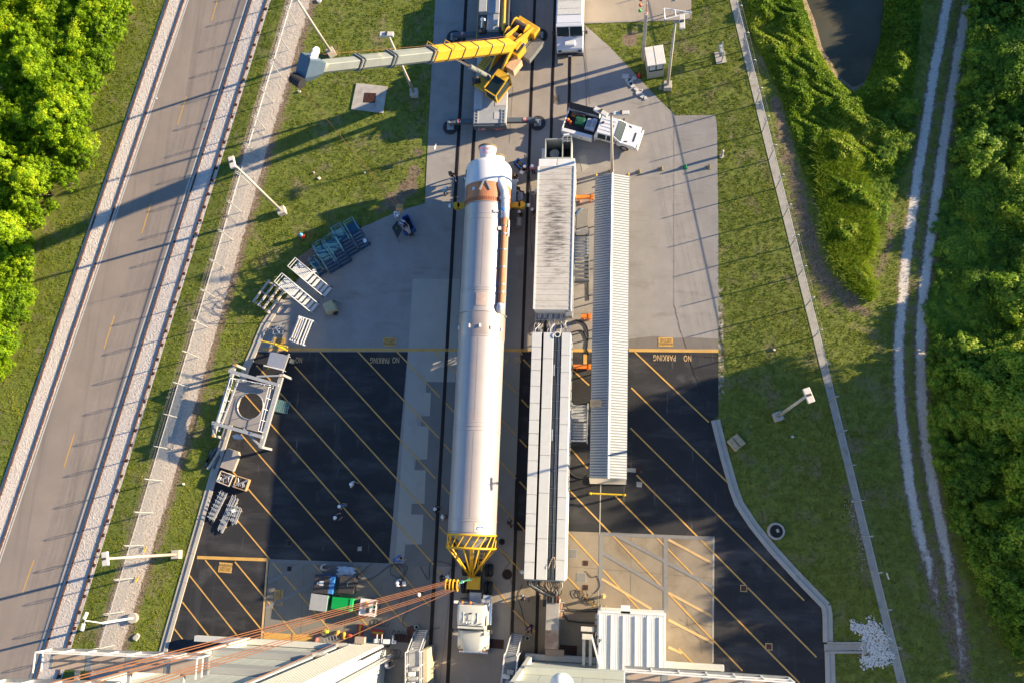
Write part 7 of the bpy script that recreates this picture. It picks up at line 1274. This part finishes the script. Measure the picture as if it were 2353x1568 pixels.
for j in range(9):
    for i in range(11): u, w__ = i/10-.5, j/8-.5; vs_.append((u*1.5+.12*math.sin(j*2.1), w__*.95*(1-.3*abs(u)), .35*math.exp(-6*(u*u+w__*w__))+.1*math.sin(i*1.9+j)+.08*math.sin(j*2.7)-.2*abs(w__)))
for j in range(8):
    for i in range(10): fs_.append((j*11+i,j*11+i+1,(j+1)*11+i+1,(j+1)*11+i))
MB().add(vs_, fs_).build('sheet', mat('tarp_white', (.5,.54,.58), .6, var=.08), t, smooth=True)
crate(711,752,1366,1400,1.1, 'grey lidded crate with a green rim, lower left of the group', mat('lid_grey', (.32,.33,.34), .5, var=.08, scale=2), mat('crate_green_pale', (.05,.25,.17), .5)); t, w_, d_ = crate(761,808,1374,1398,.95, 'bright green crate beside the grey one', mat('crate_green', (.0,.3,.06), .4, var=.08), mat('crate_green', (.0,.3,.06))); MB().box(w_*.8,w_+.12,-d_*1.1,d_*1.1,.5,1.0).build('end_rim', mat('rim_green', (.01,.42,.1), .4), t, bevel=.03)
t, w_, d_ = crate(825,864,1377,1412,.95, 'white service cart with instruments on top', m_wst, m_alu, 'service_cart')
for x_, y_, s_, m in ((-.1,.35,.16,m_yel),(0,.25,.2,m_wood),(-.35,.15,.15,m_chassis),(.05,-.2,.28,m_chassis),(.35,.1,.1,m_gs),(-.2,-.1,.15,m_steel)): MB().cbox((x_,y_,1.02), (s_,s_*1.3,.16), x_*2).build('instrument', m, t, bevel=.02)
for k_ in range(3): MB().box(w_*.72,w_*.98,-d_*.5+k_*.32,-d_*.5+k_*.32+.24,.951,.98).build('tray', m_chassis, t)
for px, w_, d_, rz_, lab in (((827.5,1446),.5,.95,R(-3),'upright red and yellow striped board on the floor by the wall'),((868.5,1452),1.0,.5,R(-3),'red and yellow striped board lying beside the first')):
    p = P(*px); t = T('striped_board', lab, 'board', (p.x,p.y,.04), rz_); lw = w_ > d_
    MB().box(-w_/2,w_/2,-d_/2,d_/2,0,.08).build('board', mat('board_red', (.55,.03,.02), .5), t); MB().box(*((-w_/2+.02,w_/2-.02,-.07,.07) if lw else (-.07,.07,-d_/2+.02,d_/2-.02)),.08,.09).build('stripe', mat('board_yellow', (.6,.42,.03), .5), t)
for px, lab in (((956,1440),'open pipe stub with a pale green rim beside the left boarding stair'),((1211,1465),'white bucket beside the right boarding stair')):
    p = P(*px,.4); t = T('bucket', lab, 'bucket', (p.x,p.y,0), 0, 'buckets'); MB().lathe((0,0,0), (0,0,1), [(0,.15),(.4,.18),(.4,.155),(.05,.13)], 18).build('body', mat('bucket_pale', (.45,.55,.5), .5), t, smooth=True, angle=40); MB().cyl((0,0,.05), (0,0,.06), .13, n=14).build('inside', m_dark, t)
for i, (x_, y_, c_, lab) in enumerate(((748,1449,(.5,.5,.02),'lime green bag on the floor by the wall'),(774,1453,(.75,.33,.02),'orange tool bag by the wall'),(790,1458,(.75,.33,.02),'small orange pouch by the wall'),(738,1453,(.03,.03,.03),'black round bag by the wall'),(804,1459,(.7,.08,.03),'red-orange pouch by the wall'),(725,1470,(.55,.12,.1),'red machine at the foot of the wall'))):
    p = P(x_,y_,.15); t = T('tool_bag', lab, 'bag', (p.x,p.y,0), i*.8); mm = mat('bag_%d' % i, c_, .6); MB().lathe((-.28,0,.17), (1,0,.17), [(0,.05),(.06,.15),(.3,.17),(.5,.14),(.56,.04)], 10).build('bag', mm, t, smooth=True); MB().tube([(-.12,0,.3),(0,0,.42),(.12,0,.3)], .025, 5).build('handle', m_chassis, t)

# ================================================================ people
def skin_mesh(name, nodes, edges, radii, mat_, parent, sub=1):
    me = bpy.data.meshes.new(name); me.from_pydata(nodes, edges, []); o = lnk(bpy.data.objects.new(name, me)); sk = o.modifiers.new('skin', 'SKIN')
    for i, r_ in enumerate(radii): me.skin_vertices[0].data[i].radius = (r_, r_) if not isinstance(r_, tuple) else r_
    me.skin_vertices[0].data[0].use_root = True; me.materials.append(mat_); o.parent = parent
    sk.use_smooth_shade = True; ss = o.modifiers.new('sub', 'SUBSURF'); ss.levels = sub; ss.render_levels = sub; return o
m_skin = mat('skin', (.42,.25,.17), .55, var=.05); m_skin2 = mat('skin_dark', (.2,.11,.07), .55, var=.05); m_hat = mat('helmet_white', (.8,.8,.8), .3, var=.02); m_boot = mat('boot_leather', (.06,.035,.02), .7); m_hair = mat('hair_brown', (.05,.025,.012), .7); m_paper = mat('paper', (.75,.75,.74), .7)
POSE = {  # bend forward (rad), arms (shoulder swing L,R), elbow bend, leg swing L,R, crouch
 'stand': (.05,.1,.1,.35,.06,-.04,0), 'walk': (.1,.45,-.4,.4,.45,-.4,0), 'work': (.35,.9,.9,.7,.15,-.1,0), 'bend': (.95,1.0,.9,.4,.1,-.05,.1), 'crouch': (.6,.8,.7,.9,.2,.0,1.0), 'read': (.12,.6,.6,1.3,.05,-.05,0)}
def person(px, ang, shirt, pants, pose, lab, hat=True, skinm=None, item=None, sleeves=False, hz=None, hath=None):
    be, al, ar, eb, ll, lr, cr_ = POSE[pose]; skm = skinm or m_skin
    hz = hz or (1.72-.5*cr_-.55*(1-math.cos(be))); p = P(*px, hz)
    hipz = .93-.42*cr_; up = Vector((math.sin(be), 0, math.cos(be))); fw = Vector((math.cos(be), 0, -math.sin(be)))
    pel = Vector((0,0,hipz)); ch = pel+up*.42; nk = pel+up*.6; hd = nk+up*.15+Vector((.03,0,0)); top = hd+up*.09
    t = T('person', lab, 'person', (p.x-hd.x*math.cos(ang), p.y-hd.x*math.sin(ang), 0), ang)
    V_ = [pel, pel+up*.2, ch, nk, hd, top, hd+fw*.115-up*.01]; E_ = [(0,1),(1,2),(2,3),(3,4),(4,5),(4,6)]; R_ = [(.13,.15),(.115,.14),(.12,.165),.06,.098,.075,.016]
    sv, se, sr = [pel-up*.02, pel+up*.2, ch, nk-up*.03], [(0,1),(1,2),(2,3)], [(.15,.17),(.135,.16),(.14,.185),.075]; pv, pe, pr = [pel+up*.04, pel-Vector((0,0,.06))], [(0,1)], [(.14,.165),(.14,.165)]; wr = []
    for s_, sw, lg in ((1,al,ll),(-1,ar,lr)):
        sh_ = ch+Vector((0,s_*.2,0))+up*.06; dv = Vector((math.sin(sw+be*.6),0,-math.cos(sw+be*.6))); el = sh_+dv*.29+Vector((0,s_*.05,0)); a2 = sw+be*.6+eb; d2 = Vector((math.sin(a2),-s_*.18,-math.cos(a2))).normalized(); w_ = el+d2*.25; hn = w_+d2*.08; wr.append(hn)
        n0 = len(V_); V_ += [sh_, el, w_, hn]; E_ += [(2,n0),(n0,n0+1),(n0+1,n0+2),(n0+2,n0+3)]; R_ += [.055,.042,.03,.036]
        sd = Vector((0,1,0)); nrm_ = d2.cross(sd).normalized(); sd = nrm_.cross(d2)
        for k_, (o_, l_) in enumerate(((-.033,.07),(-.011,.08),(.011,.078),(.033,.062))):
            f0 = hn+sd*o_+d2*.025; f1 = f0+d2*l_*.5+nrm_*.006; f2_ = f1+d2*l_*.4+nrm_*.02; i0 = len(V_); V_ += [f0,f1,f2_]; E_ += [(n0+3,i0),(i0,i0+1),(i0+1,i0+2)]; R_ += [.010,.009,.008]
        i0 = len(V_); V_ += [hn-sd*s_*.045-d2*.01, hn-sd*s_*.075+d2*.035]; E_ += [(n0+3,i0),(i0,i0+1)]; R_ += [.011,.009]
        m0 = len(sv); sv += [sh_, el if not sleeves else el]; se += [(2,m0),(m0,m0+1)]; sr += [.072,.058]
        if sleeves: sv.append(w_); se.append((m0+1,m0+2)); sr.append(.042)
        hp_ = pel+Vector((0,s_*.1,-.04)); bend_ = cr_*1.1; d3 = Vector((math.sin(lg+bend_),0,-math.cos(lg+bend_))); kn = hp_+d3*.42; d4 = Vector((math.sin(lg*.4-bend_),0,-math.cos(lg*.4-bend_))); an = kn+d4*.42; an.z = max(an.z,.08); toe = an+Vector((.17,0,-.05))
        n0 = len(V_); V_ += [hp_, kn, an]; E_ += [(0,n0),(n0,n0+1),(n0+1,n0+2)]; R_ += [.085,.058,.042]
        m0 = len(pv); pv += [hp_, kn, an]; pe += [(1,m0),(m0,m0+1),(m0+1,m0+2)]; pr += [.1,.075,.06]
        skin_mesh('boot', [an+Vector((-.03,0,.0)), an+Vector((.05,0,-.03)), toe], [(0,1),(1,2)], [.055,.05,.042], m_boot, t)
    skin_mesh('body', V_, E_, R_, skm, t); skin_mesh('shirt', sv, se, sr, mat('cloth_%.2f_%.2f_%.2f' % shirt, shirt, .85, var=.12, scale=6), t); skin_mesh('trousers', pv, pe, pr, mat('cloth_%.2f_%.2f_%.2f' % pants, pants, .85, var=.12, scale=6), t)
    ax_ = up*1.0
    if hat:
        o = MB().lathe(hd+up*.015, hd+up*1.0, [(0,.15),(.012,.15),(.02,.122),(.06,.118),(.1,.095),(.13,.05),(.137,.01)], 16).build('helmet', hath or m_hat, t, smooth=True, angle=50); MB().beam(hd+up*.13-fw*.1, hd+up*.13+fw*.1, .02,.03).build('ridge', hath or m_hat, o)
    else: MB().lathe(hd-up*.05-fw*.02, hd+up*1.0-fw*.02, [(0,.085),(.05,.112),(.11,.105),(.155,.07),(.17,.02)], 14).build('hair', m_hair, t, smooth=True)
    if item:
        q = (wr[0]+wr[1])/2+fw*.06; w0 = Matrix.Rotation(ang,4,'Z') @ q+t.location; it = T('paper_sheet', item, 'paper', w0, ang+.2); MB().cbox((0,0,0), (.3,.36,.012)).build('sheet', m_paper, it); MB().cbox((-.1,0,.012), (.05,.12,.015)).build('clip', m_steel, it)
    return t
navy, blk, jean, wht, khaki, grey = (.015,.02,.06), (.02,.02,.022), (.06,.11,.22), (.62,.62,.66), (.3,.24,.16), (.2,.2,.21)
PEOPLE = [((1036,398),-1.3,blk,jean,'walk','person in black shirt and jeans carrying a backpack left of the fairing',False,None,None),((1023,432),-.3,(.12,.5,.6),blk,'work','person in light blue shirt and white helmet reaching to the left yellow arm',True,None,None),((1070,410),-1.9,(.01,.12,.1),jean,'work','person in dark green shirt and white helmet at the left of the booster',True,None,None),
 ((1205,382),-2.2,blk,jean,'read','person in black shirt and white helmet beside the blue-rimmed bin',True,None,'white cup sleeve of paper held beside the blue-rimmed bin'),((1222,381),-1.4,(.4,.18,.42),blk,'stand','person in purple shirt and white helmet next to the container corner',True,None,None),((1181,401),-1.2,blk,blk,'read','person in black holding a large white sheet by the fairing',False,None,'large white sheet held near the fairing'),((1174,426),3.0,(.05,.04,.04),blk,'bend','bareheaded person in dark clothes leaning over the booster side',False,None,None),((1183,437),3.1,(.03,.03,.04),navy,'bend','person in dark clothes working on the right yellow arm',False,None,None),
 ((1174,470),-.8,(.5,.58,.66),blk,'work','person in pale blue shirt and white helmet beside the feed line',True,None,None),((1192,486),-2.4,blk,blk,'walk','person in black and white helmet walking below the yellow arm',True,None,None),((1222,481),-1.7,navy,navy,'walk','person in navy overalls and white helmet by the container',True,None,None),((1230,437),-2.0,wht,navy,'stand','person in white shirt half hidden by the container edge',True,None,None),
 ((806,1111),-.1,wht,blk,'walk','person in white shirt and helmet walking over the shaded asphalt',True,None,None),((779,1162),.15,navy,(.1,.2,.42),'walk','person in navy shirt and blue jeans on a yellow stripe',True,None,None),((769,1188),.5,navy,blk,'work','person in navy with white helmet left of a yellow stripe',True,None,None),((999,1168),.1,blk,blk,'stand','person in black with white helmet by the rail groove',True,None,None),((1016,1186),.2,(.5,.52,.53),grey,'stand','person in pale grey shirt close to the booster tank',True,None,None),((1170,1200),1.2,(.12,.05,.05),blk,'walk','person in maroon walking right of the booster tail',False,m_skin2,None),
 ((920,1281),.3,(.03,.16,.5),blk,'bend','person in bright blue shirt bending on the pale slab',False,None,None),((744,1302),.2,(.45,.43,.38),grey,'crouch','person in pale shirt crouching behind the crates',False,None,None),((912,1338),-.1,(.6,.6,.75),grey,'read','person in lavender shirt and helmet reading a sheet near the ropes',True,None,'white sheet read by the person near the ropes'),((962,1365),.1,navy,blk,'work','person in navy with white helmet beneath the ropes',True,None,None),((1012,1328),.2,navy,navy,'read','person in navy reading papers beside the yellow block',False,None,'papers held beside the yellow lifting block'),
 ((888,1528),.4,(.4,.4,.55),grey,'work','person in lilac shirt by the white building corner',True,None,None),((1203,1376),-1.0,navy,(.3,.42,.55),'walk','person in navy shirt and pale jeans under the duct trailer tail',False,m_skin2,None),((1213,1450),-2.0,navy,navy,'crouch','person in navy crouching beside the white bucket',False,None,None),((912,494),-.9,wht,blk,'bend','person in white shirt and dark cap leaning over the blue bin',True,None,None),((930,518),2.2,(.45,.32,.26),blk,'bend','person in beige shirt bending over the blue bin',False,None,None),((1200,1313),-1.5,wht,grey,'stand','person in white helmet hidden at the duct trailer corner',True,None,None)]
for px, ang, sh_, pa_, po, lab, hat, sk_, it in PEOPLE: person(px, ang, sh_, pa_, po, lab, hat, sk_, it)
q = P(1034,401,1.4); t = T('backpack', 'black backpack on the person left of the fairing', 'backpack', (q.x-.02,q.y+.2,1.05), -1.3+1.57); MB().box(-.17,.17,-.1,.1,0,.45).build('bag', m_liner, t, bevel=.06); MB().box(-.12,.12,-.14,-.1,.05,.22).build('pocket', m_liner, t, bevel=.02)
# ================================================================ the integration building at the foot of the picture
m_pan = mat('wall_panel', (.40,.42,.38), .6, var=.05, scale=.6); m_pan2 = mat('wall_panel_grey', (.30,.31,.30), .6, var=.05, scale=.6); m_trim = mat('wall_trim', (.52,.52,.47), .5, var=.06); m_bw2 = mat('building_white', (.70,.69,.64), .5, var=.04); m_tan = mat('gallery_tan', (.36,.28,.22), .7, var=.08)
def bx_(p): return P(*p).x
WY = P(888,1474).y
def facade(name, lab, x0, x1, y, cols, rows, ph, m, depth=14, top=58):
    t = T(name, lab, 'building', (x0, y, 0)); w = x1-x0
    MB().box(0,w,-depth,-.12,0,top).build('core', m_pan2, t)
    for r_ in range(rows):
        for c_ in range(cols): MB().box(w*c_/cols+.012,w*(c_+1)/cols-.012,-.115,0,ph*r_+.35,ph*(r_+1)-.02+.35).build('wall_panel', m, t)
    MB().box(0,w,-.11,-.02,ph*rows+.36,top).build('upper_wall', m, t)
    return t, w
# left wing: door leaf bay
xl, xm, xr = bx_((568,1476)), bx_((797,1490)), bx_((888,1474)); yl = P(680,1483).y
lw, w_ = facade('integration_building', 'tall grey panelled door wing of the building at the lower left', xl, xm, yl, 8, 5, 3.4, m_pan)
MB().box(-4.2,w_+.5,.05,.5,.5,1.0).build('base_gutter', m_trim, lw, bevel=.03); MB().box(-4.0,w_+.2,.0,.3,.08,.4).build('base_rail', m_steel, lw)
for x_ in (0,w_-.3): MB().box(x_,x_+.35,.01,.55,.4,58).build('jamb', m_trim, lw)
for z_ in (5.6,12.5): MB().box(.4,w_-.35,.01,.45,z_,z_+1.6).build('band_beam', m_pan2, lw, bevel=.02)
for z_ in (2.2,7.5): MB().box(w_-.2,w_+.9,.0,.75,z_,z_+.25).build('bracket', m_trim, lw); MB().box(w_+.3,w_+.85,.1,.6,z_+.25,z_+.9).build('actuator', mat('actuator_tan', (.36,.29,.2), .6), lw)
# white corrugated jamb with bright side
cj, w2_ = T('white_jamb_tower', 'white corrugated jamb tower at the left of the building opening', 'building', (xm+.9, WY, 0)), xr-xm-.9
MB().box(0,w2_,-14,-.06,0,58).build('core', m_bw2, cj)
for k_ in range(12): MB().box(w2_*k_/12+.02,w2_*(k_+.62)/12,-.06,0,.1,24).build('corrugation', m_trim, cj)
for k_ in range(7): MB().box(w2_,w2_+.03,-14+2*k_+.02,-14+2*k_+1.98,.2,24).build('side_panel', m_bw2, cj)
for x_ in (w2_+.45,w2_+.85): MB().beam((x_,-.9,.2), (x_,-.9,26), .07,.1).build('tray_rail', m_galv, cj)
for k_ in range(44): MB().beam((w2_+.45,-.9,.5+k_*.58), (w2_+.85,-.9,.5+k_*.58), .05).build('tray_rung', m_galv, cj)
for x_ in (w2_+.05,w2_+.3): MB().beam((x_,-.25,.3), (x_,-.25,8), .05).build('ladder_rail', m_chassis, cj)
for k_ in range(14): MB().beam((w2_+.05,-.25,.6+k_*.5), (w2_+.3,-.25,.6+k_*.5), .04).build('ladder_rung', m_chassis, cj)
# equipment on the wall foot
for x_, z_, s_, m in ((.3,1.6,.5,m_tan),(1.6,.9,.3,m_white),(2.4,1.0,.35,m_wst),(3.0,.8,.25,m_white)):
    MB().box(x_,x_+s_*1.6,.05,.05+s_,z_,z_+s_).build('wall_box', m, cj, bevel=.02)
for x_ in (1.9,2.3,3.2): MB().beam((x_,.1,1.3), (x_,.75,1.3), .06).build('hose_bracket', m_white, cj)
# right wing
xa, xb = bx_((1217,1508)), bx_((1660,1540)); yr = P(1420,1524).y
rw, w3 = facade('integration_building', 'tall pale panelled wing of the building at the lower right', xa, xb, yr, 10, 5, 3.4, mat('wall_panel_green', (.40,.43,.38), .6, var=.05, scale=.6, c2=(.46,.42,.34), f2=.62, s2=.7))
MB().box(-.3,w3,.05,.5,.5,.95).build('base_gutter', m_trim, rw, bevel=.03); MB().box(-.2,w3-.2,.0,.3,.08,.4).build('base_rail', m_steel, rw); MB().box(-.02,.3,.01,.4,.4,58).build('jamb', m_trim, rw)
for z_ in (6.2,13): MB().box(.32,w3-.1,.01,.5,z_,z_+1.2).build('band_beam', MATS['wall_panel_green'], rw, bevel=.02)
# galleries: narrow grating walkways with hand rails
def gallery(px0, px1, h, lab, dep=.85, wall_y=WY, endloops=True):
    a_ = P(*px0,h); c_ = P(*px1,h); L_ = c_.x-a_.x; t = T('wall_gallery', lab, 'walkway', (a_.x,a_.y,h), math.atan2(c_.y-a_.y, L_), 'galleries on the building'); n = max(3, round(L_/1.15))
    k2 = 4
    for k_ in range(k2): MB().box(L_*k_/k2+.03,L_*(k_+1)/k2-.03,-dep,-.04,-.08,0).build('deck_panel', m_tan, t)
    for k_ in range(k2+1): MB().box(max(0,L_*k_/k2-.14),min(L_,L_*k_/k2+.14),-dep,0,-.2,.012).build('deck_beam', m_steel, t)
    MB().beam((0,0,-.1), (L_,0,-.1), .08,.2).build('edge_beam', m_steel, t)
    for z_ in (.55,1.1): MB().beam((0,0,z_), (L_,0,z_), .055).build('handrail', m_wst, t)
    for k_ in range(n+1): MB().beam((L_*k_/n,0,-.05), (L_*k_/n,0,1.1), .07).build('post', m_wst, t)
    for x_ in (0,L_):
        for z_ in (.55,1.1): MB().beam((x_,0,z_), (x_,-dep,z_), .05).build('end_rail', m_wst, t)
    for k_ in range(3): x_ = L_*(k_+.5)/3; MB().beam((x_,-dep*.5,-.25), (x_,wall_y-a_.y,-.25), .16,.2).build('bracket', m_galv, t)
    return t
gallery((118,1490), (480,1503), 33, 'white railed gallery at the lower left, upper in the picture', wall_y=yl); gallery((-180,1556), (272,1568), 41, 'white railed gallery in the lower left corner', wall_y=yl)
gallery((1434,1531), (1812,1556), 33, 'white railed gallery at the lower right over the black asphalt', wall_y=yr)
q = P(1290,1574,30); t = T('dome_camera', 'white dome camera on an arm at the bottom edge', 'camera', q); MB().lathe((0,0,-.1), (0,0,1), [(0,.56),(.12,.56),(.3,.5),(.48,.34),(.6,.14),(.64,.02)], 24).build('dome', m_white, t, smooth=True, angle=50); MB().beam((0,0,-.15), (0,yr-q.y,-.15), .12).build('arm', m_galv, t); MB().cyl((0,0,-.35), (0,0,-.1), .4, n=20).build('base', m_galv, t)
# white ribbed annex against the right wing
HA_ = 3.1; a_ = P(1374,1402,HA_); c_ = P(1528,1407,HA_); an = T('white_annex', 'low white annex with a ribbed metal roof against the building', 'annex', (a_.x, yr+.02, 0)); wA = c_.x-a_.x; dA = a_.y-yr
MB().box(0,wA,.02,dA,0,HA_-.06).build('walls', m_bw2, an); rf = MB().box(-.05,wA+.05,.02,dA+.05,HA_-.06,HA_).build('roof', m_white, an)
for k_ in range(6): x_ = wA*(k_+.12)/5.6; MB().box(x_-.05,x_+.05,.05,dA-.25,HA_,HA_+.1).build('roof_seam', m_white, rf, bevel=.015)
for k_ in range(38): x_ = wA*(k_+.5)/38; MB().box(x_-.012,x_+.012,.05,dA-.1,HA_,HA_+.014).build('flute', m_white, rf)
MB().box(wA*.34,wA*.48,dA-.1,dA+.45,HA_-.6,HA_+.05).build('vent_hood', m_white, an); MB().box(0,wA,dA-.12,dA+.06,HA_,HA_+.05).build('eave', m_white, an); MB().cbox((wA*.77,dA-.25,HA_+.02), (.35,.18,.03)).build('label', m_white, an)
for x_ in (.2,.55): MB().cyl((x_,dA+.15,0), (x_,dA+.15,HA_+1.2), .03, n=6).build('conduit', m_galv, an)
for y_ in (dA-.5,dA-.95,dA-1.5): MB().cbox((-.14,y_,2.2), (.22,.3,.5)).build('meter_box', m_galv, an)
# hydraulic clamp machine beside the annex
q = P(1352,1452,3.0); hm = T('clamp_machine', 'pale hydraulic clamp arm machine left of the white annex', 'machine', (q.x, yr+.05, 0)); m_hm = mat('machine_cream', (.55,.52,.45), .5, var=.1, c2=(.35,.24,.15), f2=.64, s2=3); dy_ = q.y-yr
for x_ in (-.35,.15): MB().beam((x_,.1,2.6), (x_,dy_-.2,2.8), .22,.25).build('arm', m_hm, hm); MB().beam((x_,.3,0), (x_,dy_-.5,2.6), .14).build('prop', m_hm, hm)
MB().cbox((-.1,dy_+.2,2.9), (1.0,.35,.3)).build('head', m_hm, hm, bevel=.03); MB().cbox((-.1,dy_-.35,2.9), (.8,.4,.35)).build('carriage', m_hm, hm, bevel=.03)
for k_ in range(5): MB().cyl((.35+.12*k_,dy_-.6+.1*k_,2.8), (.5+.1*k_,dy_+.05,3.0), .06, n=8).build('ram', m_chrome if k_ % 2 else m_drum, hm)
MB().tube([(.6,dy_-.1,3.0),(.9,dy_-.5,3.2),(.7,dy_-1.0,3.1),(.85,dy_-1.4,3.0)], .05, 6).build('hose', m_chassis, hm); MB().beam((.9,.15,3.2), (.25,dy_-.3,3.0), .14).build('stay', m_white, hm)
# boarding stairs standing in the opening
def boarding(foot, top, w, h, lab, panel, deckc):
    f_ = P(*foot); p_ = P(*top,h); d = Vector((p_.x-f_.x, p_.y-f_.y)); L_ = d.length; t = T('boarding_stair', lab, 'stair', (f_.x,f_.y,0), math.atan2(d.y,d.x), 'boarding stairs in the building opening')
    for s_ in (-1,1): MB().beam((0,s_*w/2,.1), (L_,s_*w/2,h), .06,.2).build('stringer', m_alu, t); MB().beam((.05,s_*w/2,1.0), (L_,s_*w/2,h+1.0), .05).build('handrail', m_wst, t)
    n = 11
    for k_ in range(n): MB().cbox((L_*(k_+.5)/n,0,h*(k_+.7)/n), (L_/n*.75,w-.08,.05)).build('tread', m_alu, t)
    P_ = 3.0; MB().box(L_,L_+P_,-w*.62,w*.62,h-.12,h).build('platform', deckc, t, bevel=.02)
    for y_ in (-w*.6,w*.6):
        for z_ in (.5,1.05): MB().beam((L_,y_,h+z_), (L_+P_,y_,h+z_), .05).build('handrail', m_wst, t)
        for k_ in range(4): MB().beam((L_+P_*k_/3,y_,0 if k_ in (0,3) else h), (L_+P_*k_/3,y_,h+1.05), .06).build('post', m_wst, t)
    for k_ in range(4): MB().cbox((L_+1.3+.35*k_,(-.2 if k_ % 2 else .05),h+.3+.1*k_), (.3,.5,.45)).build('control_box', m_cw if k_ % 2 else m_galv, t, bevel=.03)
    if panel: MB().box(L_-.1,L_+P_,w*.62+.03,w*.62+.35,.1,h+.2).build('side_panel', mat('panel_cream', (.5,.43,.28), .6), t)
    MB().box(L_+.1,L_+P_-.1,-w*.4,w*.4,.1,h-.3).build('underframe', m_steel, t)
    for k_ in range(3): MB().beam((L_+P_-.1,w*.5,h+.1+.25*k_), (L_+P_-.1,w*1.1,h+.1+.25*k_), .04).build('prong', m_galv, t)
boarding((972,1445), (955,1493), .95, 2.6, 'pale boarding stair with cream side panel left of the tractor nose', True, m_deck); boarding((1189,1455), (1177,1500), .85, 2.3, 'blue-grey boarding stair right of the tractor nose', False, mat('deck_slate', (.14,.16,.18), .6))
t = T('service_ladder', 'short aluminium ladder and shelf lying at the foot of the left wall', 'ladder', P(760,1466,.8), R(20))
for y_ in (-.2,.2): MB().beam((-.7,y_,0), (.7,y_,.15), .05).build('rail', m_alu, t)
for k_ in range(5): MB().beam((-.55+k_*.27,-.2,.02+.03*k_), (-.55+k_*.27,.2,.02+.03*k_), .04).build('rung', m_alu, t)
